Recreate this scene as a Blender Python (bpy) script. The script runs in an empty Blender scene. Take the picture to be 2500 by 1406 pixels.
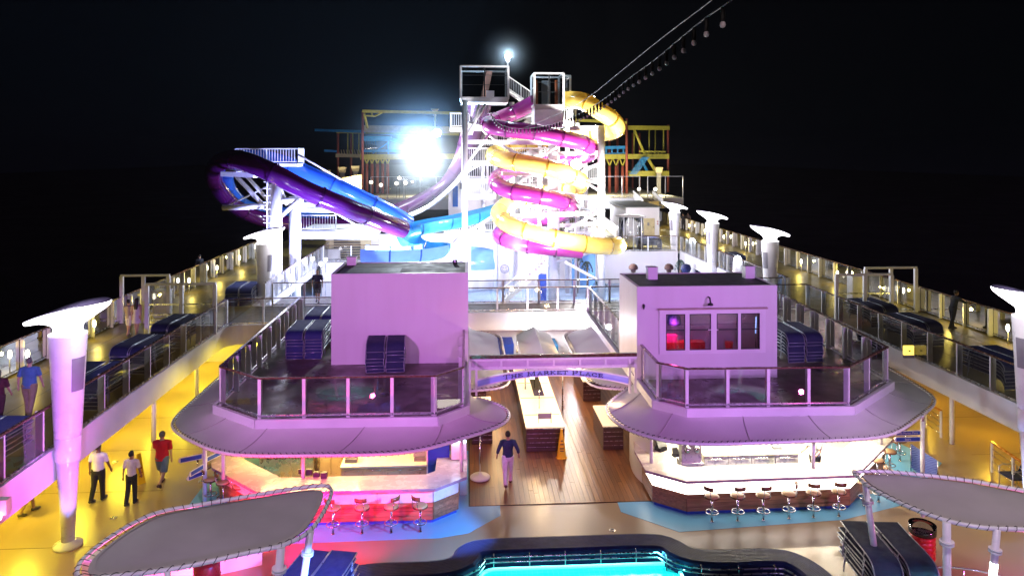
import bpy, math, random
from math import pi, sin, cos, atan, atan2, sqrt, radians
from mathutils import Vector, Matrix
random.seed(7)
SC = bpy.context.scene
COL = SC.collection

# ------------------------------------------------------------------ camera
HC = 10.6                      # eye height above the pool deck (metres)
FPX, CXP, HZP = 1800.0, 1250.0, 377.0
HAZE = 0.00008
YAW = atan(110.0 / 1800.0)
cam_d = bpy.data.cameras.new('camera'); cam = bpy.data.objects.new('camera', cam_d); COL.objects.link(cam)
cam.location = (0, 0, HC); cam.rotation_euler = (pi / 2, 0, -YAW)
cam_d.sensor_width = 36; cam_d.lens = 36 * FPX / 2500
cam_d.shift_y = -326 / 2500.0
cam_d.clip_start = 0.1; cam_d.clip_end = 4000
SC.camera = cam

# ------------------------------------------------------------------ night sky
w = bpy.data.worlds.new('World'); SC.world = w; w.use_nodes = True
bg = w.node_tree.nodes['Background']
bg.inputs[0].default_value = (0.0016, 0.0024, 0.0055, 1); bg.inputs[1].default_value = 0.25
SC.view_settings.view_transform = 'Standard'; SC.view_settings.look = 'None'
SC.view_settings.exposure = 0.0; SC.view_settings.gamma = 1.0; SC.view_settings.use_curve_mapping = False
cy = SC.cycles
cy.max_bounces = 6; cy.diffuse_bounces = 3; cy.glossy_bounces = 3; cy.transmission_bounces = 4
cy.transparent_max_bounces = 24; cy.volume_bounces = 0
cy.caustics_reflective = False; cy.caustics_refractive = False
cy.sample_clamp_indirect = 4.0; cy.sample_clamp_direct = 0.0
cy.use_denoising = True
try: cy.denoiser = 'OPENIMAGEDENOISE'
except Exception: pass
cy.use_light_tree = True

# ------------------------------------------------------------------ geometry of the place
def P(px, py, z):
    """a point of the deck at height z (photo pixel -> metres)"""
    d = FPX * (HC - z) / (py - HZP); r = (px - CXP) * d / FPX
    return Vector((d * sin(YAW) + r * cos(YAW), d * cos(YAW) - r * sin(YAW), z))
def D(px, py, Y):
    """a point at distance Y along the ship"""
    u = (px - CXP) / FPX
    vx = sin(YAW) + u * cos(YAW); vy = cos(YAW) - u * sin(YAW); d = Y / vy
    return Vector((vx * d, Y, HC - (py - HZP) * d / FPX))

# ------------------------------------------------------------------ stage lamps of the ship (behind and beside the camera), floodlights and added fill spots
def lamp(kind, name, loc, power, color, size=0.3, target=None, angle=60, blend=0.6, spec=1.0):
    l = bpy.data.lights.new(name, kind); o = bpy.data.objects.new(name, l); COL.objects.link(o)
    o.location = loc; l.energy = power; l.color = color
    if kind in ('POINT', 'SPOT'): l.shadow_soft_size = size
    if kind == 'SPOT': l.spot_size = radians(angle); l.spot_blend = blend
    if kind == 'AREA':
        if isinstance(size, tuple): l.shape = 'RECTANGLE'; l.size, l.size_y = size
        else: l.size = size
    l.specular_factor = 0.0 if name == 'tub_pink' else spec
    if target is not None:
        o.rotation_euler = (Vector(target) - Vector(loc)).to_track_quat('-Z', 'Y').to_euler()
    return o
VIOLET = (0.62, 0.38, 1.0); MAGENTA = (1.0, 0.30, 0.75); LILAC = (0.80, 0.48, 1.0)
YELLOW = (1.0, 0.68, 0.10); WARM = (1.0, 0.80, 0.48); COLD = (0.78, 0.85, 1.0); BLUE = (0.22, 0.35, 1.0)
lamp('SPOT', 'stage_fill_spot', (-11, 6, 11.5), 14500, (0.82, 0.25, 1.0), 0.5, (-2.5, 27, 4.9), 40, .8)
lamp('SPOT', 'stage_fill_spot', (16, 6, 10.5), 13500, (0.66, 0.27, 1.0), 0.5, (8.5, 26, 4.7), 40, .8)
lamp('SPOT', 'stage_fill_spot', (3, 1, 10.5), 7500, (0.80, 0.25, 1.0), 0.5, (3, 26.5, 4.4), 38, .7)
lamp('SPOT', 'sail_fill', (-3.5, 10.5, 14), 2300, (.92, .76, .94), .4, (-5.3, 15.8, 2.6), 34, .5)  # overhead fill added to lighten the left sail canvas
lamp('SPOT', 'sail_fill', (11, 10.5, 14), 3300, (.95, .78, .86), .4, (12.6, 17.0, 2.6), 38, .5)  # overhead fill added to lighten the right sail canvas
lamp('SPOT', 'column_spot', (-5, 8, 7.5), 11000, (.52, .22, 1.0), .3, (-10.75, 20.4, 4.2), 20, .6)
lamp('SPOT', 'low_spot', (-4, 4, 4.2), 1700, (.62, .36, 1.0), .3, (-4.8, 15.3, 2.6), 34, .6)
lamp('SPOT', 'low_spot', (8, 4, 4.2), 2000, (.60, .34, 1.0), .3, (11.6, 16, 2.0), 46, .6)
lamp('SPOT', 'stage_fill_spot', (2, -3, 14), 1500, (0.90, 0.72, 0.70), 0.6, (4, 19, 0.5), 90)  # broad white fill added over the foreground, not one of the stage lamps
# ------------------------------------------------------------------ materials
def _nodes(name):
    m = bpy.data.materials.new(name); m.use_nodes = True
    nt = m.node_tree; b = nt.nodes['Principled BSDF']
    return m, nt, b
def mat(name, col, rough=0.5, metal=0.0, var=0.12, scale=3.0, bump=0.0, bscale=40.0, rvar=0.1, coat=0.0, spec=0.5, obj=True):
    m, nt, b = _nodes(name)
    N, L = nt.nodes.new, nt.links.new
    tc = N('ShaderNodeTexCoord'); co = tc.outputs['Object']
    no = N('ShaderNodeTexNoise'); no.inputs['Scale'].default_value = scale; no.inputs['Detail'].default_value = 5
    L(co, no.inputs['Vector'])
    mr = N('ShaderNodeMapRange'); mr.inputs['From Min'].default_value = 0.3; mr.inputs['From Max'].default_value = 0.7
    mr.inputs['To Min'].default_value = 1 - var; mr.inputs['To Max'].default_value = 1 + var * 0.6
    L(no.outputs['Fac'], mr.inputs['Value'])
    mx = N('ShaderNodeVectorMath'); mx.operation = 'SCALE'; mx.inputs[0].default_value = col[:3]
    L(mr.outputs[0], mx.inputs['Scale']); L(mx.outputs[0], b.inputs['Base Color'])
    r2 = N('ShaderNodeMapRange'); r2.inputs['From Min'].default_value = 0.3; r2.inputs['From Max'].default_value = 0.7
    r2.inputs['To Min'].default_value = max(0.03, rough - rvar); r2.inputs['To Max'].default_value = min(1, rough + rvar)
    n2 = N('ShaderNodeTexNoise'); n2.inputs['Scale'].default_value = scale * 2.3; n2.inputs['Detail'].default_value = 3
    L(co, n2.inputs['Vector']); L(n2.outputs['Fac'], r2.inputs['Value']); L(r2.outputs[0], b.inputs['Roughness'])
    b.inputs['Metallic'].default_value = metal; b.inputs['Coat Weight'].default_value = coat
    b.inputs['Specular IOR Level'].default_value = spec
    if bump:
        n3 = N('ShaderNodeTexNoise'); n3.inputs['Scale'].default_value = bscale; n3.inputs['Detail'].default_value = 4
        L(co, n3.inputs['Vector'])
        bp = N('ShaderNodeBump'); bp.inputs['Strength'].default_value = bump; bp.inputs['Distance'].default_value = 0.02
        L(n3.outputs['Fac'], bp.inputs['Height']); L(bp.outputs[0], b.inputs['Normal'])
    return m
def glow(name, col, strength, base=(0.8, 0.8, 0.8)):
    m, nt, b = _nodes(name)
    b.inputs['Base Color'].default_value = (*base, 1); b.inputs['Roughness'].default_value = 0.4
    b.inputs['Emission Color'].default_value = (*col, 1); b.inputs['Emission Strength'].default_value = strength
    return m
def glass(name, tint=(0.9, 0.92, 0.92), refl=0.35, ior=1.45, rough=0.02):
    m = bpy.data.materials.new(name); m.use_nodes = True; nt = m.node_tree; nt.nodes.clear()
    N, L = nt.nodes.new, nt.links.new
    out = N('ShaderNodeOutputMaterial'); mix = N('ShaderNodeMixShader')
    tr = N('ShaderNodeBsdfTransparent'); tr.inputs[0].default_value = (*tint, 1)
    gl = N('ShaderNodeBsdfGlossy'); gl.inputs['Roughness'].default_value = rough
    fr = N('ShaderNodeFresnel'); fr.inputs['IOR'].default_value = ior
    ad = N('ShaderNodeMath'); ad.operation = 'MULTIPLY_ADD'; ad.inputs[1].default_value = 1.0; ad.inputs[2].default_value = refl * 0.1
    L(fr.outputs[0], ad.inputs[0]); L(ad.outputs[0], mix.inputs[0]); L(tr.outputs[0], mix.inputs[1]); L(gl.outputs[0], mix.inputs[2])
    L(mix.outputs[0], out.inputs[0]); return m
def wood(name, c1, c2, rough=0.35, axis=0, scale=1.0):
    m, nt, b = _nodes(name); N, L = nt.nodes.new, nt.links.new
    tc = N('ShaderNodeTexCoord'); mp = N('ShaderNodeMapping')
    s = [14 * scale, 14 * scale, 14 * scale]; s[axis] = 0.9 * scale; mp.inputs['Scale'].default_value = s
    L(tc.outputs['Object'], mp.inputs[0])
    oi = N('ShaderNodeObjectInfo'); ad = N('ShaderNodeVectorMath'); ad.operation = 'ADD'
    sc = N('ShaderNodeMath'); sc.operation = 'MULTIPLY'; sc.inputs[1].default_value = 37.0
    L(oi.outputs['Random'], sc.inputs[0]); L(mp.outputs[0], ad.inputs[0]); L(sc.outputs[0], ad.inputs[1])
    no = N('ShaderNodeTexNoise'); no.inputs['Scale'].default_value = 1.0; no.inputs['Detail'].default_value = 6; no.inputs['Distortion'].default_value = 0.6
    L(ad.outputs[0], no.inputs['Vector'])
    cr = N('ShaderNodeValToRGB'); cr.color_ramp.elements[0].position = 0.3; cr.color_ramp.elements[1].position = 0.72
    cr.color_ramp.elements[0].color = (*c1, 1); cr.color_ramp.elements[1].color = (*c2, 1)
    L(no.outputs['Fac'], cr.inputs[0])
    hs = N('ShaderNodeHueSaturation'); vr = N('ShaderNodeMapRange'); vr.inputs['To Min'].default_value = 0.75; vr.inputs['To Max'].default_value = 1.2
    L(oi.outputs['Random'], vr.inputs[0]); L(vr.outputs[0], hs.inputs['Value']); L(cr.outputs[0], hs.inputs['Color'])
    L(hs.outputs[0], b.inputs['Base Color']); b.inputs['Roughness'].default_value = rough
    return m
def resin(name, col, rough=0.16, trans=0.35):
    """glossy moulded fibreglass / acrylic that lets some light through"""
    m, nt, b = _nodes(name); N, L = nt.nodes.new, nt.links.new
    tc = N('ShaderNodeTexCoord'); no = N('ShaderNodeTexNoise'); no.inputs['Scale'].default_value = 1.3; no.inputs['Detail'].default_value = 4
    L(tc.outputs['Object'], no.inputs['Vector'])
    mr = N('ShaderNodeMapRange'); mr.inputs['To Min'].default_value = 0.75; mr.inputs['To Max'].default_value = 1.15
    L(no.outputs['Fac'], mr.inputs[0])
    mx = N('ShaderNodeVectorMath'); mx.operation = 'SCALE'; mx.inputs[0].default_value = col; L(mr.outputs[0], mx.inputs['Scale'])
    L(mx.outputs[0], b.inputs['Base Color']); b.inputs['Roughness'].default_value = rough; b.inputs['Coat Weight'].default_value = 0.4
    b.inputs['Coat Roughness'].default_value = 0.08
    out = nt.nodes['Material Output']; ts = N('ShaderNodeBsdfTranslucent'); L(mx.outputs[0], ts.inputs[0])
    ms = N('ShaderNodeMixShader'); ms.inputs[0].default_value = trans
    L(b.outputs[0], ms.inputs[1]); L(ts.outputs[0], ms.inputs[2]); L(ms.outputs[0], out.inputs[0])
    return m

M = {}
M['white'] = mat('white_paint', (0.72, 0.71, 0.72), 0.42, var=0.10, scale=0.8, bump=0.03, bscale=12)
M['white2'] = mat('white_steel', (0.74, 0.74, 0.74), 0.32, var=0.08, scale=2.0)
def plate(name, col):
    m, nt, b = _nodes(name); N, L = nt.nodes.new, nt.links.new
    tc = N('ShaderNodeTexCoord'); mp = N('ShaderNodeMapping'); mp.inputs['Scale'].default_value = (1.6, 1.6, .18); L(tc.outputs['Object'], mp.inputs[0])
    n1 = N('ShaderNodeTexNoise'); n1.inputs['Scale'].default_value = 1.6; n1.inputs['Detail'].default_value = 6; L(mp.outputs[0], n1.inputs['Vector'])
    n2 = N('ShaderNodeTexNoise'); n2.inputs['Scale'].default_value = .7; n2.inputs['Detail'].default_value = 4; L(tc.outputs['Object'], n2.inputs['Vector'])
    cr = N('ShaderNodeValToRGB'); cr.color_ramp.elements[0].position = .30; cr.color_ramp.elements[1].position = .60
    cr.color_ramp.elements[0].color = (col[0] * .94, col[1] * .925, col[2] * .92, 1); cr.color_ramp.elements[1].color = (*col, 1)
    mx = N('ShaderNodeMath'); mx.operation = 'MULTIPLY_ADD'; mx.inputs[1].default_value = .65; L(n1.outputs['Fac'], mx.inputs[0])
    m2 = N('ShaderNodeMath'); m2.operation = 'MULTIPLY'; m2.inputs[1].default_value = .35; L(n2.outputs['Fac'], m2.inputs[0]); L(m2.outputs[0], mx.inputs[2])
    L(mx.outputs[0], cr.inputs[0]); L(cr.outputs[0], b.inputs['Base Color']); b.inputs['Roughness'].default_value = .42
    n3 = N('ShaderNodeTexNoise'); n3.inputs['Scale'].default_value = 1.5; n3.inputs['Detail'].default_value = 2; L(tc.outputs['Object'], n3.inputs['Vector'])
    bp = N('ShaderNodeBump'); bp.inputs['Strength'].default_value = .25; bp.inputs['Distance'].default_value = .03; L(n3.outputs['Fac'], bp.inputs['Height']); L(bp.outputs[0], b.inputs['Normal'])
    return m
M['wall'] = plate('white_plate', (0.66, 0.64, 0.65))
M['steel'] = mat('stainless_steel', (0.55, 0.56, 0.58), 0.28, 1.0, var=0.08)
M['chrome'] = mat('polished_steel', (0.72, 0.73, 0.75), 0.12, 1.0, var=0.04)
M['black'] = mat('black_plastic', (0.015, 0.015, 0.017), 0.4)
M['roof'] = mat('dark_roof_felt', (0.022, 0.025, 0.028), 0.7, var=0.3, scale=1.2, bump=0.1, bscale=6)
M['cabin_deck'] = mat('cabin_deck_paint', (0.125, 0.098, 0.085), 0.40, var=0.35, scale=0.7, rvar=0.18, bump=0.04, bscale=9)
M['prom'] = mat('promenade_deck_coat', (0.165, 0.135, 0.034), 0.38, var=0.12, scale=0.5, rvar=0.06)
M['pool_deck'] = mat('sand_deck_coat', (0.30, 0.21, 0.12), 0.32, var=0.045, scale=0.7, rvar=0.025)
M['blue_deck'] = mat('blue_deck_coat', (0.15, 0.44, 0.66), 0.34, var=0.04, scale=0.7, rvar=0.02)
M['green_deck'] = mat('grey_green_deck', (0.10, 0.11, 0.085), 0.5, var=0.3, scale=1.5)
M['canvas'] = mat('grey_mesh_canvas', (0.62, 0.60, 0.58), 0.85, var=0.08, scale=0.7, bump=0.35, bscale=90, rvar=0.05)
M['canvas_dark'] = mat('grey_shade_canvas', (0.42, 0.39, 0.385), 0.9, var=0.14, scale=0.6, bump=0.4, bscale=110, rvar=0.05)
M['canvas_hem'] = mat('canvas_hem', (0.45, 0.42, 0.40), 0.85, var=0.1)
M['cord'] = mat('dark_cord', (0.03, 0.028, 0.035), 0.7)
M['teak'] = wood('varnished_teak', (0.10, 0.040, 0.016), (0.26, 0.115, 0.045), 0.25, 1)
M['handrail'] = mat('teak_handrail', (0.095, 0.048, 0.028), 0.25, var=0.3, scale=4, coat=0.4)
M['bar_wood'] = wood('bar_front_timber', (0.19, 0.085, 0.042), (0.42, 0.20, 0.10), 0.32, 0)
M['plank'] = wood('market_floor_timber', (0.15, 0.055, 0.015), (0.28, 0.120, 0.034), 0.34, 1, 0.6)
M['dark_wood'] = wood('dark_counter_timber', (0.030, 0.012, 0.010), (0.085, 0.035, 0.025), 0.3, 0)
M['counter'] = mat('cream_counter_top', (0.70, 0.62, 0.50), 0.22, var=0.08, scale=1.5)
M['counter_pink'] = mat('stone_counter_top', (0.62, 0.50, 0.44), 0.25, var=0.1, scale=1.5)
M['pane'] = glass('rail_glass', (0.84, 0.85, 0.86), 0.7)
M['pane_dark'] = glass('smoked_glass', (0.42, 0.44, 0.46), 0.5)
M['window'] = mat('window_glass', (0.012, 0.012, 0.016), 0.06, var=0.0, spec=0.9, coat=0.6, rvar=0.02)
M['sling'] = mat('navy_sling', (0.011, 0.021, 0.12), 0.75, var=0.2, scale=3, bump=0.3, bscale=120)
M['sling_dark'] = mat('navy_sling_dark', (0.010, 0.016, 0.065), 0.8, var=0.25, scale=3, bump=0.3, bscale=120)  # darker, less blue copy of the sling cloth
M['lframe'] = mat('lounger_tube', (0.34, 0.36, 0.42), 0.35, 0.6, var=0.1)
M['gold'] = mat('yellow_sign', (0.85, 0.55, 0.02), 0.35, var=0.1)
M['red_plastic'] = mat('red_plastic', (0.42, 0.02, 0.018), 0.3, var=0.15)
M['blue_panel'] = mat('blue_panel', (0.02, 0.07, 0.42), 0.4, var=0.15)
M['sign_blue'] = mat('sign_band_blue', (0.34, 0.44, 0.80), 0.4, var=0.05)
M['letter'] = mat('sign_letter_navy', (0.006, 0.010, 0.05), 0.5)
M['ropes_red'] = mat('red_steel', (0.36, 0.085, 0.06), 0.5, var=0.15)
M['ropes_yellow'] = mat('yellow_steel', (0.48, 0.44, 0.06), 0.5, var=0.15)
M['ropes_blue'] = mat('blue_steel', (0.03, 0.25, 0.62), 0.35, var=0.15)
M['beige'] = mat('beige_plate', (0.50, 0.42, 0.24), 0.5, var=0.15)
M['t_magenta'] = resin('magenta_resin', (0.27, 0.022, 0.185), .22, .2)
M['t_magenta_lip'] = resin('magenta_lip', (0.09, 0.005, 0.07), .25, .05); M['t_yellow_lip'] = resin('yellow_lip', (0.36, 0.19, 0.01), .25, .05); M['t_purple_lip'] = resin('purple_lip', (0.03, 0.002, 0.04), .2, .05)
M['t_blue_lip'] = resin('blue_lip', (0.01, 0.05, 0.28), .2, .1); M['t_teal_lip'] = resin('teal_lip', (0.01, 0.12, 0.28), .2, .1); M['t_pale_lip'] = resin('pale_lip', (0.04, 0.14, 0.50), .2, .1); M['t_plum_lip'] = resin('plum_lip', (0.03, 0.006, 0.03), .2, .05)
M['t_yellow'] = resin('yellow_resin', (0.80, 0.60, 0.13), .22, .22)
M['t_purple'] = resin('purple_resin', (0.060, 0.005, 0.075), .14, .12)
M['t_plum'] = resin('plum_resin', (0.045, 0.012, 0.045), .22, .1)
M['t_blue'] = resin('blue_resin', (0.035, 0.16, 0.62))
M['t_teal'] = resin('teal_resin', (0.04, 0.26, 0.50))
M['t_pale'] = resin('pale_blue_resin', (0.22, 0.42, 0.80), 0.12, 0.5)
M['mosaic'] = mat('navy_mosaic', (0.014, 0.020, 0.095), 0.6, var=0.3, scale=5, bump=0.1, bscale=26, rvar=0.06, spec=0.25)
M['leaf'] = mat('palm_leaf', (0.010, 0.035, 0.030), 0.5, var=0.4, scale=6)
M['trunk'] = mat('palm_bark', (0.12, 0.08, 0.06), 0.8, var=0.3, scale=8)
M['wicker'] = mat('brown_wicker', (0.10, 0.055, 0.05), 0.8, var=0.3, scale=12, bump=0.5, bscale=40)

# ------------------------------------------------------------------ mesh helper
ORG = {}
def root_of(o):
    while o.parent: o = o.parent
    return o
class MB:
    def __init__(s): s.v = []; s.f = []; s.sm = []
    def add(s, vs, fs, smooth=False):
        b = len(s.v); s.v += [tuple(x) for x in vs]; s.f += [tuple(i + b for i in f) for f in fs]; s.sm += [smooth] * len(fs); return s
    def box(s, x0, y0, z0, x1, y1, z1):
        vs = [(x, y, z) for z in (z0, z1) for y in (y0, y1) for x in (x0, x1)]
        return s.add(vs, [(0, 2, 3, 1), (4, 5, 7, 6), (0, 1, 5, 4), (1, 3, 7, 5), (3, 2, 6, 7), (2, 0, 4, 6)])
    def obox(s, c, sz, rot):
        c = Vector(c); R = Matrix.Rotation(rot, 3, 'Z'); h = Vector(sz) / 2
        vs = [c + R @ Vector((x * h.x, y * h.y, z * h.z)) for z in (-1, 1) for y in (-1, 1) for x in (-1, 1)]
        return s.add(vs, [(0, 2, 3, 1), (4, 5, 7, 6), (0, 1, 5, 4), (1, 3, 7, 5), (3, 2, 6, 7), (2, 0, 4, 6)])
    def bar(s, p, q, wd, ht=None, up=(0, 0, 1)):
        p, q = Vector(p), Vector(q); d = (q - p).normalized(); ht = ht or wd
        u = Vector(up)
        if abs(d.dot(u)) > 0.98: u = Vector((0, 1, 0))
        a = d.cross(u).normalized() * wd / 2; b = a.cross(d).normalized() * ht / 2
        vs = [e + i * a + j * b for e in (p, q) for i, j in ((-1, -1), (1, -1), (1, 1), (-1, 1))]
        return s.add(vs, [(3, 2, 1, 0), (4, 5, 6, 7)] + [(i, (i + 1) % 4, 4 + (i + 1) % 4, 4 + i) for i in range(4)])
    def tube(s, pts, r, n=8, closed=False, cap=True, a0=0.0, a1=2 * pi):
        pts = [Vector(p) for p in pts]; k = len(pts); full = (a1 - a0) > 6.28
        m = n if full else n + 1
        rs = r if isinstance(r, (list, tuple)) else [r] * k
        vs = []; up0 = Vector((0, 0, 1)); prev = None
        for i, p in enumerate(pts):
            a = pts[i - 1] if (i or closed) else p; b = pts[(i + 1) % k] if (i < k - 1 or closed) else p
            t = (b - a).normalized()
            if prev is None:
                u = up0 if abs(t.dot(up0)) < 0.95 else Vector((0, 1, 0))
            else: u = prev
            if not full: u = up0 if abs(t.dot(up0)) < 0.99 else prev
            x = t.cross(u).normalized(); u2 = x.cross(t).normalized(); prev = u2
            for j in range(m):
                an = a0 + (a1 - a0) * j / n
                vs.append(p + (x * cos(an) + u2 * sin(an)) * rs[i])
        fs = []
        for i in range(k if closed else k - 1):
            for j in range(n):
                j2 = (j + 1) % m if full else j + 1
                i2 = (i + 1) % k
                fs.append((i * m + j, i * m + j2, i2 * m + j2, i2 * m + j))
        s.add(vs, fs, True)
        if cap and not closed and full and k > 1:
            b = len(s.v) - len(vs)
            s.f.append(tuple(b + j for j in reversed(range(n)))); s.f.append(tuple(b + (k - 1) * n + j for j in range(n))); s.sm += [False, False]
        return s
    def lathe(s, prof, n=16, c=(0, 0, 0), sx=1.0, sy=1.0):
        c = Vector(c); vs = []; k = len(prof)
        for r, z in prof:
            for j in range(n):
                a = 2 * pi * j / n; vs.append(c + Vector((r * cos(a) * sx, r * sin(a) * sy, z)))
        fs = [(i * n + j, i * n + (j + 1) % n, (i + 1) * n + (j + 1) % n, (i + 1) * n + j) for i in range(k - 1) for j in range(n)]
        s.add(vs, fs, True); b = len(s.v) - len(vs)
        if prof[0][0] > 1e-4: s.f.append(tuple(b + j for j in reversed(range(n)))); s.sm.append(False)
        if prof[-1][0] > 1e-4: s.f.append(tuple(b + (k - 1) * n + j for j in range(n))); s.sm.append(False)
        return s
    def prism(s, poly, z0, z1):
        n = len(poly); area = sum(poly[i][0] * poly[(i + 1) % n][1] - poly[(i + 1) % n][0] * poly[i][1] for i in range(n))
        if area < 0: poly = poly[::-1]
        vs = [(p[0], p[1], z0) for p in poly] + [(p[0], p[1], z1) for p in poly]
        return s.add(vs, [tuple(reversed(range(n))), tuple(range(n, 2 * n))] + [(i, (i + 1) % n, n + (i + 1) % n, n + i) for i in range(n)])
    def loft(s, loops, closed=True, cap0=False, cap1=False, smooth=True):
        n = len(loops[0]); vs = [p for l in loops for p in l]
        fs = [(i * n + j, i * n + (j + 1) % n, (i + 1) * n + (j + 1) % n, (i + 1) * n + j) for i in range(len(loops) - 1) for j in range(n if closed else n - 1)]
        b = len(s.v); s.add(vs, fs, smooth)
        if cap0: s.f.append(tuple(b + j for j in reversed(range(n)))); s.sm.append(False)
        if cap1: s.f.append(tuple(b + (len(loops) - 1) * n + j for j in range(n))); s.sm.append(False)
        return s
    def build(s, name, m, parent=None, kind=None, label=None):
        off = ORG.get(root_of(parent).name, Vector()) if parent else Vector()
        me = bpy.data.meshes.new(name); me.from_pydata([tuple(Vector(v) - off) for v in s.v], [], s.f)
        me.polygons.foreach_set('use_smooth', s.sm); me.materials.append(m); me.update()
        o = bpy.data.objects.new(name, me); COL.objects.link(o)
        if parent: o.parent = parent
        if kind: o['kind'] = kind
        if label: o['label'] = label
        return o
def tag(o, label, cat, group=None):
    o['label'] = label; o['category'] = cat
    if group: o['group'] = group
    return o
def thing(name, label, cat, loc=(0, 0, 0), group=None):
    o = bpy.data.objects.new(name, None); o.empty_display_size = 0.2; COL.objects.link(o); o.location = loc
    ORG[o.name] = Vector(loc); return tag(o, label, cat, group)
def copy_tree(o, parent=None):
    c = o.copy(); COL.objects.link(c); c.parent = parent
    for ch in o.children: copy_tree(ch, c)
    return c
def place(proto, used, loc, rz, label, group=None):
    o = copy_tree(proto) if used else proto
    o.location = loc; o.rotation_euler = (0, 0, rz); o['label'] = label
    if group: o['group'] = group
    return o
def spline(pts, n=6):
    """Catmull-Rom through the points"""
    pts = [Vector(p) for p in pts]; out = []
    for i in range(len(pts) - 1):
        p0 = pts[max(i - 1, 0)]; p1 = pts[i]; p2 = pts[i + 1]; p3 = pts[min(i + 2, len(pts) - 1)]
        for k in range(n):
            t = k / n
            out.append(0.5 * ((2 * p1) + (p2 - p0) * t + (2 * p0 - 5 * p1 + 4 * p2 - p3) * t * t + (3 * p1 - p0 - 3 * p2 + p3) * t ** 3))
    out.append(pts[-1]); return out
def resample(pts, n, closed=False):
    pts = [Vector(p) for p in pts]
    if closed: pts = pts + [pts[0]]
    ln = [0]
    for a, b in zip(pts, pts[1:]): ln.append(ln[-1] + (b - a).length)
    out = []; i = 0
    for k in range(n):
        t = ln[-1] * k / (n if closed else n - 1)
        while i < len(ln) - 2 and ln[i + 1] < t: i += 1
        f = (t - ln[i]) / max(ln[i + 1] - ln[i], 1e-9); out.append(pts[i].lerp(pts[i + 1], min(f, 1)))
    return out
def fillet(poly, r, n=5, closed=True):
    """rounded corners of a polygon of Vectors"""
    out = []; k = len(poly)
    for i, p in enumerate(poly):
        if not closed and i in (0, k - 1): out.append(p); continue
        a, b = poly[i - 1], poly[(i + 1) % k]
        da, db = (a - p), (b - p); ra = min(r, da.length * 0.45); rb = min(r, db.length * 0.45)
        s0, s1 = p + da.normalized() * ra, p + db.normalized() * rb
        for j in range(n + 1):
            t = j / n; out.append(s0 * (1 - t) ** 2 + p * 2 * t * (1 - t) + s1 * t * t)
    return out
ORD = ['first', 'second', 'third', 'fourth', 'fifth', 'sixth', 'seventh', 'eighth', 'ninth', 'tenth', 'eleventh', 'twelfth', 'thirteenth', 'fourteenth']

# ------------------------------------------------------------------ glass railings: handrail, posts, panes
def railing(label, pts, z, spacing=1.6, h=1.24, group=None, inward=1, post=(0.07, 0.2), wide=0, cap='handrail', glassm='pane', start=0, name='glass_railing', zs=None):
    pts = [Vector((p[0], p[1], 0)) for p in pts]
    zz = zs or [z] * len(pts)
    t = thing(name, label, 'railing', (pts[0].x, pts[0].y, zz[0]), group)
    cnt = 0
    hr = MB(); br = MB(); pane_i = []
    for i in range(len(pts) - 1):
        a, b = pts[i], pts[i + 1]; d = b - a; n = max(1, round(d.length / spacing)); u = d.normalized()
        nr = Vector((-u.y, u.x, 0)) * inward; ang = atan2(u.y, u.x)
        za, zb = zz[i], zz[i + 1]
        top = lambda q: q
        hr.bar(Vector((a.x, a.y, za + h)), Vector((b.x, b.y, zb + h)), 0.085, 0.05)
        br.bar(Vector((a.x, a.y, za + 0.10)), Vector((b.x, b.y, zb + 0.10)), 0.05, 0.06)
        for k in range(n + 1):
            if k == n and i < len(pts) - 2: continue
            q = a.lerp(b, k / n); zq = za + (zb - za) * k / n
            pw = post[1]; pl = post[0]
            if wide and (cnt + start) % wide == 0: pw, pl = 0.20, 0.10
            m = MB().obox(q + nr * pw * 0.5 + Vector((0, 0, zq + (h - 0.025) / 2 + 0.0)), (pl, pw, h - 0.05), ang)
            m.build('post', M['white2'], t); cnt += 1
        for k in range(n):
            f0, f1 = a.lerp(b, k / n), a.lerp(b, (k + 1) / n)
            z0, z1 = za + (zb - za) * k / n, za + (zb - za) * (k + 1) / n
            e = u * 0.06
            p0 = f0 + e - nr * 0.012; p1 = f1 - e - nr * 0.012
            MB().add([(p0.x, p0.y, z0 + .15), (p1.x, p1.y, z1 + .15), (p1.x, p1.y, z1 + h - .06), (p0.x, p0.y, z0 + h - .06)], [(0, 1, 2, 3)]).build('glass_pane', M[glassm], t)
    hr.build('handrail', M[cap], t); br.build('bottom_rail', M['steel'], t)
    return t
def barrail(label, pts, h=1.05, spacing=0.14, zs=None, z=0, group=None, m='white2', cat='railing', parent=None):
    """steel railing with thin upright bars; the bars are one part (too thin to pick apart)"""
    pts = [Vector((p[0], p[1], p[2] if len(p) > 2 else z)) for p in pts]
    t = parent or thing('bar_railing', label, cat, pts[0], group)
    fr = MB(); b = MB()
    for p, q in zip(pts, pts[1:]):
        up = Vector((0, 0, h)); L = (q - p).length
        fr.bar(p + up, q + up, 0.07); fr.bar(p + Vector((0, 0, .12)), q + Vector((0, 0, .12)), 0.05)
        n = max(1, round(L / 1.6))
        for k in range(n + 1): c = p.lerp(q, k / n); fr.bar(c, c + up, 0.07)
        n = int(L / spacing)
        for k in range(1, n): c = p.lerp(q, k / n); b.bar(c + Vector((0, 0, .12)), c + up, 0.03)
    fr.build('rail_frame', M[m], t); b.build('rail_bars', M[m], t)
    return t
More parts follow.
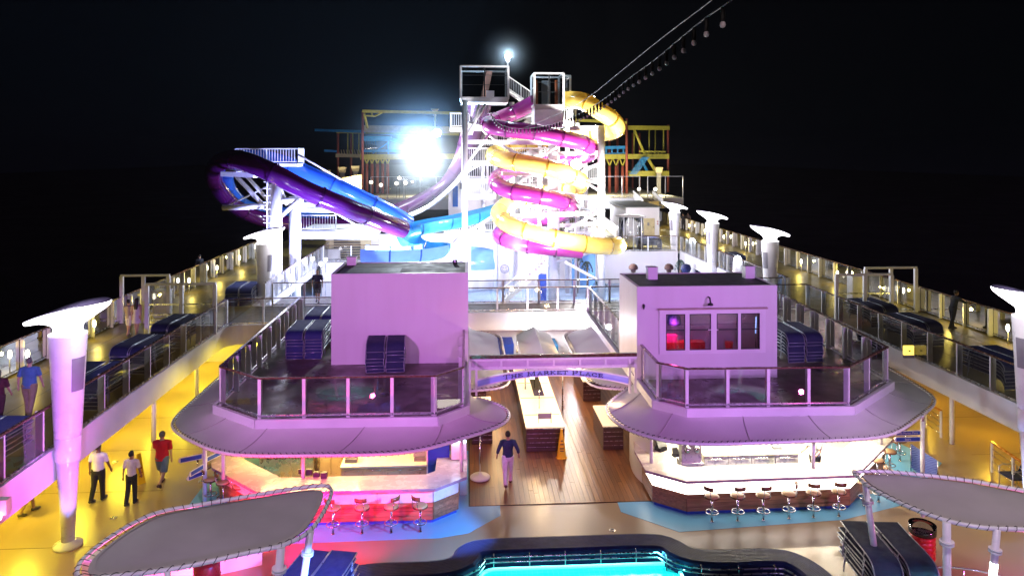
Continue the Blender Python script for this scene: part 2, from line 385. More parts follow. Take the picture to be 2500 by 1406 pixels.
# ================================================================== THE SETTING
ZU = 2.6                                   # upper deck level
XLI, XLO, XRI, XRO = -11.2, -16.4, 17.6, 23.1
def struct(mb, name, m): return mb.build(name, m, None, 'structure')
struct(MB().box(-900, -300, -26.2, 900, 2600, -26.0), 'sea', mat('night_sea', (0.003, 0.005, 0.008), 0.7, var=0.4, scale=0.02, spec=0.05))
struct(MB().prism([(-17, -12), (24, -12), (24, 120), (-17, 120)], -26, -0.25), 'hull', M['white'])
struct(MB().box(-16.9, -10, -0.25, 23.7, 41, 0.0), 'pool_deck', M['pool_deck'])
struct(MB().box(-16.9, 41, -0.25, 23.7, 118, 0.0), 'splash_deck', mat('pale_blue_deck', (0.30, 0.42, 0.62), 0.4, var=0.15, scale=1.0))
# side plating of the ship under the promenades
struct(MB().box(-16.75, -5, 0, -16.6, 75, 2.3), 'ship_side', M['wall'])
struct(MB().box(23.3, -5, 0, 23.45, 118, 2.3), 'ship_side', M['wall'])
# promenades: coated deck, white edge beam, white soffit
for nm, x0, x1, y1, xi in (('left', XLO - .35, XLI - .16, 70, XLI), ('right', XRI + .16, XRO + .35, 118, XRI)):
    struct(MB().box(x0, 6, 2.45, x1, y1, ZU), 'promenade_deck', M['prom'])
    struct(MB().box(x0, 6, 2.30, x1, y1, 2.446), 'promenade_soffit', M['white'])
    s = -1 if nm == 'left' else 1
    struct(MB().prism([(xi + s * .16, 6), (xi - s * .05, 6), (xi - s * .05, 35.3 if nm == 'left' else 37.3), (xi + s * .16, 35.3 if nm == 'left' else 37.3)], 1.75, ZU + .03), 'deck_edge_beam', M['white'])
    struct(MB().prism([(xi + s * .16, 39.6), (xi - s * .05, 39.6), (xi - s * .05, 60 if nm == 'left' else 60), (xi + s * .16, 60)], 1.75, ZU + .03), 'deck_edge_beam', M['white'])
# caulking lines along the promenade
for xs in ((-12.7, -14.2, -15.4), (19.2, 20.7, 22.0)):
    for x in xs: struct(MB().box(x, 6, ZU, x + .02, 70, ZU + .004), 'deck_seam', M['black'])
# bridge deck joining both promenades behind the deckhouses
bridge = [(-11.3, 35.3), (-0.6, 35.5), (0.0, 37.3), (17.7, 37.3), (17.7, 39.6), (-11.3, 39.6)]
struct(MB().prism(bridge, 2.40, ZU - .004), 'bridge_deck', M['green_deck'])
fl = MB()
front = fillet([Vector((-11.25, 33.0, 0)), Vector((-11.25, 35.3, 0)), Vector((-9.0, 35.3, 0))], 1.3, 8, closed=False)
fr_line = front + [Vector((-0.6, 35.5, 0)), Vector((0.0, 37.3, 0)), Vector((17.7, 37.3, 0))]
fr_line = [p for p in fr_line if p.y > 34]
for a, b in zip(fr_line, fr_line[1:]): fl.bar((a.x, a.y, 2.17), (b.x, b.y, 2.17), 0.16, 0.90)
for a, b in (((-11.25, 39.6), (17.7, 39.6)),): fl.bar((*a, 2.17), (*b, 2.17), 0.16, 0.9)
struct(fl, 'bridge_edge_beam', M['white'])
# white wall of the market under the bridge
struct(MB().box(-16.6, 38.6, 0, 17.4, 38.8, 2.28), 'market_back_wall', M['wall'])
struct(MB().box(1.55, 37.0, 0.004, 2.35, 38.55, 1.05), 'market_plinth', M['blue_panel'])
struct(MB().box(3.9, 37.0, 0.004, 4.6, 38.55, 0.95), 'market_plinth', M['t_teal'])

# ------------------------------------------------------------------ timber floor of the market: every plank its own piece
fy0 = P(1366, 1230, 0).y
floor = struct(MB().box(0.05, fy0, 0.002, 6.35, 38.5, 0.010), 'market_floor', M['black'])
pl_me = {}
x = 0.10; k = 0
while x < 6.25:
    y = fy0 + 0.01 - random.uniform(0, 3.5); 
    while y < 38.4:
        ln = 4.2; ya = max(y, fy0 + .01); yb = min(y + ln, 38.45)
        if yb - ya > .3:
            key = round(yb - ya, 2)
            if key not in pl_me:
                q = MB().box(0, 0, 0, .147, yb - ya - .008, .012); me = bpy.data.meshes.new('plank'); me.from_pydata(q.v, [], q.f); me.materials.append(M['plank']); pl_me[key] = me
            o = bpy.data.objects.new('plank', pl_me[key]); COL.objects.link(o); o.parent = floor; o.location = (x, ya, 0.010 + random.uniform(0, .0015))
        y += ln
    x += .153; k += 1

# coating joints and drains of the open deck
for y in (20.6, 23.9, 27.2, 30.5): struct(MB().box(-16.6, y, 0.0, -9.6, y + .018, .003), 'deck_seam', M['trunk'])
struct(MB().box(-13.4, 14, 0.0, -13.385, 38.5, .003), 'deck_seam', M['trunk'])
for y in (21.5, 25.0, 28.6): struct(MB().box(17.8, y, 0.0, 23.2, y + .018, .003), 'deck_seam', M['trunk'])
for x, y in ((-10.3, 22.2), (-9.0, 20.8), (-12.1, 26.2), (4.1, 20.6), (12.5, 19.6), (15.9, 23.3)): struct(MB().lathe([(.10, 0.0), (.10, .008), (.085, .008), (.08, .004), (0, .004)], 14, (x, y, 0)), 'deck_drain', M['steel'])
# ------------------------------------------------------------------ blue coated floor round both bars
Lb = [P(1149, 1185, 0), P(1218, 1185, 0), P(1222, 1258, 0), P(1143, 1301, 0), P(1072, 1313, 0), P(800, 1323, 0), P(640, 1330, 0), P(455, 1240, 0), P(512, 1165, 0), P(600, 1100, 0), P(1149, 1100, 0)]
struct(MB().prism([(p.x, p.y) for p in Lb], -.1, 0.006), 'blue_floor', M['blue_deck'])
Rb = [P(1489, 1175, 0), P(1516, 1249, 0), P(1658, 1298, 0), P(1860, 1283, 0), P(2060, 1268, 0), P(2197, 1234, 0), P(2300, 1130, 0), P(2180, 1075, 0), P(1560, 1090, 0)]
struct(MB().prism([(p.x, p.y) for p in Rb], -.1, 0.006), 'blue_floor', M['blue_deck'])

# thin posts under the promenade edges
pp = MB(); 
for i, (x, y) in enumerate(((-11.75, 24.0), (-11.55, 28.0), (-11.5, 32.2), (17.75, 26.0), (17.75, 32.0))):
    o = MB().tube([(x, y, 0), (x, y, 2.3)], 0.085, 12).build('support_post', M['white2'])
    side = 'left' if x < 0 else 'right'
    lab = ['slim white post behind the crew man in the white shirt', 'slim white post rising beside the corner of the left canopy', 'slim white post farthest back on the yellow floor', 'slim white post on the amber floor right of the signpost', 'slim white post hidden beyond the right canopy tip'][i]
    tag(o, lab, 'post', 'slim posts carrying the promenade')
# open ramp railings on the amber floor
def ramp_rail(label, a, b, zs=(0, 0)):
    t = thing('ramp_railing', label, 'railing', a, 'low steel railings on the amber floor')
    a, b = Vector(a), Vector(b)
    MB().bar(a + Vector((0, 0, 1.0)), b + Vector((0, 0, 1.0)), .09, .05).build('handrail', mat('orange_teak', (0.50, 0.20, 0.03), .25), t)
    for k in range(3):
        c = a.lerp(b, k / 2); MB().bar(c, c + Vector((0, 0, 1.0)), .06).build('post', M['white2'], t)
    for k in range(4):
        z = .15 + k * .21; MB().tube([a + Vector((0, 0, z)), b + Vector((0, 0, z))], .014, 6).build('rod', M['chrome'], t)
    return t
ramp_rail('low railing with orange teak cap beyond the right canopy corner', P(2297, 1068, 0), P(2225, 1018, 0))
ramp_rail('low railing with orange teak cap beside the right lamp column', P(2422, 1152, 0), P(2530, 1232, 0))
# ================================================================== TWO RAISED BAR DECKS WITH DECKHOUSES
def offset(poly, d, closed=False):
    """parallel line; positive d to the left of the walking direction"""
    n = len(poly); out = []
    for i, p in enumerate(poly):
        a = poly[i - 1] if (i > 0 or closed) else None; b = poly[(i + 1) % n] if (i < n - 1 or closed) else None
        ns = []
        for u, v in ((a, p), (p, b)):
            if u is None or v is None: continue
            e = Vector((v.x - u.x, v.y - u.y, 0)).normalized(); ns.append(Vector((-e.y, e.x, 0)))
        m = sum(ns, Vector()).normalized(); k = 1 / max(m.dot(ns[0]), .35)
        out.append(p + m * d * k)
    return out
Lrail = [Vector((-7.85, 35.2, 0)), P(537.5, 894.6, 3.84), P(633, 923, 3.84), P(1063.6, 917, 3.84), P(1131, 896, 3.84), Vector((-0.12, 28.9, 0))]
Rrail = [Vector((6.15, 37.2, 0)), P(1571, 847, 3.84), P(1605.6, 884.8, 3.84), P(1677.6, 900, 3.84), P(2073.5, 895.6, 3.84), P(2167, 847, 3.84), Vector((15.3, 37.2, 0))]
for L in (Lrail, Rrail):
    for p in L: p.z = 0
Lrail[-1].x = Lrail[-2].x; Lrail[0].x = Lrail[1].x
Rrail[0].x = Rrail[1].x
def bar_deck(rail, back, nm):
    edge = offset(rail, -.16)
    poly = [(p.x, p.y) for p in edge] + back
    struct(MB().prism(poly, 2.36, ZU - .02), nm + '_slab', M['white'])
    inner = offset(rail, .02)
    struct(MB().prism([(p.x, p.y) for p in inner] + back, ZU - .02, ZU), nm + '_deck', M['cabin_deck'])
    k = MB()
    for a, b in zip(edge, edge[1:]): k.bar((a.x, a.y, 2.50), (b.x, b.y, 2.50), .10, .30)
    struct(k, nm + '_kerb', M['white'])
    return edge
Ledge = bar_deck(Lrail, [(0.0, 35.2)], 'bar_deck')
Redge = bar_deck(Rrail, [], 'bar_deck')
railing('glass railing with brown cap round the left bar deck', [(p.x, p.y) for p in Lrail], ZU, 1.45, post=(.10, .16), group='railings round the bar decks')
railing('glass railing with brown cap round the right bar deck', [(p.x, p.y) for p in Rrail], ZU, 1.45, post=(.10, .16), group='railings round the bar decks')

def deckhouse(label, x0, x1, y0, y1, z1, vents, windows=None, hole=None):
    t = thing('deckhouse', label, 'deckhouse', ((x0 + x1) / 2, y0, ZU), 'white deckhouses on the bar decks')
    th = .12
    if hole:
        a0, a1, b0, b1 = hole
        MB().box(x0, y0, ZU, x1, y0 + th, b0).box(x0, y0, b1, x1, y0 + th, z1).box(x0, y0, b0, a0, y0 + th, b1).box(a1, y0, b0, x1, y0 + th, b1).build('wall', M['wall'], t)
    else: MB().box(x0, y0, ZU, x1, y0 + th, z1).build('wall', M['wall'], t)
    MB().box(x0, y1 - th, ZU, x1, y1, z1).build('wall', M['wall'], t)
    MB().box(x0, y0 + th, ZU, x0 + th, y1 - th, z1).build('wall', M['wall'], t)
    MB().box(x1 - th, y0 + th, ZU, x1, y1 - th, z1).build('wall', M['wall'], t)
    r = MB().box(x0 + th, y0 + th, z1 - .10, x1 - th, y1 - th, z1 - .02).build('roof', M['roof'], t)
    for (a, b, h) in vents: 
        v = MB().box(a - .18, b - .18, z1 - .02, a + .18, b + .18, z1 - .02 + h).build('roof_vent', M['wall'], r)
        MB().box(a - .20, b - .20, z1 - .02 + h, a + .20, b + .20, z1 + .02 + h).build('roof_vent_cap', M['wall'], r)
    return t
dl = deckhouse('plain windowless white deckhouse on the left bar deck', -5.15, 0.05, 28.4, 31.4, 6.05, [(-4.75, 30.9, .30)])
MB().tube([(-0.5, 30.9, 6.03), (-0.5, 30.9, 6.2)], .1, 10).build('roof_pipe', M['steel'], dl)
MB().box(-4.9, 28.7, 6.031, -2.6, 29.9, 6.04).build('roof_patch', mat('green_felt', (.05, .09, .09), .6), dl)
dr = deckhouse('white deckhouse with a row of four windows on the right bar deck', 6.02, 11.12, 25.85, 28.85, 5.9, [(7.0, 27.6, .42), (10.75, 27.6, .42)], hole=(D(1620, 800, 25.85).x, D(1858, 800, 25.85).x, D(1740, 855, 25.85).z, D(1740, 764, 25.85).z))
M['window_pane'] = glass('tinted_window', (.75, .75, .8), .8)
# window band of the right deckhouse
wy = 25.85
a, b = D(1609, 756, wy), D(1868, 860, wy)
fm = MB()
panes = [(1625, 770, 1672, 852), (1682.5, 771, 1735, 852), (1748.6, 770, 1800.6, 850.5), (1807.7, 767, 1854, 849)]
fm.box(a.x, wy - .05, D(1740, 765, wy).z, b.x, wy - .001, a.z)
fm.box(a.x, wy - .05, b.z, b.x, wy - .001, D(1740, 853, wy).z)
xs = [a.x] + sum([[D(p[0], 800, wy).x, D(p[2], 800, wy).x] for p in panes], []) + [b.x]
for i in range(0, 10, 2): fm.box(xs[i], wy - .05, D(1740, 853, wy).z, xs[i + 1], wy - .001, D(1740, 765, wy).z)
wf = fm.build('window_frame', M['white'], dr)
MB().box(a.x - .05, wy - .14, a.z + .005, b.x + .05, wy - .001, a.z + .05).build('drip_ledge', mat('tan_trim', (.35, .25, .2), .5), dr)
for p in panes:
    c0, c1 = D(p[0], p[1], wy), D(p[2], p[3], wy); zt, zb = D(1740, 765, wy).z, D(1740, 853, wy).z
    wn = MB().box(c0.x + .03, wy - .020, zb + .03, c1.x - .03, wy - .012, zt - .03).build('window', M['window_pane'], dr)
    zm = D(1740, 804, wy).z
    g = MB().box(c0.x + .03, wy - .040, zm - .025, c1.x - .03, wy - .021, zm + .025)
    for q in ((c0.x, c0.x + .03), (c1.x - .03, c1.x)): g.box(q[0], wy - .045, zb, q[1], wy - .002, zt)
    g.box(c0.x + .03, wy - .045, zt - .03, c1.x - .03, wy - .002, zt); g.box(c0.x + .03, wy - .045, zb, c1.x - .03, wy - .002, zb + .03)
    g.build('window_sash', M['black'], wn)
for px in (1731, 1749): 
    c = D(px, 804, wy); MB().box(c.x - .05, wy - .075, c.z - .012, c.x + .05, wy - .051, c.z + .012).build('window_latch', M['white2'], dr)
# added interior standing in for reflections in the panes: counter, shade, bin, tube
MB().box(6.2, 27.2, ZU, 10.95, 27.3, 5.7).build('inner_wall', mat('dim_mauve_wall', (.30, .24, .30), .7), dr)
zb_ = D(1740, 853, wy).z
it = thing('reflection_counter', 'added pink counter standing for a reflection in the two left windows', 'counter', (7.6, 26.3, ZU)); MB().box(6.5, 26.2, ZU, 8.6, 26.6, zb_ + .17).build('top', M['red_plastic'], it); MB().box(6.6, 26.25, zb_ + .17, 7.6, 26.5, zb_ + .42).build('box', mat('pink_box', (.6, .05, .25), .5), it)
it = thing('reflection_shade', 'added round blue shade standing for a reflection in the leftmost window', 'lamp', (6.95, 26.5, 4.7)); c = D(1646, 785, 26.4); MB().lathe([(.05, .3), (.22, .2), (.26, -.05), (.2, -.12)], 14, c).build('shade', M['sling'], it); MB().tube([c + Vector((0, 0, .28)), c + Vector((0, 0, .9))], .02, 6).build('cord', M['black'], it)
it = thing('reflection_bin', 'added red bin standing for a reflection in the third window', 'bin', (9.1, 26.5, ZU)); c = D(1780, 846, 26.4); MB().lathe([(.10, -.35), (.15, .18)], 14, c).build('body', M['red_plastic'], it); MB().tube([c + Vector((.3, 0, -.3)), c + Vector((.36, 0, .45))], .025, 8).build('broom', M['red_plastic'], it)
MB().lathe([(.10, ZU - c.z), (.10, -.35)], 14, c).build('foot', M['red_plastic'], it)
it = thing('reflection_tube', 'added upright blue tube standing for a reflection in the rightmost window', 'lamp', (9.9, 26.6, ZU)); c = D(1846, 790, 26.5); MB().tube([c + Vector((-.02, 0, -.35)), c + Vector((0, 0, .25))], .022, 8).build('tube', glow('blue_tube', (.25, .5, 1), 3), it); MB().tube([Vector((c.x, c.y, ZU)), c + Vector((-.02, 0, -.36))], .02, 8).build('stand', M['black'], it)
lamp('POINT', 'reflection_pink', (7.4, 26.0, zb_ + .9), 130, (1, .08, .35), .06); lamp('POINT', 'reflection_dim', (9.4, 26.4, 5.3), 45, (.9, .7, .8), .1); lamp('POINT', 'reflection_blue', (6.8, 26.1, 5.0), 16, (.3, .5, 1), .06)  # small lamps added to colour the window stand-ins
# camera dome lamp over the windows, small bell at the left
c = D(1729, 742, wy); q = MB(); q.tube([(c.x, wy, c.z + .25), (c.x, wy - .18, c.z + .25), (c.x, wy - .25, c.z + .1)], .03, 8); q.lathe([(.02, .10), (.09, .06), (.10, 0), (.02, -.02)], 12, (c.x, wy - .25, c.z))
tag(q.build('wall_lamp', M['black']), 'small dark lamp on a bracket above the four windows', 'lamp')
c = D(1571, 748, wy); q = MB(); q.lathe([(.015, .08), (.05, .05), (.04, -.02), (.012, -.1)], 10, (c.x, wy - .06, c.z)); q.box(c.x - .03, wy - .03, c.z + .03, c.x + .03, wy, c.z + .09)
tag(q.build('wall_bell', M['black']), 'tiny dark bell on the front wall left of the windows', 'bell')

# ------------------------------------------------------------------ laced mesh canopies round the bar decks
def lacing(edge, inner, r, n, m='cord'):
    mb = MB(); E = resample(edge, n); I = resample(inner, n)
    for i in range(n - 1):
        a, b, c = E[i], I[i], E[i + 1]
        dz = Vector((0, 0, r + .012))
        mb.tube([b + dz * .6, a.lerp(b, .3) + dz, a.lerp(c, .35) + (a - b).normalized() * r], .012, 4, cap=False)
        mb.tube([a.lerp(c, .35) + (a - b).normalized() * r, a.lerp(c, .5) - dz, b.lerp(c, .3) - dz * .3], .010, 4, cap=False)
    return mb
def canopy(label, inner, outer, npan, lace_n, mcan='canvas'):
    t = thing('fabric_canopy', label, 'canopy', outer[0], 'laced grey canopies')
    N = npan * 8 + 1
    O = resample(fillet(outer, 1.0, 8, closed=False), N); I = resample(inner, N)
    hem = [o.lerp(i, .07) for o, i in zip(O, I)]
    for k in range(npan):
        rows = []
        for f in (0, .25, .5, .75, 1):
            row = []
            for j in range(k * 8, k * 8 + 9):
                p = hem[j].lerp(I[j], f); p = p.copy(); p.z -= .10 * sin(pi * f)
                row.append(p)
            rows.append(row)
        MB().loft(rows, closed=False).build('canvas_panel', M[mcan], t)
    sm = MB()
    for k in range(1, npan):
        j = k * 8; sm.tube([hem[j].lerp(I[j], f) + Vector((0, 0, .012 - .10 * sin(pi * f))) for f in (0, .25, .5, .75, 1)], .014, 4)
    sm.build('canvas_seam', M['canvas_hem'], t)
    MB().tube(O, .05, 10).build('edge_tube', M['white2'], t)
    h = lacing(O, hem, .055, lace_n).build('lacing', M['cord'], t)
    return t
ze = 2.15
Lo = [Vector((-9.35, 33.5, ze)), P(399, 1042, ze), P(541, 1113, ze), P(1004, 1108, ze), P(1262, 1028, ze), P(1238, 985, ze), P(1146, 960, ze)]
Li = [Vector((Ledge[0].x, 33.5, 2.42))] + [Vector((p.x, p.y, 2.42)) for p in Ledge[1:5]] + [Vector((Ledge[4].x, 25.2, 2.42))]
def tri_match(inner, outer_n): return inner
# inner line re-sampled so that its corners sit opposite the outer corners
def match(inner, seg_counts):
    out = []
    for (a, b), c in zip(zip(inner, inner[1:]), seg_counts):
        for k in range(c): out.append(a.lerp(b, k / c))
    out.append(inner[-1]); return out
def canopy2(label, pairs, npan, lace_n):
    """pairs: (outer corner, inner corner); both lines are divided alike so that panels run square to the edge"""
    outer = [p[0] for p in pairs]; inner = [p[1] for p in pairs]
    oo, ii = [], []
    for i in range(len(pairs) - 1):
        n = max(2, int((outer[i + 1] - outer[i]).length / .35))
        for k in range(n): oo.append(outer[i].lerp(outer[i + 1], k / n)); ii.append(inner[i].lerp(inner[i + 1], k / n))
    oo.append(outer[-1]); ii.append(inner[-1])
    # round the outer corners by smoothing
    for _ in range(9): oo = [oo[0]] + [(oo[i - 1] + oo[i] * 2 + oo[i + 1]) / 4 for i in range(1, len(oo) - 1)] + [oo[-1]]
    t = thing('fabric_canopy', label, 'canopy', oo[0], 'laced grey canopies')
    hem = [o.lerp(i, .06) for o, i in zip(oo, ii)]
    n = len(oo); cuts = [round(k * (n - 1) / npan) for k in range(npan + 1)]
    for a, b in zip(cuts, cuts[1:]):
        rows = []
        for f in (0, .25, .5, .75, 1):
            row = []
            for j in range(a, b + 1):
                p = hem[j].lerp(ii[j], f); p.z -= .08 * sin(pi * f); row.append(p)
            rows.append(row)
        MB().loft(rows, closed=False).build('canvas_panel', M['canvas'], t)
    sm = MB()
    for j in cuts[1:-1]: sm.tube([hem[j].lerp(ii[j], f) + Vector((0, 0, .010 - .08 * sin(pi * f))) for f in (0, .25, .5, .75, 1)], .012, 4)
    sm.build('canvas_seam', M['canvas_hem'], t)
    MB().tube(oo, .05, 10).build('edge_tube', M['white2'], t)
    lacing(oo, hem, .055, lace_n).build('lacing', M['cord'], t)
    return t
iz = 2.40
def iv(p, y=None): return Vector((p.x, p.y if y is None else y, iz))
e = Ledge
canopy2('grey laced canopy skirting the left bar deck', [
    (Vector((-9.35, 33.8, ze)), iv(e[0], 33.8)), (P(399, 1042, ze), iv(e[1])), (P(541, 1114, ze), iv(e[2])), (P(1004, 1109, ze), iv(e[3])),
    (P(1262, 1030, ze), iv(e[4])), (P(1240, 986, ze), iv(e[4], 24.3)), (Vector((.35, 25.6, ze)), iv(e[4], 25.6))], 9, 150)
e = Redge
canopy2('grey laced canopy skirting the right bar deck', [
    (Vector((5.98, 26.35, ze + .1)), iv(e[1], 26.36)), (P(1512, 962, ze), iv(e[1], 26.2)), (P(1464, 992, ze), iv(e[1], 25.9)), (P(1517, 1050, ze), iv(e[2])), (P(1658, 1088, ze), iv(e[3])), (P(2176, 1070, ze), iv(e[4])),
    (P(2300, 977, ze), iv(e[5])), (Vector((17.25, 34.5, ze)), iv(e[5], 34.5))], 10, 150)

# ------------------------------------------------------------------ arch sign over the passage
sg = thing('arch_sign', 'lilac arch sign reading The Market Place over the passage', 'sign', (3.2, 24.9, 2.4))
ys = 24.9
X0, X1 = D(1146, 900, ys).x, D(1554, 900, ys).x
def zz(py): return D(1350, py, ys).z
MB().box(X0, ys - .06, zz(872), X1, ys + .06, zz(864)).build('top_rail', M['handrail'], sg)
MB().box(X0, ys - .05, zz(878), X1, ys + .05, zz(872.5)).build('crossbar', M['white2'], sg)
MB().box(X0, ys - .05, zz(899), X1, ys + .05, zz(892)).build('crossbar', M['white2'], sg)
for i in range(7):
    xx = X0 + (X1 - X0) * (i + .5) / 7 + 0
for px in (1147, 1163, 1224, 1288, 1352, 1416, 1478, 1537, 1551):
    xx = D(px, 900, ys).x; full = px in (1147, 1163, 1537, 1551)
    MB().box(xx - .035, ys - .045, zz(962) if full else zz(892), xx + .035, ys + .045, zz(878)).build('upright', M['white2'], sg)
MB().box(X0 + .06, ys - .006, zz(892), X1 - .06, ys + .006, zz(878)).build('mesh_panel', mat('lilac_mesh', (.55, .5, .55), .7), sg)
# curved board
n = 40; xa, xb = D(1166, 900, ys).x, D(1534, 900, ys).x; cx = (xa + xb) / 2; hw = (xb - xa) / 2
def arc(x, top): 
    u = (x - cx) / hw
    return zz(900 + 22 * u * u) if top else zz(917 + 25 * u * u)
def arcstrip(f0, f1, y0, y1):
    mb = MB(); lo = []
    for i in range(n + 1):
        x = xa + (xb - xa) * i / n; t_, b_ = arc(x, True), arc(x, False); za, zb = b_ + (t_ - b_) * f0, b_ + (t_ - b_) * f1
        lo.append([Vector((x, y0, za)), Vector((x, y1, za)), Vector((x, y1, zb)), Vector((x, y0, zb))])
    return mb.loft(lo, cap0=True, cap1=True, smooth=False)
arcstrip(0.0, .14, ys - .06, ys + .06).build('arch_trim', M['white2'], sg)
arcstrip(.86, 1.0, ys - .06, ys + .06).build('arch_trim', M['white2'], sg)
arcstrip(.14, .86, ys - .03, ys + .03).build('sign_board', M['sign_blue'], sg)
# lettering: small-capital serif strokes
STROKE = {
 'T': (.8, [((.4, 0), (.4, 1)), ((0, 1), (.8, 1)), ((.25, 0), (.55, 0)), ((0, .82), (0, 1)), ((.8, .82), (.8, 1))]),
 'H': (.9, [((.15, 0), (.15, 1)), ((.75, 0), (.75, 1)), ((.15, .52), (.75, .52)), ((0, 0), (.3, 0)), ((0, 1), (.3, 1)), ((.6, 0), (.9, 0)), ((.6, 1), (.9, 1))]),
 'E': (.75, [((.15, 0), (.15, 1)), ((0, 1), (.7, 1)), ((.15, .52), (.5, .52)), ((0, 0), (.75, 0)), ((.7, .82), (.7, 1)), ((.75, 0), (.75, .2)), ((.5, .42), (.5, .62))]),
 'M': (1.1, [((.15, 0), (.18, 1)), ((.18, 1), (.55, .05)), ((.55, .05), (.92, 1)), ((.92, 1), (.95, 0)), ((0, 0), (.3, 0)), ((.8, 0), (1.1, 0)), ((.05, 1), (.2, 1)), ((.9, 1), (1.05, 1))]),
 'A': (.9, [((.1, 0), (.45, 1)), ((.45, 1), (.8, 0)), ((.22, .35), (.68, .35)), ((0, 0), (.22, 0)), ((.65, 0), (.92, 0))]),
 'R': (.85, [((.15, 0), (.15, 1)), ((0, 1), (.5, 1)), ((.5, 1), (.68, .88)), ((.68, .88), (.68, .64)), ((.68, .64), (.5, .52)), ((.5, .52), (.15, .52)), ((.4, .52), (.78, 0)), ((0, 0), (.3, 0)), ((.7, 0), (.88, 0))]),
 'K': (.9, [((.15, 0), (.15, 1)), ((.15, .42), (.72, 1)), ((.32, .58), (.78, 0)), ((0, 0), (.3, 0)), ((0, 1), (.3, 1)), ((.6, 1), (.85, 1)), ((.66, 0), (.92, 0))]),
 'P': (.78, [((.15, 0), (.15, 1)), ((0, 1), (.5, 1)), ((.5, 1), (.7, .87)), ((.7, .87), (.7, .6)), ((.7, .6), (.5, .47)), ((.5, .47), (.15, .47)), ((0, 0), (.32, 0))]),
 'L': (.72, [((.15, 0), (.15, 1)), ((0, 1), (.3, 1)), ((0, 0), (.7, 0)), ((.7, 0), (.7, .2))]),
 'C': (.85, [((.78, .8), (.6, .97)), ((.6, .97), (.35, .98)), ((.35, .98), (.12, .8)), ((.12, .8), (.05, .5)), ((.05, .5), (.12, .2)), ((.12, .2), (.35, .02)), ((.35, .02), (.62, .03)), ((.62, .03), (.8, .2)), ((.78, .74), (.78, .95))]),
}
def letters(text, x0, x1, base, hfun, y, parent, mt, big=1.28, stroke=.17):
    W = 0; seq = []
    for wd in text.split():
        for i, ch in enumerate(wd):
            s = big if i == 0 else 1.0; seq.append((ch, W, s)); W += (STROKE[ch][0] + .22) * s
        W += .55
    W -= .55 + .22
    sc = (x1 - x0) / W
    for ch, off, s in seq:
        mb = MB()
        for p, q in STROKE[ch][1]:
            pts = []
            for u in (p, q):
                xx = x0 + (off + u[0] * s) * sc; pts.append(Vector((xx, y, base(xx) + u[1] * s * hfun)))
            if (pts[0] - pts[1]).length < 1e-4: continue
            d = (pts[1] - pts[0]).normalized()
            vert = abs(p[0] - q[0]) < .2
            mb.bar(pts[0] - d * hfun * .03, pts[1] + d * hfun * .03, .016, hfun * (stroke * (1.5 if vert else .8)), up=d.cross(Vector((0, 1, 0))))
        mb.build('letter', M[mt], parent)
lh = (arc(cx, True) - arc(cx, False)) * .46
letters('THE MARKET PLACE', D(1229, 900, ys).x, D(1471, 900, ys).x, lambda x: arc(x, False) + (arc(x, True) - arc(x, False)) * .26, lh, ys - .042, sg, 'letter')
# ================================================================== THE TWO BARS UNDER THE DECKS
def strip(line_out, line_in, z0, z1):
    """band between two parallel lines, z0..z1"""
    mb = MB(); lo = []
    for a, b in zip(line_out, line_in):
        lo.append([Vector((a.x, a.y, z0)), Vector((b.x, b.y, z0)), Vector((b.x, b.y, z1)), Vector((a.x, a.y, z1))])
    return mb.loft(lo, cap0=True, cap1=True, smooth=False)
def bar_counter(label, out, mtop, mglow, mwood, depth=.95, boards=4):
    t = thing('bar_counter', label, 'bar', (out[0].x, out[0].y, 0), 'angular bar counters')
    out = [Vector((p.x, p.y, 0)) for p in out]
    strip(out, offset(out, depth), 1.05, 1.11).build('counter_top', M[mtop], t)
    strip(offset(out, -.004), offset(out, .02), 1.03, 1.108).build('counter_edge', mat('counter_edge_steel', (.35, .22, .30), .3), t)
    f = offset(out, .24)
    for i in range(len(f) - 1):
        seg = [f[i], f[i + 1]]; d = (f[i + 1] - f[i]).normalized(); seg = [f[i] + d * .01, f[i + 1] - d * .01]
        nL = max(1, round((seg[1] - seg[0]).length / 1.9))
        for k in range(nL):
            s2 = [seg[0].lerp(seg[1], k / nL) + d * .006, seg[0].lerp(seg[1], (k + 1) / nL) - d * .006]
            strip(s2, offset(s2, .06), .61, 1.045).build('light_panel', M[mglow], t)
        for b in range(boards):
            z0 = .11 + b * .125; strip(seg, offset(seg, .05), z0, z0 + .119).build('timber_board', M[mwood], t)
    strip(offset(f, .075), offset(f, .12), .02, 1.04).build('inner_wall', M['steel'], t)
    strip(offset(f, .06), offset(f, .074), .007, .13).build('toe_kick', M['blue_panel'], t)
    return t
M['glow_white'] = glow('backlit_white_panel', (1.0, 0.92, 0.78), 5.2)
M['panel_white'] = mat('white_acrylic_panel', (.75, .72, .74), .3, var=.08)
Lc = [P(512, 1108, 1.1), P(517, 1141, 1.1), P(630, 1203, 1.1), P(1064, 1193, 1.1), P(1139, 1164, 1.1), Vector((.02, 23.4, 1.1))]
Rc = [Vector((5.75, 25.2, 1.1)), P(1549, 1100, 1.1), P(1576, 1148, 1.1), P(1676, 1175, 1.1), P(2093, 1160, 1.1), P(2180, 1072, 1.1)]
LBAR = bar_counter('unlit bar counter lit red and pink under the left canopy', Lc, 'counter_pink', 'panel_white', 'bar_wood')
RBAR = bar_counter('bar counter with glowing white band under the right canopy', Rc, 'counter', 'glow_white', 'bar_wood')

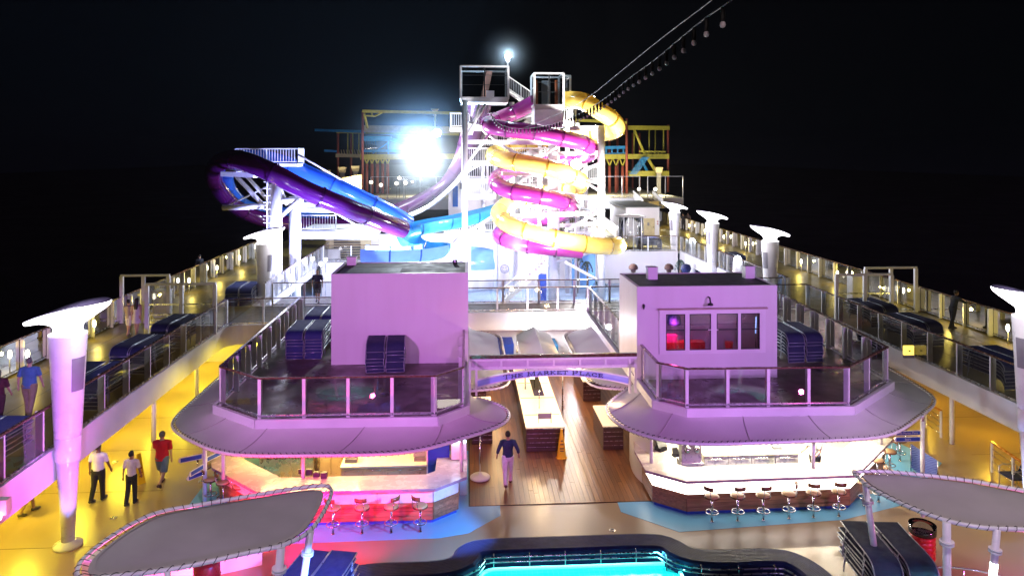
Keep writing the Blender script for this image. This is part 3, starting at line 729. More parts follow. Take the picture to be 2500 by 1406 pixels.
# floors and ceilings inside the bars
def tiles(label, x0, x1, y0, y1, s=.24):
    fl = struct(MB().box(x0, y0, .002, x1, y1, .012), 'bar_floor', mat('tile_grout', (.20, .12, .04), .6))
    q = MB().box(0, 0, 0, s - .012, s - .012, .008); me = bpy.data.meshes.new('tile'); me.from_pydata(q.v, [], q.f); me.materials.append(mat('cream_floor_tile', (.62, .50, .30), .3))
    nx, ny = int((x1 - x0) / s), int((y1 - y0) / s)
    for i in range(nx):
        for j in range(ny):
            o = bpy.data.objects.new('tile', me); COL.objects.link(o); o.parent = fl; o.location = (x0 + i * s, y0 + j * s, .012)
tiles('l', -6.3, -2.6, 22.2, 26.6)
struct(MB().box(6.4, 22.3, .007, 14.3, 26.6, .014), 'bar_floor', mat('pale_floor_tile', (.6, .55, .45), .35))
struct(MB().box(-7.2, 27.0, 0.0, -.2, 27.15, 2.34), 'bar_back_wall', mat('cream_wall', (.66, .58, .42), .5))
struct(MB().box(6.5, 26.6, 0.0, 14.5, 26.75, 2.34), 'bar_back_wall', mat('white_tile_wall', (.70, .69, .66), .35))
struct(MB().box(6.25, 23.6, .0, 6.37, 26.6, 2.34), 'bar_side_wall', M['white'])
# curved white wall at the left end of the right bar
cw = [Vector((5.72, 25.25, 0)), Vector((5.62, 24.4, 0)), Vector((5.68, 23.7, 0)), Vector((5.88, 23.1, 0))]
cw = spline(cw, 5); struct(strip(cw, offset(cw, -.1), 0.006, 2.04), 'bar_end_wall', M['white'])
# bar cabinets along the back
def backbar(label, x0, x1, y0, y1, doors, mfront, mtop, z=.9):
    t = thing('back_counter', label, 'cabinet', ((x0 + x1) / 2, y0, 0))
    MB().box(x0, y0 + .03, .08, x1, y1, z - .05).build('carcass', M[mfront], t)
    MB().box(x0 - .03, y0 - .03, z - .05, x1 + .03, y1, z).build('worktop', M[mtop], t)
    wd = (x1 - x0) / doors
    for i in range(doors):
        d = MB().box(x0 + i * wd + .015, y0, .12, x0 + (i + 1) * wd - .015, y0 + .028, z - .08).build('door', M[mfront], t)
        MB().tube([(x0 + i * wd + .1, y0 - .025, z - .14), (x0 + (i + 1) * wd - .1, y0 - .025, z - .14)], .012, 6).build('handle', M['chrome'], d)
    MB().box(x0 + .02, y0 + .06, 0.013, x1 - .02, y1, .08).build('plinth', M['black'], t)
    return t
M['cab_warm'] = mat('brushed_cabinet', (.46, .34, .22), .35, .3, var=.1)
M['cab_white'] = mat('steel_cabinet', (.62, .60, .55), .3, .3, var=.08)
M['lit_top'] = mat('cream_worktop', (.78, .70, .52), .2)
backbar('brushed cabinet row with lit cream worktop inside the left bar', -3.9, -1.25, 23.2, 24.1, 4, 'cab_warm', 'lit_top')
backbar('pale steel cabinet row along the back of the right bar', D(1720, 1120, 23.4).x, D(1950, 1120, 23.4).x, 23.4, 24.2, 4, 'cab_white', 'lit_top')
# shelf with bottles wall in the left bar
c = thing('wall_shelf', 'white lit splashback with a thin brown rail in the left bar', 'shelf', (-2.4, 24.15, .9))
MB().box(-3.9, 24.12, .905, -1.2, 24.2, 2.1).build('back_board', M['lit_top'], c)
r = MB(); 
for z in (1.15, 1.28): r.box(-3.0, 24.02, z, -1.6, 24.05, z + .02)
for k in range(7): r.box(-3.0 + k * .228, 24.02, 1.10, -2.97 + k * .228, 24.05, 1.30)
r.build('rail', M['dark_wood'], c)
def register(label, loc, m='black', sc=1.0, rz=0.0):
    t = thing('cash_register', label, 'register', loc, 'covered tills and screens')
    x, y, z = loc
    MB().obox((x, y, z + .06 * sc), (.34 * sc, .3 * sc, .12 * sc), rz).build('till_base', M[m], t)
    mb = MB(); pts = [(-.20, -.1, .14), (.20, -.1, .14), (.17, .08, .46), (-.17, .08, .46), (-.20, 0, .13), (.20, 0, .13), (.17, .13, .45), (-.17, .13, .45)]
    R = Matrix.Rotation(rz, 3, 'Z'); vs = [Vector(loc) + R @ (Vector(p) * sc) for p in pts]
    mb.add(vs, [(0, 1, 2, 3), (7, 6, 5, 4), (0, 4, 5, 1), (1, 5, 6, 2), (2, 6, 7, 3), (3, 7, 4, 0)])
    mb.build('till_screen', M[m], t); return t
M['cover'] = mat('grey_cover', (.20, .19, .19), .7)
register('till under a grey cover at the left end of the lit worktop', (-3.65, 23.6, .9), 'cover', 1.1)
register('till under a grey cover at the right end of the lit worktop', (-1.5, 23.6, .9), 'cover', 1.0)
register('dark tilted till screen at the left end of the right bar', (6.22, 23.35, 1.11), 'black', .9, .5)
register('small dark till screen near the drinks machine', (6.55, 22.85, 1.11), 'black', .55, .3)
register('grey tilted tray stand on the right bar worktop', (10.2, 23.75, .9), 'lframe', .8, 0)
# drinks machine with two bowls
dm = thing('drinks_machine', 'pale drinks machine with two round bowls in the right bar', 'machine', (7.05, 23.0, .0))
MB().box(6.72, 22.75, .02, 7.42, 23.3, .9).build('cabinet', M['cab_white'], dm)
MB().box(6.76, 22.85, .9, 7.38, 23.25, 1.45).build('body', M['cab_white'], dm)
for x in (6.92, 7.22): MB().lathe([(.02, -.02), (.09, .02), (.11, .1), (.09, .18), (.02, .22)], 14, (x, 22.82, 1.22)).build('bowl', M['chrome'], dm)
# dark kitchen gear at the left end of the left bar
kg = thing('coffee_machine', 'dark coffee machine on the steel worktop in the left bar', 'machine', (-5.8, 24.3, 0))
MB().box(-6.6, 23.9, .013, -4.9, 24.6, .9).build('cabinet', M['steel'], kg); MB().box(-6.4, 24.0, .9, -5.2, 24.5, 1.35).build('body', M['black'], kg)
q = MB()
for x in (-6.1, -5.8, -5.5): q.tube([(x, 23.98, 1.15), (x, 23.88, 1.1), (x, 23.88, 1.0)], .03, 8)
q.build('spout', M['chrome'], kg)
ob = thing('tall_cupboard', 'amber cupboard standing beside the coffee machine', 'cupboard', (-4.4, 24.5, 0))
MB().box(-4.8, 24.4, .013, -4.05, 25.1, 1.9).build('carcass', M['cab_warm'], ob); MB().box(-4.78, 24.37, .1, -4.44, 24.4, 1.85).build('door', M['cab_warm'], ob); MB().box(-4.41, 24.37, .1, -4.07, 24.4, 1.85).build('door', M['cab_warm'], ob)
bc = thing('bottle_crate', 'black bottle rack on the inner edge of the left bar', 'rack', (-4.55, 22.0, 1.11))
for i in range(4):
    MB().box(-5.0 + i * .24, 22.25 - i * .12, 1.11, -4.82 + i * .24, 22.37 - i * .12, 1.24 + .04 * (i % 2)).build('rack_cell', M['black'], bc)
# blue screens and shining steel fridge at the right end of the left bar
bb = thing('blue_screen_wall', 'plain blue partition at the right end of the left bar', 'partition', (-.9, 23.3, 0))
MB().box(-1.22, 23.2, .013, -.55, 23.26, 2.2).build('panel', M['blue_panel'], bb); MB().box(-1.26, 23.18, .013, -1.22, 23.28, 2.25).build('frame', M['white2'], bb)
fr = thing('steel_fridge', 'shining pale fridge lit blue at the end of the left bar', 'fridge', (-.3, 23.0, 0))
MB().box(-.50, 22.95, .013, .0, 23.5, 1.75).build('body', M['chrome'], fr)
for z in (.55, 1.15): MB().box(-.48, 22.92, z, -.02, 22.947, z + .52).build('door', M['panel_white'], fr)
MB().box(-.47, 22.88, 1.69, -.03, 22.93, 1.74).build('light_strip', glow('blue_white_strip', (.6, .75, 1.0), 14), fr)
lamp('POINT', 'fridge_light', (-.3, 22.75, 1.9), 18, (.5, .65, 1.0), .15)

# posts carrying the canopies
for i, (x, y, lab) in enumerate(((P(545, 1170, 1.1).x, P(545, 1170, 1.1).y, 'lilac canopy post at the left corner of the left bar'), (P(728, 1190, 1.1).x, 22.0, 'pink lit canopy post in the middle of the left bar'), (P(1127, 1150, 1.1).x, P(1127, 1150, 1.1).y, 'pale canopy post at the right end of the left bar'),
        (P(1590, 1130, 1.1).x, P(1590, 1130, 1.1).y, 'white canopy post at the left end of the right bar'), (P(1991, 1148, 1.1).x, P(1991, 1148, 1.1).y + .15, 'white canopy post beside the bartender'), (P(2150, 1085, 1.1).x, P(2150, 1085, 1.1).y, 'white canopy post at the far right end of the right bar'))):
    tag(MB().tube([(x, y, 1.112), (x, y, 2.10)], .055, 12).build('canopy_post', M['white2']), lab, 'post', 'canopy posts standing on the bars')
# lamps fixed under the canopy decks
def striplight(label, x0, x1, y, z, col, e, power, rz=0):
    t = MB().box(x0, y - .04, z - .03, x1, y + .04, z).build('strip_light', glow('strip_' + label[:12], col, e)); tag(t, label, 'lamp', 'strip lights under the bar decks')
    lamp('AREA', 'strip_lamp', ((x0 + x1) / 2, y, z - .05), power, col, (x1 - x0, .12), ((x0 + x1) / 2, y, 0))
striplight('front strip light under the right bar deck', 6.9, 12.6, 23.0, 2.33, (1.0, .88, .66), 20, 560)
striplight('rear strip light under the right bar deck', 6.9, 12.8, 25.2, 2.33, (1.0, .88, .66), 20, 700)
striplight('front strip light under the left bar deck', -3.8, -1.3, 23.35, 2.33, (1.0, .66, .28), 8, 60)
striplight('rear strip light under the left bar deck', -6.4, -3.4, 23.6, 2.33, (1.0, .70, .24), 12, 240)
# red and pink floods of the left bar front
lamp('SPOT', 'red_bar_spot', (-7.4, 18.9, 1.5), 2600, (1.0, .01, .04), .08, (-5.2, 21.9, .45), 70)
lamp('SPOT', 'red_bar_spot', (-3.4, 18.3, .5), 620, (1.0, .004, .06), .08, (-3.0, 21.3, .45), 96)
lamp('SPOT', 'pink_bar_spot', (-5.0, 17.6, 1.4), 1150, (1.0, .01, .62), .1, (-3.4, 21.2, .3), 60)
lamp('SPOT', 'blue_bar_spot', (1.8, 17.8, 3.0), 2200, (.20, .42, 1.0), .1, (-1.2, 20.6, .2), 46)

# ------------------------------------------------------------------ bar stools
def make_stool():
    t = thing('bar_stool', 'x', 'stool', (0, 0, 0))
    MB().lathe([(.0, .70), (.17, .70), (.20, .72), (.20, .755), (.17, .775), (.0, .78)], 20).build('seat', mat('tan_seat', (.62, .40, .18), .35), t)
    MB().lathe([(.195, .69), (.212, .70), (.212, .735), (.195, .74)], 20).build('seat_rim', M['teak'], t)
    mb = MB(); lo = []
    for i in range(9):
        a = pi * 1.5 + (i - 4) / 4 * .75
        rr = .225
        c, s_ = cos(a), sin(a)
        lo.append([Vector((c * rr, s_ * rr, .96)), Vector((c * (rr + .025), s_ * (rr + .025), .96)), Vector((c * (rr + .03), s_ * (rr + .03), 1.07)), Vector((c * (rr + .005), s_ * (rr + .005), 1.07))])
    mb.loft(lo, cap0=True, cap1=True).build('backrest', M['teak'], t)
    for sx in (-.09, .09): MB().tube([(sx, -.17, .70), (sx * 1.05, -.215, .80), (sx * 1.05, -.232, 1.0)], .011, 6).build('back_strut', M['chrome'], t)
    MB().tube([(0, 0, .02), (0, 0, .70)], .035, 12).build('pole', M['chrome'], t)
    MB().lathe([(.05, .007), (.05, .02), (.036, .03)], 14).build('floor_flange', M['chrome'], t)
    ring = MB().tube([(.18 * cos(a), .18 * sin(a), .28) for a in [2 * pi * k / 24 for k in range(24)]], .014, 8, closed=True)
    r = ring.build('foot_ring', M['chrome'], t)
    for k in range(3):
        a = 2 * pi * k / 3 + .5; MB().tube([(.03 * cos(a), .03 * sin(a), .28), (.175 * cos(a), .175 * sin(a), .28)], .011, 6).build('spoke', M['chrome'], r)
    return t
stool = make_stool(); used = False
SR = [(1738, 1273, -.9), (1801, 1271.5, .05), (1863.5, 1270, .12), (1926, 1266, 1.2), (1986, 1263, -.35), (2048, 1260, -.2)]
SL = [(813, 1304, -.4), (884, 1302, -.1), (955, 1300, .8), (1026, 1298, -.7)]
for i, (px, py, a) in enumerate(SR):
    p = P(px, py, .006); place(stool, used, p, a, 'cream seated bar stool, %s from the left at the glowing bar front' % ORD[i], 'stools at the bars'); used = True
for i, (px, py, a) in enumerate(SL):
    p = P(px, py, .006); place(stool, True, p, a, 'red lit bar stool, %s from the left at the left bar front' % ORD[i], 'stools at the bars')
for i, (px, py, a) in enumerate([(2110, 1235, .9), (2145, 1225, 1.3), (2142, 1178, 1.6), (2172, 1155, 1.9), (2197, 1125, 2.2)]):
    p = P(px, py, .006); place(stool, True, p, a, 'amber bar stool on the right flank of the right bar, %s from the front' % ORD[i], 'stools at the bars')
for i, (px, py, a) in enumerate([(514, 1228, -1.2), (545, 1236, -1.1), (585, 1246, -1.0), (500, 1195, -1.3)]):
    p = P(px, py, .006); place(stool, True, p, a, 'red stool on the left flank of the left bar, %s' % ['beside the signpost', 'second from the signpost', 'nearest the grey shade', 'farthest back'][i], 'stools at the bars')

M['counter_glow'] = glow('emissive_cream_top', (1.0, .80, .48), .85, (.7, .6, .45))  # buffet tops: cream glow put into the material by emission
# ------------------------------------------------------------------ market buffet counters
def buffet(label, x0, x1, y0, y1, z=.92, light=True):
    t = thing('buffet_counter', label, 'counter', ((x0 + x1) / 2, y0, .022), 'market buffet counters')
    MB().box(x0 + .06, y0 + .06, .03, x1 - .06, y1, z - .06).build('carcass', M['black'], t)
    nb = 5
    for k in range(nb):
        za = .04 + k * (z - .12) / nb; h = (z - .12) / nb
        MB().box(x0 + .03, y0 + .025, za, x1 - .03, y0 + .055, za + h - .018).build('timber_board', M['dark_wood'], t)
        MB().box(x0 + .02, y0 + .06, za, x0 + .055, y1, za + h - .018).build('timber_board', M['dark_wood'], t)
        MB().box(x1 - .055, y0 + .06, za, x1 - .02, y1, za + h - .018).build('timber_board', M['dark_wood'], t)
        MB().box(x0 + .05, y0 + .035, za + h - .016, x1 - .05, y0 + .058, za + h - .002).build('steel_inlay', M['steel'], t)
    MB().box(x0, y0, z - .05, x1, y1, z).build('counter_top', M['counter_glow'], t)
    return t
bc0 = P(1285, 1048, .92); bc1 = P(1382, 1045, .92)
bt = buffet('long central buffet with a glowing cream top', bc0.x, bc1.x, 26.1, 35.0)
for k in range(4): MB().box(bc0.x + .05, 27.3 + k * 1.9, .921, bc1.x - .05, 27.33 + k * 1.9, .935).build('top_joint', M['cab_warm'], bt)
g = MB()
for y in (28.0, 30.0, 32.0, 34.0): g.tube([(2.75, y, .92), (2.75, y, 1.75)], .018, 8)
g.build('guard_post', M['chrome'], bt)
MB().box(2.55, 28.0, 1.40, 2.95, 34.0, 1.415).build('heat_shelf', M['pane'], bt)
tr = thing('tray_stand', 'small grey tray stand on the near end of the central buffet', 'stand', (2.8, 26.5, .92))
MB().box(2.58, 26.50, 1.06, 3.02, 26.56, 1.24).build('plate', M['cover'], tr)
for x in (2.56, 3.02): MB().box(x, 26.48, .92, x + .03, 26.58, 1.28).build('foot', M['steel'], tr)
a = P(1453, 990, .92); b = P(1474, 1046, .92)
buffet('short buffet beside the right bar canopy', 4.85, 5.62, 26.1, 28.2)
buffet('dark buffet farther back on the right of the market', 4.95, 5.75, 31.3, 34.2)
buffet('dark buffet in the shade on the left of the market', .15, .95, 26.9, 29.5)
buffet('dark buffet farther back on the left of the market', .12, .85, 32.0, 34.5)
for x, y, z, pw in ((2.75, 27.0, 2.3, 38), (2.75, 29.2, 2.3, 45), (2.8, 31.5, 1.72, 40), (2.8, 33.8, 1.72, 40), (4.4, 28.5, 2.1, 26), (4.6, 32.5, 1.9, 34), (1.2, 28.5, 1.9, 22), (1.2, 32.5, 1.9, 26), (3.6, 36.4, 2.1, 90), (5.3, 36.4, 2.0, 60), (3.3, 24.4, 2.3, 14), (5.0, 24.6, 2.2, 10)):
    lamp('POINT', 'market_light', (x, y, z), pw * 3.2, (1.0, .66, .32) if y < 36 else (.95, .93, 1.0), .12)
# awnings of the market
def awning(label, x_wall, x_edge, y0, y1):
    t = thing('market_awning', label, 'awning', (x_edge, y0, 2.05), 'market awnings')
    edge = fillet([Vector((x_wall, y0, 2.10)), Vector((x_edge, y0 + .5, 2.05)), Vector((x_edge, y1 - .6, 2.05)), Vector((x_wall, y1, 2.10))], .9, 8, closed=False)
    n = 33; O = resample(edge, n); I = [Vector((x_wall, y0 + (y1 - y0) * k / (n - 1), 2.38)) for k in range(n)]
    hem = [o.lerp(i, .12) for o, i in zip(O, I)]
    for a_, b_ in ((0, 11), (11, 22), (22, 32)):
        MB().loft([[hem[j].lerp(I[j], f) for j in range(a_, b_ + 1)] for f in (0, .5, 1)], closed=False).build('canvas_panel', M['canvas'], t)
    MB().tube(O, .045, 8).build('edge_tube', M['white2'], t); lacing(O, hem, .05, 60).build('lacing', M['cord'], t)
awning('grey awning along the left side of the market', 0.02, 1.60, 26.5, 35.6)
awning('grey awning along the right side of the market', 6.08, 4.50, 26.3, 35.6)
tn = thing('ridge_tent', 'grey ridged tent roof over the central buffet', 'tent', (3.2, 30.2, 1.9))
MB().add([(2.35, 30.2, 1.9), (3.2, 30.2, 2.32), (3.2, 35.4, 2.32), (2.35, 35.4, 1.9)], [(0, 1, 2, 3)]).build('roof_slope', M['canvas'], tn)
MB().add([(4.0, 30.2, 1.9), (4.0, 35.4, 1.9), (3.2, 35.4, 2.32), (3.2, 30.2, 2.32)], [(0, 1, 2, 3)]).build('roof_slope', M['canvas'], tn)
for y in (30.2, 35.4): MB().add([(2.35, y, 1.9), (4.0, y, 1.9), (3.2, y, 2.32)], [(0, 1, 2)]).build('gable', M['canvas'], tn)
for x, y in ((2.4, 30.3), (3.95, 30.3), (2.4, 35.3), (3.95, 35.3)): MB().tube([(x, y, .93 if x < 3.5 and y < 35 else 0.03), (x, y, 1.92)], .03, 8).build('tent_pole', M['steel'], tn)
# wet floor signs
def floor_sign_cone(label, p, h=1.0):
    t = thing('caution_cone', label, 'floor sign', p)
    x, y, z = p; mb = MB(); lo = []
    for f, r in ((0, .17), (.02, .17), (.03, .135), (.55, .085), (.9, .04), (1.0, .035)):
        lo.append([Vector((x + r * cos(a) * 1.25, y + r * sin(a), z + f * h)) for a in [pi / 4 + k * pi / 4 for k in range(8)]])
    mb.loft(lo, cap0=True, cap1=True, smooth=False).build('cone_body', M['gold'], t)
    for zc, wd in ((.62, .04), (.50, .06), (.36, .075), (.28, .06)): MB().box(x - wd, y - .128 + zc * .06, z + zc * h - .018, x + wd, y - .118 + zc * .06, z + zc * h + .018).build('warning_mark', M['cord'], t)
    return t
floor_sign_cone('tall yellow caution cone at the corner of the central buffet', P(1371, 1117, .022))
def floor_sign_a(label, p, rz):
    t = thing('caution_board', label, 'floor sign', p)
    for s in (-1, 1):
        mb = MB(); lo = []
        for u, zt in ((.13, 0), (.05, .95)):
            lo.append([Vector(p) + Matrix.Rotation(rz, 3, 'Z') @ Vector((a, s * (.16 - .14 * zt / .95) + b, zt)) for a, b in ((-u, -.01), (u, -.01), (u, .01), (-u, .01))])
        l = mb.loft(lo, cap0=True, cap1=True, smooth=False).build('board', M['gold'], t)
    for zc in (.25, .36, .5): MB().add([Vector(p) + Matrix.Rotation(rz, 3, 'Z') @ Vector((xx, -.175 + .14 * (zc + dz) / .95, zc + dz)) for xx, dz in ((-.05, -.02), (.05, -.02), (.05, .02), (-.05, .02))], [(0, 1, 2, 3)]).build('warning_mark', M['red_plastic'], t)
floor_sign_a('yellow folding caution board beside the crew woman', P(339, 1178, .0), .9)
# round weighted base of a parasol
pb = thing('parasol_base', 'round pale stone parasol base with a steel pole', 'parasol base', P(1172, 1167, .022))
c = P(1172, 1167, .022)
MB().lathe([(.30, 0), (.33, .02), (.33, .06), (.28, .10), (.08, .13), (.06, .2)], 24, c).build('base', M['white'], pb); MB().tube([c + Vector((0, 0, .1)), c + Vector((0, 0, 1.35))], .022, 10).build('pole', M['chrome'], pb)
q = MB()
for k in range(4): a = k * pi / 2 + .4; q.lathe([(.03, -.022), (.03, .012)], 8, c + Vector((.28 * cos(a), .28 * sin(a), 0)))
q.build('caster', M['black'], pb)
# ================================================================== PROMENADE RAILINGS, LAMPS, LOUNGERS
railing('outer glass railing along the left promenade against the black sky', [(XLO, 66.0), (XLO, 11.0)], ZU, 1.70, group='promenade railings', post=(.06, .12), wide=3, start=1)
railing('outer glass railing along the right promenade against the black sky', [(XRO, 12.0), (XRO, 92.0)], ZU, 1.75, group='promenade railings', post=(.06, .12), wide=3, start=1)
railing('inner glass railing above the yellow floor on the left', [(XLI, 12.0), (XLI, 35.15), (-7.9, 35.35), (-0.3, 35.5)], ZU, 1.62, group='promenade railings', inward=1, post=(.06, .2))
railing('inner glass railing above the amber floor on the right', [(6.3, 37.35), (XRI, 37.35), (XRI, 12.0)], ZU, 1.70, group='promenade railings', inward=1, post=(.06, .2))
railing('far glass railing of the bridge deck left of the deckhouse', [(-0.3, 39.5), (-10.2, 39.5)], ZU, 1.75, group='bridge railings', post=(.09, .09))
railing('near glass railing of the bridge deck between the deckhouses', [(0.0, 37.35), (6.15, 37.35)], ZU, 1.75, group='bridge railings', post=(.09, .09))
railing('far glass railing of the bridge deck between and right of the deckhouses', [(17.3, 39.5), (0.0, 39.5)], ZU, 1.95, group='bridge railings', post=(.11, .11))
railing('inner glass railing of the left promenade beside the splash area', [(-10.6, 39.6), (-10.6, 57.5)], ZU, 1.3, group='promenade railings', post=(.07, .16))
railing('inner glass railing of the right promenade beside the splash area', [(17.6, 60.0), (17.6, 39.6)], ZU, 1.6, group='promenade railings', post=(.07, .16))

# oval deck lights on the railings
def deck_light(x, y, inward, label):
    t = thing('deck_light', label, 'lamp', (x + inward * .30, y, ZU + .3), 'oval deck lights along the railings')
    cx, z = x + inward * .30, ZU + .68
    MB().lathe([(.0, -.16), (.045, -.14), (.066, -.07), (.07, 0), (.066, .07), (.045, .14), (0, .16)], 12, (cx, y, z)).build('glass_globe', M['lamp_warm'], t)
    MB().tube([(cx, y, ZU + .001), (cx, y, ZU + .49)], .018, 8).build('stem', M['white2'], t)
    lamp('POINT', 'deck_light_bulb', (cx + inward * .22, y - .12, z + .05), 48, (1.0, .74, .13), .06)
M['lamp_warm'] = glow('oval_lamp_glass', (1.0, .93, .72), 9)
YL = [17.6, 22.8] + [P(a, b, 3.28).y for a, b in ((61, 864), (228, 790), (344, 735), (455, 685), (523, 654), (580, 629))] + [59.5]
YR = [20.0, 25.0, 29.8] + [P(a, b, 3.28).y for a, b in ((2300, 757), (2152, 710), (2030, 667), (1946, 638.6), (1819, 595), (1769, 578))] + [69.5, 74.5, 80]
for i, y in enumerate(YL):
    deck_light(XLO, y, 1, 'oval deck light on the left outer railing, %s from the near end' % ORD[i])
for i, y in enumerate(YR):
    deck_light(XRO, y, -1, 'oval deck light on the right outer railing, %s from the near end' % ORD[i])

# horn shaped lamp columns
M['horn'] = glow('lit_horn', (.97, .95, 1.0), 5.5)
def horn_lamp(x, y, out, label, zb=0.0, blue=False):
    t = thing('lamp_column', label, 'lamp', (x, y, zb), 'lamp columns with tilted horn tops')
    MB().lathe([(.36, .0), (.36, .07), (.20, .13), (.18, .16)], 28, (x, y, zb)).build('base_plate', M['white2'], t)
    MB().lathe([(.165, .14), (.20, 1.0), (.255, 2.0), (.285, 2.55)], 28, (x, y, 0)).build('lower_shaft', M['white2'], t)
    MB().lathe([(.292, 2.35), (.31, 2.36), (.335, 2.98), (.32, 3.0)], 28, (x, y, 0)).build('collar', M['white2'], t)
    MB().lathe([(.325, 2.95), (.345, 3.2), (.40, 4.4), (.475, 5.72), (.475, 5.76), (.44, 5.76)], 32, (x, y, 0)).build('upper_shaft', M['white2'], t)
    # grey panel bent round the shaft, on the side facing the ship's middle
    lo = []
    for k in range(9):
        a = (pi * 0.0 if out < 0 else pi) + (-.9 + .1125 * k) * (1 if out < 0 else -1)
        lo.append([Vector((x + (r + .012) * cos(a), y + (r + .012) * sin(a), z)) for z, r in ((4.25, .392), (5.15, .443))])
    MB().loft(lo, closed=False).build('grey_panel', mat('speaker_grille', (.20, .19, .22), .6), t)
    # horn: from the round neck to a tilted oval dish
    loops = []
    N = 40
    spec = [(.42, 5.70, 0), (.36, 5.80, .02), (.35, 5.90, .08), (.39, 6.00, .16), (.54, 6.09, .30), (.72, 6.18, .55), (.92, 6.26, .85), (1.03, 6.33, .97), (1.07, 6.39, 1.0), (1.075, 6.43, 1.0)]
    for r, z, tl in spec:
        lp = []
        for j in range(N):
            a = 2 * pi * j / N; ex = r * cos(a) * (1 + .02 * tl); ey = r * sin(a) * (1 - .28 * tl)
            xx = ex * out
            zt = z - .25 * tl * ex - .08 * tl * ex * ex + .05 * tl * (ey * ey)
            lp.append(Vector((x + xx, y + ey, zt)))
        loops.append(lp)
    if out < 0: loops = [l[::-1] for l in loops]
    MB().loft(loops).build('glowing_horn', M['horn'], t)
    rim = loops[-1]; top = [[p + Vector((0, 0, .012)) for p in rim]] + [[p.lerp(Vector((x, y, sum(q.z for q in rim) / N)), f) + Vector((0, 0, .04 - .13 * f)) for p in rim] for f in (.03, .3, .7, .95)]
    MB().loft(top, cap1=True).build('dark_lid', mat('lid_violet', (.10, .08, .16), .4), t)
    lamp('POINT', 'horn_light', (x + .1 * -out, y - .25, 6.9), 90, (.95, .93, 1.0), .25)
    lamp('POINT', 'horn_light', (x - out * 1.3, y - .9, 5.7), 60, (.95, .90, .95), .2)
HL = lambda px, py: P(px, py, 5.76)
h_ = HL(166, 813); horn_lamp(h_.x, h_.y, -1, 'lilac lamp column with glowing horn in the left foreground')
h_ = HL(645, 594); horn_lamp(h_.x, h_.y, -1, 'white lamp column with glowing horn below the blue slide tubes')
h_ = HL(2515, 772); RL = h_; horn_lamp(h_.x, h_.y, 1, 'blue lit lamp column cut by the right edge of the photo')
h_ = HL(1880, 588); horn_lamp(h_.x, h_.y, 1, 'nearest of the three white horn lamps on the right side')
h_ = HL(1739, 544); horn_lamp(h_.x, h_.y, 1, 'middle one of the three white horn lamps on the right side')
h_ = HL(1647, 518); horn_lamp(h_.x, h_.y, 1, 'farthest of the three white horn lamps on the right side')
# coloured spots at the feet of the near columns
lamp('SPOT', 'column_uplight', (-10.25, 19.75, .10), 160, (.30, .36, 1.0), .04, (-10.6, 20.4, 2.6), 70)
lamp('SPOT', 'column_uplight', (RL.x - .6, RL.y - .6, .10), 260, (.25, .42, 1.0), .04, (RL.x - .1, RL.y, 2.2), 80)
lamp('SPOT', 'column_magenta', (-7.6, 17.6, .5), 1000, (.85, .14, 1.0), .06, (-10.9, 20.2, 2.5), 50)

# wind screens crossing the promenades
def screen(label, xs, y, ztop, bars):
    t = thing('wind_screen', label, 'screen', (xs[0], y, ZU), 'tall framed wind screens')
    MB().box(xs[0] - .05, y - .06, ztop - .05, xs[-1] + .05, y + .06, ztop + .05).build('top_beam', M['white2'], t)
    for x in xs: MB().box(x - .075, y - .07, ZU, x + .075, y + .07, ztop - .05).build('post', M['white2'], t)
    for zb in bars: MB().box(xs[0], y - .03, zb - .03, xs[-1], y + .03, zb + .03).build('cross_rail', M['steel'], t)
    for a, b in zip(xs, xs[1:]): MB().add([(a + .08, y, ZU + .16), (b - .08, y, ZU + .16), (b - .08, y, ztop - .07), (a + .08, y, ztop - .07)], [(0, 1, 2, 3)]).build('glass_pane', M['pane'], t)
screen('tall framed wind screen at the left outer railing, behind the two women', [-16.35, P(350, 788, ZU).x, P(410, 788, ZU).x], P(345, 788, ZU).y, 4.85, [ZU + .12])
screen('tall framed wind screen at the left inner railing beside stacked loungers', [P(361, 817, ZU).x, P(443, 817, ZU).x, P(523, 817, ZU).x], P(445, 817, ZU).y, 4.85, [3.95, ZU + .9])
screen('tall framed wind screen at the right outer railing', [P(2111, 762, ZU).x, P(2175, 762, ZU).x, P(2238, 762, ZU).x], P(2175, 762, ZU).y, 4.85, [ZU + .12])
screen('tall framed wind screen at the right inner railing', [P(2040, 785, ZU).x, P(2111, 785, ZU).x, P(2179, 785, ZU).x], P(2111, 785, ZU).y, 4.85, [3.95, ZU + .9])
for x, y, lab in ((-15.0, 37.4, 'white locker behind the left wind screen'), (21.4, 39.4, 'white locker behind the right wind screen')):
    t = thing('deck_locker', lab, 'locker', (x, y, ZU)); MB().box(x - .35, y - .3, ZU + .002, x + .35, y + .3, ZU + 1.25).build('body', M['white2'], t); MB().box(x - .38, y - .33, ZU + 1.25, x + .38, y + .33, ZU + 1.32).build('lid', M['white2'], t)

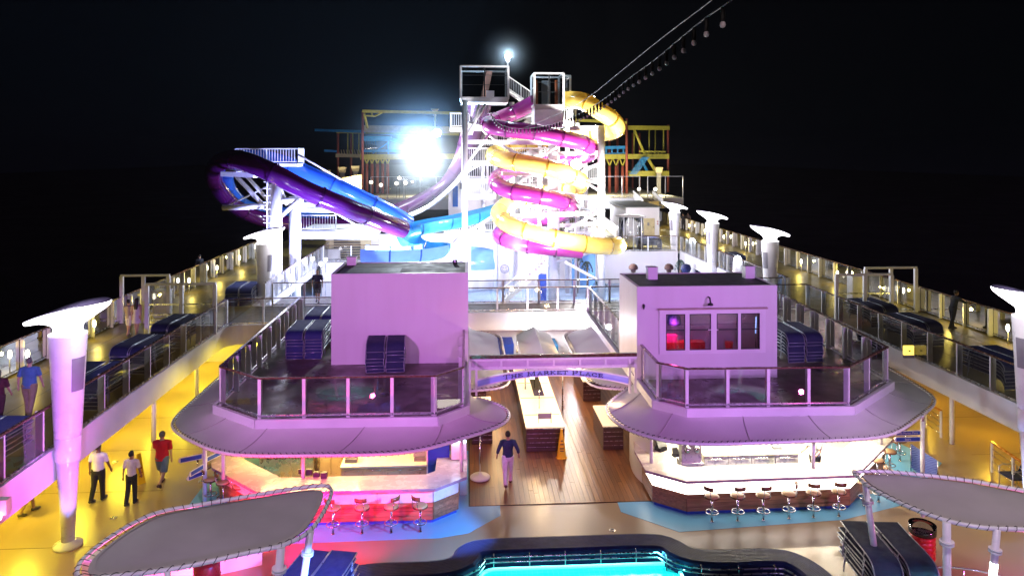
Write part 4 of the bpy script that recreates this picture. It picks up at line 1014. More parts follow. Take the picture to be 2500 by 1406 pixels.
# ------------------------------------------------------------------ sun loungers, every one in every stack
def make_lounger(slm):
    t = thing('sun_lounger', 'x', 'sun lounger', (0, 0, 0))
    prof = [(0, 1.98, .36), (0, 1.45, .34), (0, .75, .34), (0, .40, .33), (0, .16, .28), (0, .03, .16), (0, .0, .03)]
    pr = spline(prof, 3)
    lo = []
    for p in pr:
        lo.append([Vector((-.31, p.y, p.z + .012)), Vector((.31, p.y, p.z + .012)), Vector((.31, p.y, p.z - .006)), Vector((-.31, p.y, p.z - .006))])
    MB().loft(lo, cap0=True, cap1=True, smooth=False).build('sling', M[slm], t)
    f = MB()
    for sx in (-.33, .33): f.tube([Vector((sx, p.y, p.z)) for p in pr[::2]], .016, 5)
    for i in (0, 8, len(pr) - 1): p = pr[i]; f.tube([(-.33, p.y, p.z - .01), (.33, p.y, p.z - .01)], .014, 5)
    f.build('frame', M['lframe'], t)
    for y in (.55, 1.62):
        MB().tube([(-.33, y, .34), (-.345, y + .04, .03), (-.345, y + .04, .0)], .014, 5).tube([(.33, y, .34), (.345, y + .04, .03), (.345, y + .04, .0)], .014, 5).build('leg', M['lframe'], t)
    return t
lg = {'sling': make_lounger('sling'), 'sling_dark': make_lounger('sling_dark')}; lused = {'sling': False, 'sling_dark': False}
WRD = ['bottom', 'second', 'third', 'fourth', 'fifth', 'sixth', 'seventh', 'eighth']
def stack(x, y, z, rz, n, where, m='sling', group='stacked navy sun loungers', step=.125):
    for k in range(n):
        pos = 'topmost' if k == n - 1 else ('bottom one' if k == 0 else WRD[k] + ' from below')
        place(lg[m], lused[m], (x + random.uniform(-.02, .02), y + random.uniform(-.04, .04), z + k * step), rz + random.uniform(-.03, .03), 'navy sun lounger, %s, %s' % (pos, where), group); lused[m] = True
def pair(x, y, z, rz, n, where, m='sling', gap=.74):
    c, s = cos(rz), sin(rz)
    stack(x - c * gap / 2, y - s * gap / 2, z, rz, n, 'left stack ' + where, m)
    stack(x + c * gap / 2, y + s * gap / 2, z, rz, n, 'right stack ' + where, m)
p = P(940, 910, ZU); pair(p.x, p.y, ZU, 0.06, 7, 'against the left deckhouse wall', 'sling_dark')
pair(-6.35, 29.2, ZU, 0.0, 7, 'by the left deckhouse corner, nearer pair')
pair(-6.25, 31.9, ZU, 0.0, 7, 'by the left deckhouse corner, farther pair')
pair(13.0, 27.6, ZU, 0.05, 7, 'right of the right deckhouse, nearer pair', 'sling_dark')
pair(12.6, 30.8, ZU, 0.05, 7, 'right of the right deckhouse, farther pair', 'sling_dark')
# left promenade, lying across
pair(-12.35, 31.2, ZU, -.10, 6, 'beside the left wind screen', 'sling_dark')
pair(-12.3, 27.6, ZU, -.10, 6, 'in the middle of the left promenade', 'sling_dark')
pair(-12.2, 23.8, ZU, -.05, 6, 'just behind the left lamp column')
pair(-12.45, 18.6, ZU, -.05, 6, 'nearest the camera on the left promenade')
# right promenade
pair(19.3, 33.0, ZU, .10, 6, 'beside the right wind screen', 'sling_dark')
pair(19.2, 29.6, ZU, .10, 6, 'in the middle of the right promenade', 'sling_dark')
pair(18.9, 24.0, ZU, .06, 6, 'beside the right lamp column')
pair(-12.0, 39.6, ZU, 0, 6, 'left of the white lamp column')
pair(16.4, 62.0, ZU, 1.57, 6, 'behind the far right railing')
pair(19.0, 51.0, ZU, 0, 5, 'between two right horn lamps', 'sling_dark')
# foreground stacks on the pool deck
pair(-3.75, 16.2, 0, -.22, 6, 'under the left shade sail')
a_, b_ = P(2112, 1272, 1.05), P(2215, 1390, 1.0); pair(b_.x, b_.y, 0, atan2((a_ - b_).y, (a_ - b_).x) - pi / 2, 7, 'under the right shade sail', 'sling_dark', .80)
# ================================================================== WATER SLIDES
def tube_slide(name, label, pts, r, m, every=5, n=14, group=None, flange=True, half=False, sub=6):
    path = spline([D(*p) for p in pts], sub); t = thing(name, label, 'water slide', path[0], group)
    path = resample(path, int(len(path)))
    cuts = list(range(0, len(path) - 1, every)) + [len(path) - 1]
    if len(cuts) > 2 and cuts[-1] - cuts[-2] < 2: cuts.pop(-2)
    for a, b in zip(cuts, cuts[1:]):
        seg = path[a:b + 1]
        if half:
            o = MB().tube(seg, r, n, cap=False, a0=pi * .98, a1=2.02 * pi).build('flume_section', M[m], t)
        else: o = MB().tube(seg, r, n, cap=False).build('tube_section', M[m], t)
        if flange and a > 0:
            d = (path[a + 1] - path[a - 1]).normalized() * .055; p = path[a]
            if half: MB().tube([p - d, p + d], r * 1.06, n, cap=False, a0=pi * .98, a1=2.02 * pi).build('flange', M[m + '_lip'], t)
            else:
                MB().tube([p - d, p + d], r * 1.12, n + 4, cap=False).build('flange', M[m + '_lip'], t)
    return path
YEL = [(1385, 243, 52), (1422, 247, 50.8), (1462, 270, 50.2), (1500, 297, 51), (1504, 317, 53.2), (1470, 326, 55.6), (1400, 330, 57.3), (1310, 345, 57.2), (1238, 360, 56), (1205, 380, 53.5), (1238, 392, 50.8), (1300, 403, 49.8), (1370, 420, 50), (1418, 444, 52.3), (1400, 462, 55.5), (1330, 474, 57.2), (1262, 488, 56.4), (1218, 518, 53.4), (1242, 548, 50.8), (1300, 569, 49.8), (1380, 588, 49.6), (1450, 599, 50), (1502, 601, 51.5), (1508, 598, 53.5)]
MAG = [(1305, 250, 53), (1262, 272, 53.6), (1215, 292, 53.2), (1192, 300, 51.8), (1212, 312, 50.2), (1290, 322, 49.6), (1370, 338, 49.8), (1430, 353, 50.8), (1446, 370, 52.8), (1420, 384, 55.2), (1360, 394, 57), (1280, 408, 57), (1230, 424, 55.6), (1210, 444, 52.6), (1240, 465, 50.6), (1310, 478, 49.8), (1365, 490, 50.2), (1394, 503, 52), (1385, 520, 54.5), (1330, 535, 56.6), (1270, 548, 56), (1225, 566, 53.8), (1226, 580, 51.6), (1270, 594, 50.2), (1340, 604, 49.9), (1420, 612, 50.1)]
ypath = tube_slide('tube_slide', 'yellow spiral tube slide winding down the tower', YEL, .60, 't_yellow', 5, group='spiral tube slides')
mpath = tube_slide('tube_slide', 'magenta spiral tube slide twisting inside the yellow one', MAG, .56, 't_magenta', 5, group='spiral tube slides')
PUR = [(985, 560, 49.4), (930, 540, 48), (850, 508, 46.6), (750, 467, 45.6), (660, 420, 45.2), (590, 392, 46.2), (545, 393, 48.5), (523, 418, 52), (530, 455, 56), (575, 505, 60), (640, 535, 62), (740, 548, 62.5), (850, 552, 62), (940, 545, 60)]
tube_slide('tube_slide', 'dark purple tube slide looping out over the left side', PUR, .60, 't_purple', 6, group='tube slides over the left side')
BLU = [(998, 545, 51.8), (950, 517, 51), (860, 473, 50.2), (765, 430, 50), (690, 398, 50.6), (620, 384, 52.2), (570, 396, 54.4), (552, 430, 57), (565, 470, 60), (605, 505, 63), (680, 520, 65), (800, 520, 65)]
tube_slide('tube_slide', 'blue tube slide running beside the purple tube', BLU, .54, 't_blue', 6, group='tube slides over the left side')
TEAL = [(1225, 500, 55.2), (1170, 516, 54.5), (1110, 530, 53.4), (1050, 540, 52.2), (1005, 552, 51.4), (1000, 576, 50.6), (1025, 594, 50.0), (1058, 596, 49.0), (1066, 598, 47.4), (1022, 606, 46.4), (950, 609, 46.0), (886, 606, 46.0)]
tube_slide('open_flume', 'teal open flume curving down to the pale blue splash chute', TEAL[:9], .86, 't_teal', 9, n=16, half=True)
tube_slide('open_flume', 'pale blue splash chute behind the left deckhouse roof', TEAL[7:], .92, 't_pale', 6, n=16, half=True)
DROP = [(1172, 235, 54), (1160, 300, 56), (1134, 370, 57.4), (1085, 435, 58), (1020, 480, 57.8), (960, 508, 57), (915, 520, 56)]
tube_slide('drop_chute', 'plum drop chute plunging from the tall glass launch cabin', DROP, .95, 't_plum', 6, n=14, half=True)
# its carrying pipe
q = MB().tube(spline([D(1150, 400, 56), D(1105, 455, 56.6), D(1045, 505, 56.8), D(965, 540, 56.5)], 5), .16, 10)
tag(q.build('chute_support', M['white2']), 'curved white pipe carrying the plum drop chute', 'pipe')

# ------------------------------------------------------------------ the slide tower
tw = thing('slide_tower', 'white steel slide tower with columns, braces and two glass cabins', 'tower', (4.4, 53, 0))
def col(px, Y, ytop, r, zb=0.0): 
    p = D(px, ytop, Y); MB().tube([(p.x, Y, zb), (p.x, Y, p.z)], r, 14).build('column', M['white2'], tw)
col(1135, 50.5, 245, .20); col(1468, 50.5, 312, .26); col(1352, 53.5, 262, .42); col(1250, 56.5, 250, .2); col(1410, 57.5, 300, .2); col(1135, 56.5, 250, .18)
def beam(a, b, w, nm='beam'): MB().bar(D(*a), D(*b), w).build(nm, M['white2'], tw)
def brace(a, b, r=.10): MB().tube([D(*a), D(*b)], r, 8).build('brace', M['white2'], tw)
beam((1135, 347, 50.6), (1345, 349, 50.6), .30); beam((1390, 314, 50.6), (1475, 312, 50.6), .30); beam((1350, 376, 53), (1470, 373, 51), .28); beam((1345, 470, 53), (1470, 488, 51), .28)
beam((1250, 528, 51.5), (1470, 520, 51.5), .3); beam((1135, 400, 52.6), (1240, 400, 52.6), .28); beam((1135, 308, 52.6), (1250, 312, 52.6), .28)
beam((1350, 552, 54), (1470, 545, 51.5), .28); beam((1225, 424, 52), (1350, 430, 53), .26)
for a, b in (((1140, 330, 50.6), (1185, 255, 50.8)), ((1143, 300, 50.6), (1195, 312, 51)), ((1140, 400, 50.6), (1200, 320, 51)), ((1180, 320, 52), (1290, 400, 50.8)), ((1215, 350, 51), (1300, 395, 52)), ((1300, 395, 52), (1360, 360, 53)),
             ((1468, 395, 50.8), (1410, 425, 51.5)), ((1430, 445, 51.5), (1470, 470, 50.8)), ((1405, 515, 51.5), (1470, 545, 50.8)), ((1390, 560, 51.5), (1470, 510, 50.8)), ((1090, 600, 50), (1200, 530, 51.5)), ((1140, 560, 50.6), (1080, 640, 49)), ((1380, 640, 51), (1470, 690, 51)), ((1352, 640, 53.4), (1470, 610, 50.7)), ((1170, 255, 50.7), (1150, 330, 50.7)), ((1350, 560, 53), (1250, 600, 51))):
    brace(a, b)
# platforms with bar railings
def platform(x0, x1, y0, y1, z, sides='fblr'):
    MB().box(x0, y0, z - .22, x1, y1, z).build('platform', M['white2'], tw)
    pts = {'f': ((x0, y0), (x1, y0)), 'b': ((x1, y1), (x0, y1)), 'l': ((x0, y1), (x0, y0)), 'r': ((x1, y0), (x1, y1))}
    for s in sides: barrail('', [(*pts[s][0], z), (*pts[s][1], z)], parent=tw, spacing=.16)
def plat(pxa, pxb, py, Y0, Y1, sides='f'):
    a, b = D(pxa, py, Y0), D(pxb, py, Y0); platform(a.x, b.x, Y0, Y1, a.z, sides)
plat(1098, 1240, 312, 54.5, 58, 'fl'); plat(1140, 1345, 397, 54.5, 58, 'f'); plat(1135, 1210, 480, 55.5, 58, 'f'); plat(1240, 1345, 345, 55, 58.5, 'f'); plat(1345, 1400, 300, 55, 58, 'fr'); plat(1240, 1400, 460, 57.5, 60, 'f')
plat(1085, 1215, 568, 57.6, 60, 'f'); plat(1385, 1470, 565, 57, 60, 'f')
for pxa, pxb, py, Y0 in ((1240, 1345, 372, 58.2), (1240, 1350, 424, 56.6), (1250, 1400, 448, 58.0), (1240, 1345, 500, 57.6), (1350, 1465, 440, 57.8), (1350, 1465, 515, 57.4), (1140, 1240, 436, 57.0), (1140, 1230, 360, 58.2)):
    plat(pxa, pxb, py, Y0, Y0 + 2.0, 'f')
for px, Y, yt in ((1290, 58.6, 262), (1318, 56.2, 280), (1385, 56.0, 300), (1430, 58.2, 330), (1180, 58.5, 300), (1210, 57.2, 320)): col(px, Y, yt, .16)
a, b = D(1284, 262, 58), D(1346, 300, 58); MB().box(a.x, 58, b.z, b.x, 60, a.z).build('plant_box', M['white2'], tw)
a, b = D(1270, 436, 59.5), D(1345, 560, 59.5); cb = MB().box(a.x, 59.5, b.z, b.x, 61, a.z).build('stair_core', M['white2'], tw)
for k in range(10):
    c = D(1276 + k * 7, 440, 59.4); MB().box(c.x - .05, 59.36, b.z + .1, c.x + .05, 59.49, a.z - .1).build('core_rib', M['white2'], cb)
for k in range(5): c, d_ = D(1299, 432 + k * 6, 59.2), D(1307, 436 + k * 6, 59.2); MB().box(c.x, 59.30, d_.z, d_.x, 59.345, c.z).build('vent_slot', M['black'], cb)
for a_, b_ in (((1250, 400, 56.4), (1345, 436, 56.4)), ((1345, 345, 56.5), (1400, 300, 56)), ((1385, 440, 56.4), (1430, 400, 57)), ((1350, 420, 53.2), (1468, 450, 51)), ((1250, 470, 56.4), (1345, 510, 56.4)), ((1345, 500, 55), (1250, 545, 56)), ((1360, 480, 53.5), (1440, 515, 57)), ((1140, 420, 56), (1250, 360, 56.4)), ((1180, 480, 56), (1240, 430, 57)), ((1410, 330, 57), (1468, 380, 51)), ((1250, 300, 56.5), (1345, 262, 54))): brace(a_, b_, .08)
# zig-zag stairs inside the tower
for (a, b) in (((1255, 455, 58.5), (1335, 400, 58.5)), ((1335, 395, 57.5), (1255, 345, 57.5)), ((1255, 343, 58.5), (1335, 300, 58.5)), ((1240, 222, 54), (1300, 262, 56))):
    p, q2 = D(*a), D(*b); s = MB()
    n = 12
    for k in range(n): c = p.lerp(q2, (k + .5) / n); s.box(c.x - .16, c.y - .5, c.z - .04, c.x + .16, c.y + .5, c.z)
    s.bar(p + Vector((0, -.5, 0)), q2 + Vector((0, -.5, 0)), .06, .25); s.bar(p + Vector((0, .5, 0)), q2 + Vector((0, .5, 0)), .06, .25)
    s.build('stair_flight', M['white2'], tw)
    barrail('', [p + Vector((0, -.5, 0)), q2 + Vector((0, -.5, 0))], parent=tw, spacing=.2, h=1.0)
# glass launch cabins
def cabin(x0, x1, y0, y1, z0, z1, ncol, label):
    t = thing('glass_cabin', label, 'cabin', ((x0 + x1) / 2, y0, z0), 'glass launch cabins on the slide tower')
    MB().box(x0, y0, z0 - .28, x1, y1, z0).build('floor', M['white2'], t)
    f = MB(); w_ = .07
    for x in (x0, x1):
        for y in (y0, y1): f.box(x - w_, y - w_, z0, x + w_, y + w_, z1)
    for z in (z0 + .02, z1):
        f.bar((x0, y0, z), (x1, y0, z), .12); f.bar((x0, y1, z), (x1, y1, z), .12); f.bar((x0, y0, z), (x0, y1, z), .12); f.bar((x1, y0, z), (x1, y1, z), .12)
    f.build('frame', M['white2'], t)
    mu = MB()
    for k in range(1, ncol): x = x0 + (x1 - x0) * k / ncol; mu.box(x - .05, y0 - .04, z0 + .1, x + .05, y0 + .04, z1 - .1)
    for zf in (.42, .72): mu.box(x0 + .1, y0 - .02, z0 + (z1 - z0) * zf - .015, x1 - .1, y0 + .02, z0 + (z1 - z0) * zf + .015)
    mu.build('mullion', M['black'], t)
    for k in range(ncol):
        xa, xb = x0 + (x1 - x0) * k / ncol + .09, x0 + (x1 - x0) * (k + 1) / ncol - .09
        MB().add([(xa, y0, z0 + .1), (xb, y0, z0 + .1), (xb, y0, z1 - .1), (xa, y0, z1 - .1)], [(0, 1, 2, 3)]).build('glass_pane', M['pane_dark'], t)
        cl = MB().box((xa + xb) / 2 - .0, y0 - .05, z0 + .9, (xa + xb) / 2 + .001, y0 - .04, z0 + .901)
    for x in (x0, x1): MB().add([(x, y0 + .1, z0 + .1), (x, y1 - .1, z0 + .1), (x, y1 - .1, z1 - .1), (x, y0 + .1, z1 - .1)], [(0, 1, 2, 3)]).build('glass_pane', M['pane_dark'], t)
    return t
a, b = D(1125, 240, 51), D(1241, 163, 51)
c1 = cabin(a.x, b.x, 51, 54.2, a.z, b.z, 2, 'taller left glass cabin carrying a bright lamp at its corner')
MB().bar((a.x + 1.6, 53.2, a.z), (a.x + 2.0, 52.6, b.z - .15), .5, .12).build('launch_panel', mat('rusty_panel', (.35, .16, .12), .5), c1)
MB().box(a.x + 1.75, 50.8, a.z + .0, a.x + 2.3, 50.9, a.z + .5).build('hatch', M['wall'], c1)
a, b = D(1305, 258, 50.6), D(1376, 180, 50.6)
c2 = cabin(a.x, b.x, 50.6, 53.2, a.z, b.z, 2, 'lower right glass cabin above the yellow slide mouth')
MB().box(a.x, 50.75, a.z - 1.5, b.x, 52.8, a.z - .28).build('skirt', M['white2'], c2)
for x in (a.x + .3, b.x - .3): MB().tube([(x, 52.3, a.z), (x, 52.3, b.z - .3)], .11, 10).build('start_post', mat('orange_post', (.7, .15, .04), .4), c2)
MB().box(a.x + .7, 52.6, a.z + .1, a.x + 1.3, 52.7, b.z - .3).build('door_leaf', mat('grey_door', (.4, .4, .4), .5), c2)
a, b = D(1376, 240, 52.5), D(1392, 186, 52.5)
cabin(a.x, b.x + .0, 52.5, 54.4, a.z, b.z, 1, 'narrow glass cabin tucked behind the right one')

# ------------------------------------------------------------------ left mast and arms of the tubes
lm = thing('slide_mast', 'thick white mast with a ladder carrying the left tubes', 'mast', (D(671, 450, 47).x, 47, ZU))
p = D(671, 450, 47); MB().tube([(p.x, 47, ZU), (p.x, 47, p.z)], .44, 20).build('column', M['white2'], lm)
lad = MB(); x = D(651, 450, 46.4).x
lad.box(x - .03, 46.5, ZU, x + .03, 46.58, D(651, 430, 46.4).z)
for k in range(18): z = ZU + .4 + k * .42; lad.bar((x - .22, 46.5, z), (x + .22, 46.5, z), .035)
lad.build('ladder', M['white2'], lm)
p2 = D(720, 480, 49); MB().tube([(p2.x, 49, 0), (p2.x, 49, p2.z)], .38, 20).build('column', M['white2'], lm)
for a, b, r in (((545, 507, 48), (672, 503, 47), .19), ((672, 490, 47), (740, 489, 47), .2), ((576, 430, 48), (660, 520, 47.2), .14), ((600, 428, 48), (655, 490, 47.2), .12), ((655, 455, 47), (560, 500, 49), .05), ((684, 530, 47), (730, 488, 46.8), .13), ((684, 455, 47), (700, 500, 47.4), .1), ((705, 450, 48.5), (745, 480, 47), .1),
                ((728, 500, 50), (860, 503, 54), .2), ((728, 512, 50), (900, 516, 54), .18), ((735, 573, 49.5), (922, 575, 51), .30), ((727, 377, 47.5), (955, 510, 53), .06), ((800, 510, 47), (880, 555, 49), .05)):
    MB().tube([D(*a), D(*b)], r, 10).build('arm', M['white2'], lm)
for a, b in (((545, 425, 47.5), (625, 428, 46.6)), ((560, 418, 50), (585, 424, 48))): MB().bar(D(*a), D(*b), .5, .3).build('saddle_beam', M['white2'], lm)
a, b = D(575, 400, 48.2), D(726, 400, 48.2)
MB().box(a.x, 48.2, a.z - .2, b.x, 50.0, a.z).build('platform', M['white2'], lm)
barrail('', [(a.x, 48.2, a.z), (b.x, 48.2, a.z), (b.x, 50, a.z)], parent=lm, spacing=.17, h=.95)
# ------------------------------------------------------------------ walls and terraces behind the splash area
zt = D(1150, 570, 58).z
struct(MB().box(D(835, 600, 58).x, 58.0, 0, D(1442, 600, 58).x, 58.3, zt), 'terrace_wall', M['wall'])
struct(MB().box(D(835, 600, 58).x, 58.3, zt - .3, D(1442, 600, 58).x, 66, zt - .004), 'terrace_deck', M['green_deck'])
struct(MB().box(D(1442, 600, 60).x, 60.0, 0, 17.4, 60.3, ZU), 'terrace_wall', M['wall'])
struct(MB().box(D(1442, 600, 60).x, 60.3, ZU - .3, 17.4, 118, ZU), 'terrace_deck', M['prom'])
railing('glass railing with red cap on the far terrace right of the tower', [(17.3, 60.1), (D(1442, 600, 60).x, 60.1)], ZU, 2.3, post=(.10, .10))
struct(MB().box(-10.9, 57.0, 0, D(835, 600, 58).x, 57.3, D(700, 610, 57).z), 'terrace_wall', M['wall'])
railing('glass railing before the beige louvred wall on the left terrace', [(D(925, 640, 55).x, 55.0), (D(790, 640, 55).x, 55.0)], D(850, 640, 55).z, 2.0, post=(.08, .08))
struct(MB().box(D(785, 640, 55).x, 55.05, 0, D(930, 640, 55).x, 57.0, D(850, 641, 55).z), 'terrace_block', M['wall'])
lw = thing('louvred_wall', 'beige wall with dark louvres below the purple tube', 'wall', (-8.5, 57.4, 2))
a, b = D(795, 560, 57.5), D(906, 640, 57.5); MB().box(a.x, 57.5, b.z, b.x, 57.7, a.z).build('plate', M['beige'], lw)
for k in range(9):
    c, d_ = D(815, 584 + k * 6, 57.4), D(880, 586 + k * 6, 57.4); MB().box(c.x, 57.38, d_.z - .05, d_.x, 57.48, d_.z + .05).build('louvre', M['cord'], lw)
barrail('short white bar railing with red behind, on the left', [D(735, 563, 52), D(820, 563, 52)], spacing=.18)
struct(MB().box(D(730, 570, 52).x, 52, D(735, 572, 52).z, D(925, 570, 52).x, 57, D(735, 564, 52).z), 'side_terrace', M['white'])
# stairs from the splash deck
st = thing('splash_stairs', 'white stair flight with thin handrails rising to the right', 'stairs', D(1228, 738, 49))
p, q2 = D(1228, 735, 49), D(1335, 640, 50.5); s = MB()
for k in range(14): c = p.lerp(q2, (k + .5) / 14); s.box(c.x - .14, c.y - .45, c.z - .03, c.x + .14, c.y + .9, c.z)
s.build('step', M['white2'], st, 'stuff')
for dy in (-.45, .9): MB().bar(p + Vector((0, dy, -.05)), q2 + Vector((0, dy, -.05)), .08, .3).build('stringer', M['white2'], st)
barrail('', [p + Vector((0, -.45, 0)), q2 + Vector((0, -.45, 0))], parent=st, spacing=.2, h=.95)
barrail('white bar railing at the foot of the splash stairs', [D(1235, 733, 50), D(1318, 733, 50)], h=.95, spacing=.2)
tag(MB().box(D(1316, 740, 52).x, 52, 0.0, D(1334, 740, 52).x, 52.2, 2.1).build('blue_door', M['blue_panel']), 'blue door beside the thick white tower column', 'door')
d2 = MB().box(D(1400, 740, 57).x, 57.8, 0.0, D(1458, 740, 57).x, 57.98, 3.4); tag(d2.build('blue_door', mat('pale_blue_door', (.15, .35, .7), .4)), 'tall pale blue door behind the palm', 'door')
# curved awning and round emblem on the wall
aw = MB(); lo = []
for k in range(7):
    f = k / 6; x = D(1150 + 62 * f, 660, 57).x; w_ = 1 - .25 * f * f
    lo.append([Vector((x, 57.9 - 1.1 * sin(pi * j / 8 * .5 + .2) * w_, 1.9 + 1.5 * cos(pi * j / 8 * .55) * w_)) for j in range(9)])
tag(aw.loft(lo, closed=False).build('curved_awning', M['t_pale']), 'pale blue curved awning on the white wall', 'awning')
e = D(1232, 657, 57.9); em = thing('wall_emblem', 'round grey emblem ring on the white wall', 'emblem', e)
MB().tube([(e.x + .32 * cos(a), 57.94, e.z + .32 * sin(a)) for a in [2 * pi * k / 24 for k in range(24)]], .035, 6, closed=True).build('ring', M['lframe'], em)
MB().tube([(e.x + .2 * cos(a), 57.95, e.z + .2 * sin(a)) for a in [pi * (1.1 + .8 * k / 8) for k in range(9)]], .03, 6).build('wave', M['lframe'], em)
for dx in (-.12, .1): MB().lathe([(.0, -.06), (.06, 0), (0, .06)], 8, (e.x + dx, 57.92, e.z + .1)).build('dot', M['lframe'], em)
# palms and brown folded parasols
def palm(label, px, py, Y, h):
    b = D(px, py, Y); t = thing('palm_tree', label, 'palm', (b.x, Y, 0), 'palms in the splash area')
    MB().tube([(b.x, Y, 0), (b.x + .05, Y, h * .5), (b.x, Y, h)], [.10, .08, .06], 8).build('trunk', M['trunk'], t)
    lf = MB()
    for k in range(15):
        a = 2 * pi * k / 15 + random.uniform(-.2, .2); L = random.uniform(.35, .62); up = random.uniform(.05, .35)
        prev = None; pts = []
        for i in range(6):
            f = i / 5; pts.append(Vector((b.x + cos(a) * L * f, Y + sin(a) * L * f, h + up * f - .9 * f * f)))
        for i in range(5):
            for s_ in (-1, 1):
                sd = Vector((-sin(a), cos(a), 0)) * s_; m_ = pts[i].lerp(pts[i + 1], .5)
                lf.add([pts[i], pts[i + 1], m_ + sd * .09 * (1 - i * .13) + Vector((0, 0, -.15))], [(0, 1, 2)])
    lf.build('crown', M['leaf'], t)
palm('dark green palm before the pale blue door', 1433, 735, 54, 2.7)
palm('smaller palm left of the blue door palm', 1409, 735, 56, 3.0)
palm('low bluish palm at the right deckhouse roof line', 1660, 735, 55, 2.6)
palm('low bushy palm seen through the bridge railing glass', 1462, 735, 55, 1.3)
for i, (px, py, Y, r) in enumerate(((1546, 655, 46, .30), (1591, 657, 48, .23), (1633, 655, 46, .30))):
    c = D(px, py, Y); t = thing('folded_parasol', ['brown domed seat shell nearest the tower', 'smaller brown domed seat shell in the middle', 'brown domed seat shell beside the low palm'][i], 'chair', (c.x, Y, 0), 'brown domed seat shells')
    MB().lathe([(.02, -.95 * r), (.5 * r, -.8 * r), (.55 * r, -.35 * r), (.95 * r, -.2 * r), (r, .2 * r), (.8 * r, .65 * r), (.4 * r, .92 * r), (.0, r)], 16, c).build('dome', M['wicker'], t)
    MB().tube([(c.x, Y, 0), (c.x, Y, c.z - .8 * r)], .04, 8).build('stem', M['steel'], t)
c = D(1675, 655, 47); t = thing('folded_parasol', 'blue domed seat shell beside the low palm', 'chair', (c.x, 47, 0))
MB().lathe([(.05, -.3), (.25, -.22), (.33, 0), (.25, .22), (0, .3)], 16, c).build('dome', M['sling'], t); MB().tube([(c.x, 47, 0), (c.x, 47, c.z - .2)], .04, 8).build('stem', M['steel'], t)
# railing-top globes on white pillars, right
for i, (px, py, Y) in enumerate(((1690, 590, 58), (1801, 635, 46))):
    c = D(px, py, Y); t = thing('pillar_light', ['glowing dome pillar beyond the stacked loungers on the far terrace', 'glowing dome pillar between two right horn lamps'][i], 'lamp', (c.x, Y, ZU), 'dome topped pillar lights')
    MB().tube([(c.x, Y, 0), (c.x, Y, c.z - .1)], .30, 18).build('pillar', M['white2'], t); MB().lathe([(.24, -.1), (.24, .1), (.15, .25), (0, .3)], 16, c).build('dome', glow('pillar_dome', (.8, .88, 1), 6), t)
    lamp('POINT', 'pillar_bulb', (c.x, Y - .5, c.z + .4), 40, (.8, .85, 1), .15)

# ------------------------------------------------------------------ service house and far sports deck on the right
xh0, xh1 = D(1528, 570, 72).x, D(1610, 570, 72).x; zh = D(1560, 507, 72).z
sh = thing('service_house', 'white service house with a pale door on the far right deck', 'house', (xh0, 72, ZU))
MB().box(xh0, 72, ZU, xh1, 80, zh).build('wall', M['wall'], sh); MB().box(xh0 - .3, 71.8, zh + .002, xh1 + .2, 81, zh + .12).build('roof', mat('grey_roof', (.10, .11, .10), .7), sh)
dd = MB().box(D(1570, 540, 72).x, 71.94, ZU, D(1598, 540, 72).x, 71.998, D(1570, 533, 72).z).build('door', M['beige'], sh)
c = D(1596, 555, 71.9); MB().box(c.x - .05, 71.88, c.z - .05, c.x, 71.938, c.z + .05).build('handle', M['black'], dd)
c = D(1583, 546, 71.9); MB().box(c.x - .1, 71.92, c.z - .22, c.x + .1, 71.938, c.z + .1).build('notice', M['cover'], dd)
for py in (541, 547): c = D(1606, py, 71.9); MB().lathe([(0, -.08), (.08, 0), (0, .08)], 8, (c.x, 71.95, c.z)).build('red_button', M['red_plastic'], sh)
zs = D(1500, 484, 86).z
struct(MB().box(D(885, 480, 86).x, 86, zs - 1.25, D(1669, 480, 86).x, 118, zs), 'sports_deck', M['white'])
for (pa, pb, nm) in ((1476, 1562, 'tall glass wind wall on the far deck left of the stair'), (1582, 1668, 'tall glass wind wall on the far deck right of the stair'), (905, 1105, 'tall glass wind wall on the far deck behind the floodlight')):
    railing(nm, [(D(pa, 480, 86).x, 86.1), (D(pb, 480, 86).x, 86.1)], zs, 1.75, h=2.55, post=(.09, .09), cap='white2', group='tall glass wind walls')
    MB_ = None
st = thing('deck_stairs', 'pale stair flight up to the far sports deck', 'stairs', D(1590, 505, 80)); s = MB()
p, q2 = D(1595, 508, 82), D(1570, 484, 86)
for k in range(9): c = p.lerp(q2, (k + .5) / 9); s.box(c.x - 1.1, c.y - .2, c.z - .08, c.x + 1.1, c.y + .2, c.z)
s.build('step', M['beige'], st)
for dx in (-1.15, 1.15): MB().bar(p + Vector((dx, 0, .45)), q2 + Vector((dx, 0, .45)), .08, 1.0).build('balustrade', M['white2'], st)
# round glass booth with a dark net top
gb = thing('round_booth', 'round glass booth with a grey net top behind the far railing', 'booth', D(1538, 612, 62)); c = D(1540, 610, 62)
MB().lathe([(1.05, 0), (1.05, 2.7)], 20, (c.x, 62, ZU)).build('glass_wall', M['pane'], gb)
for k in range(8): a = 2 * pi * k / 8; MB().tube([(c.x + 1.06 * cos(a), 62 + 1.06 * sin(a), ZU), (c.x + 1.06 * cos(a), 62 + 1.06 * sin(a), ZU + 2.7)], .045, 6).build('post', M['white2'], gb)
MB().lathe([(1.3, 2.72), (1.3, 2.76), (.0, 2.9)], 20, (c.x, 62, ZU)).build('net_top', M['canvas_dark'], gb)
# slanted stair rail left of the booth
barrail('slanted white bar railing beside the service house', [D(1478, 560, 66), D(1515, 590, 63)], h=1.0, spacing=.2)
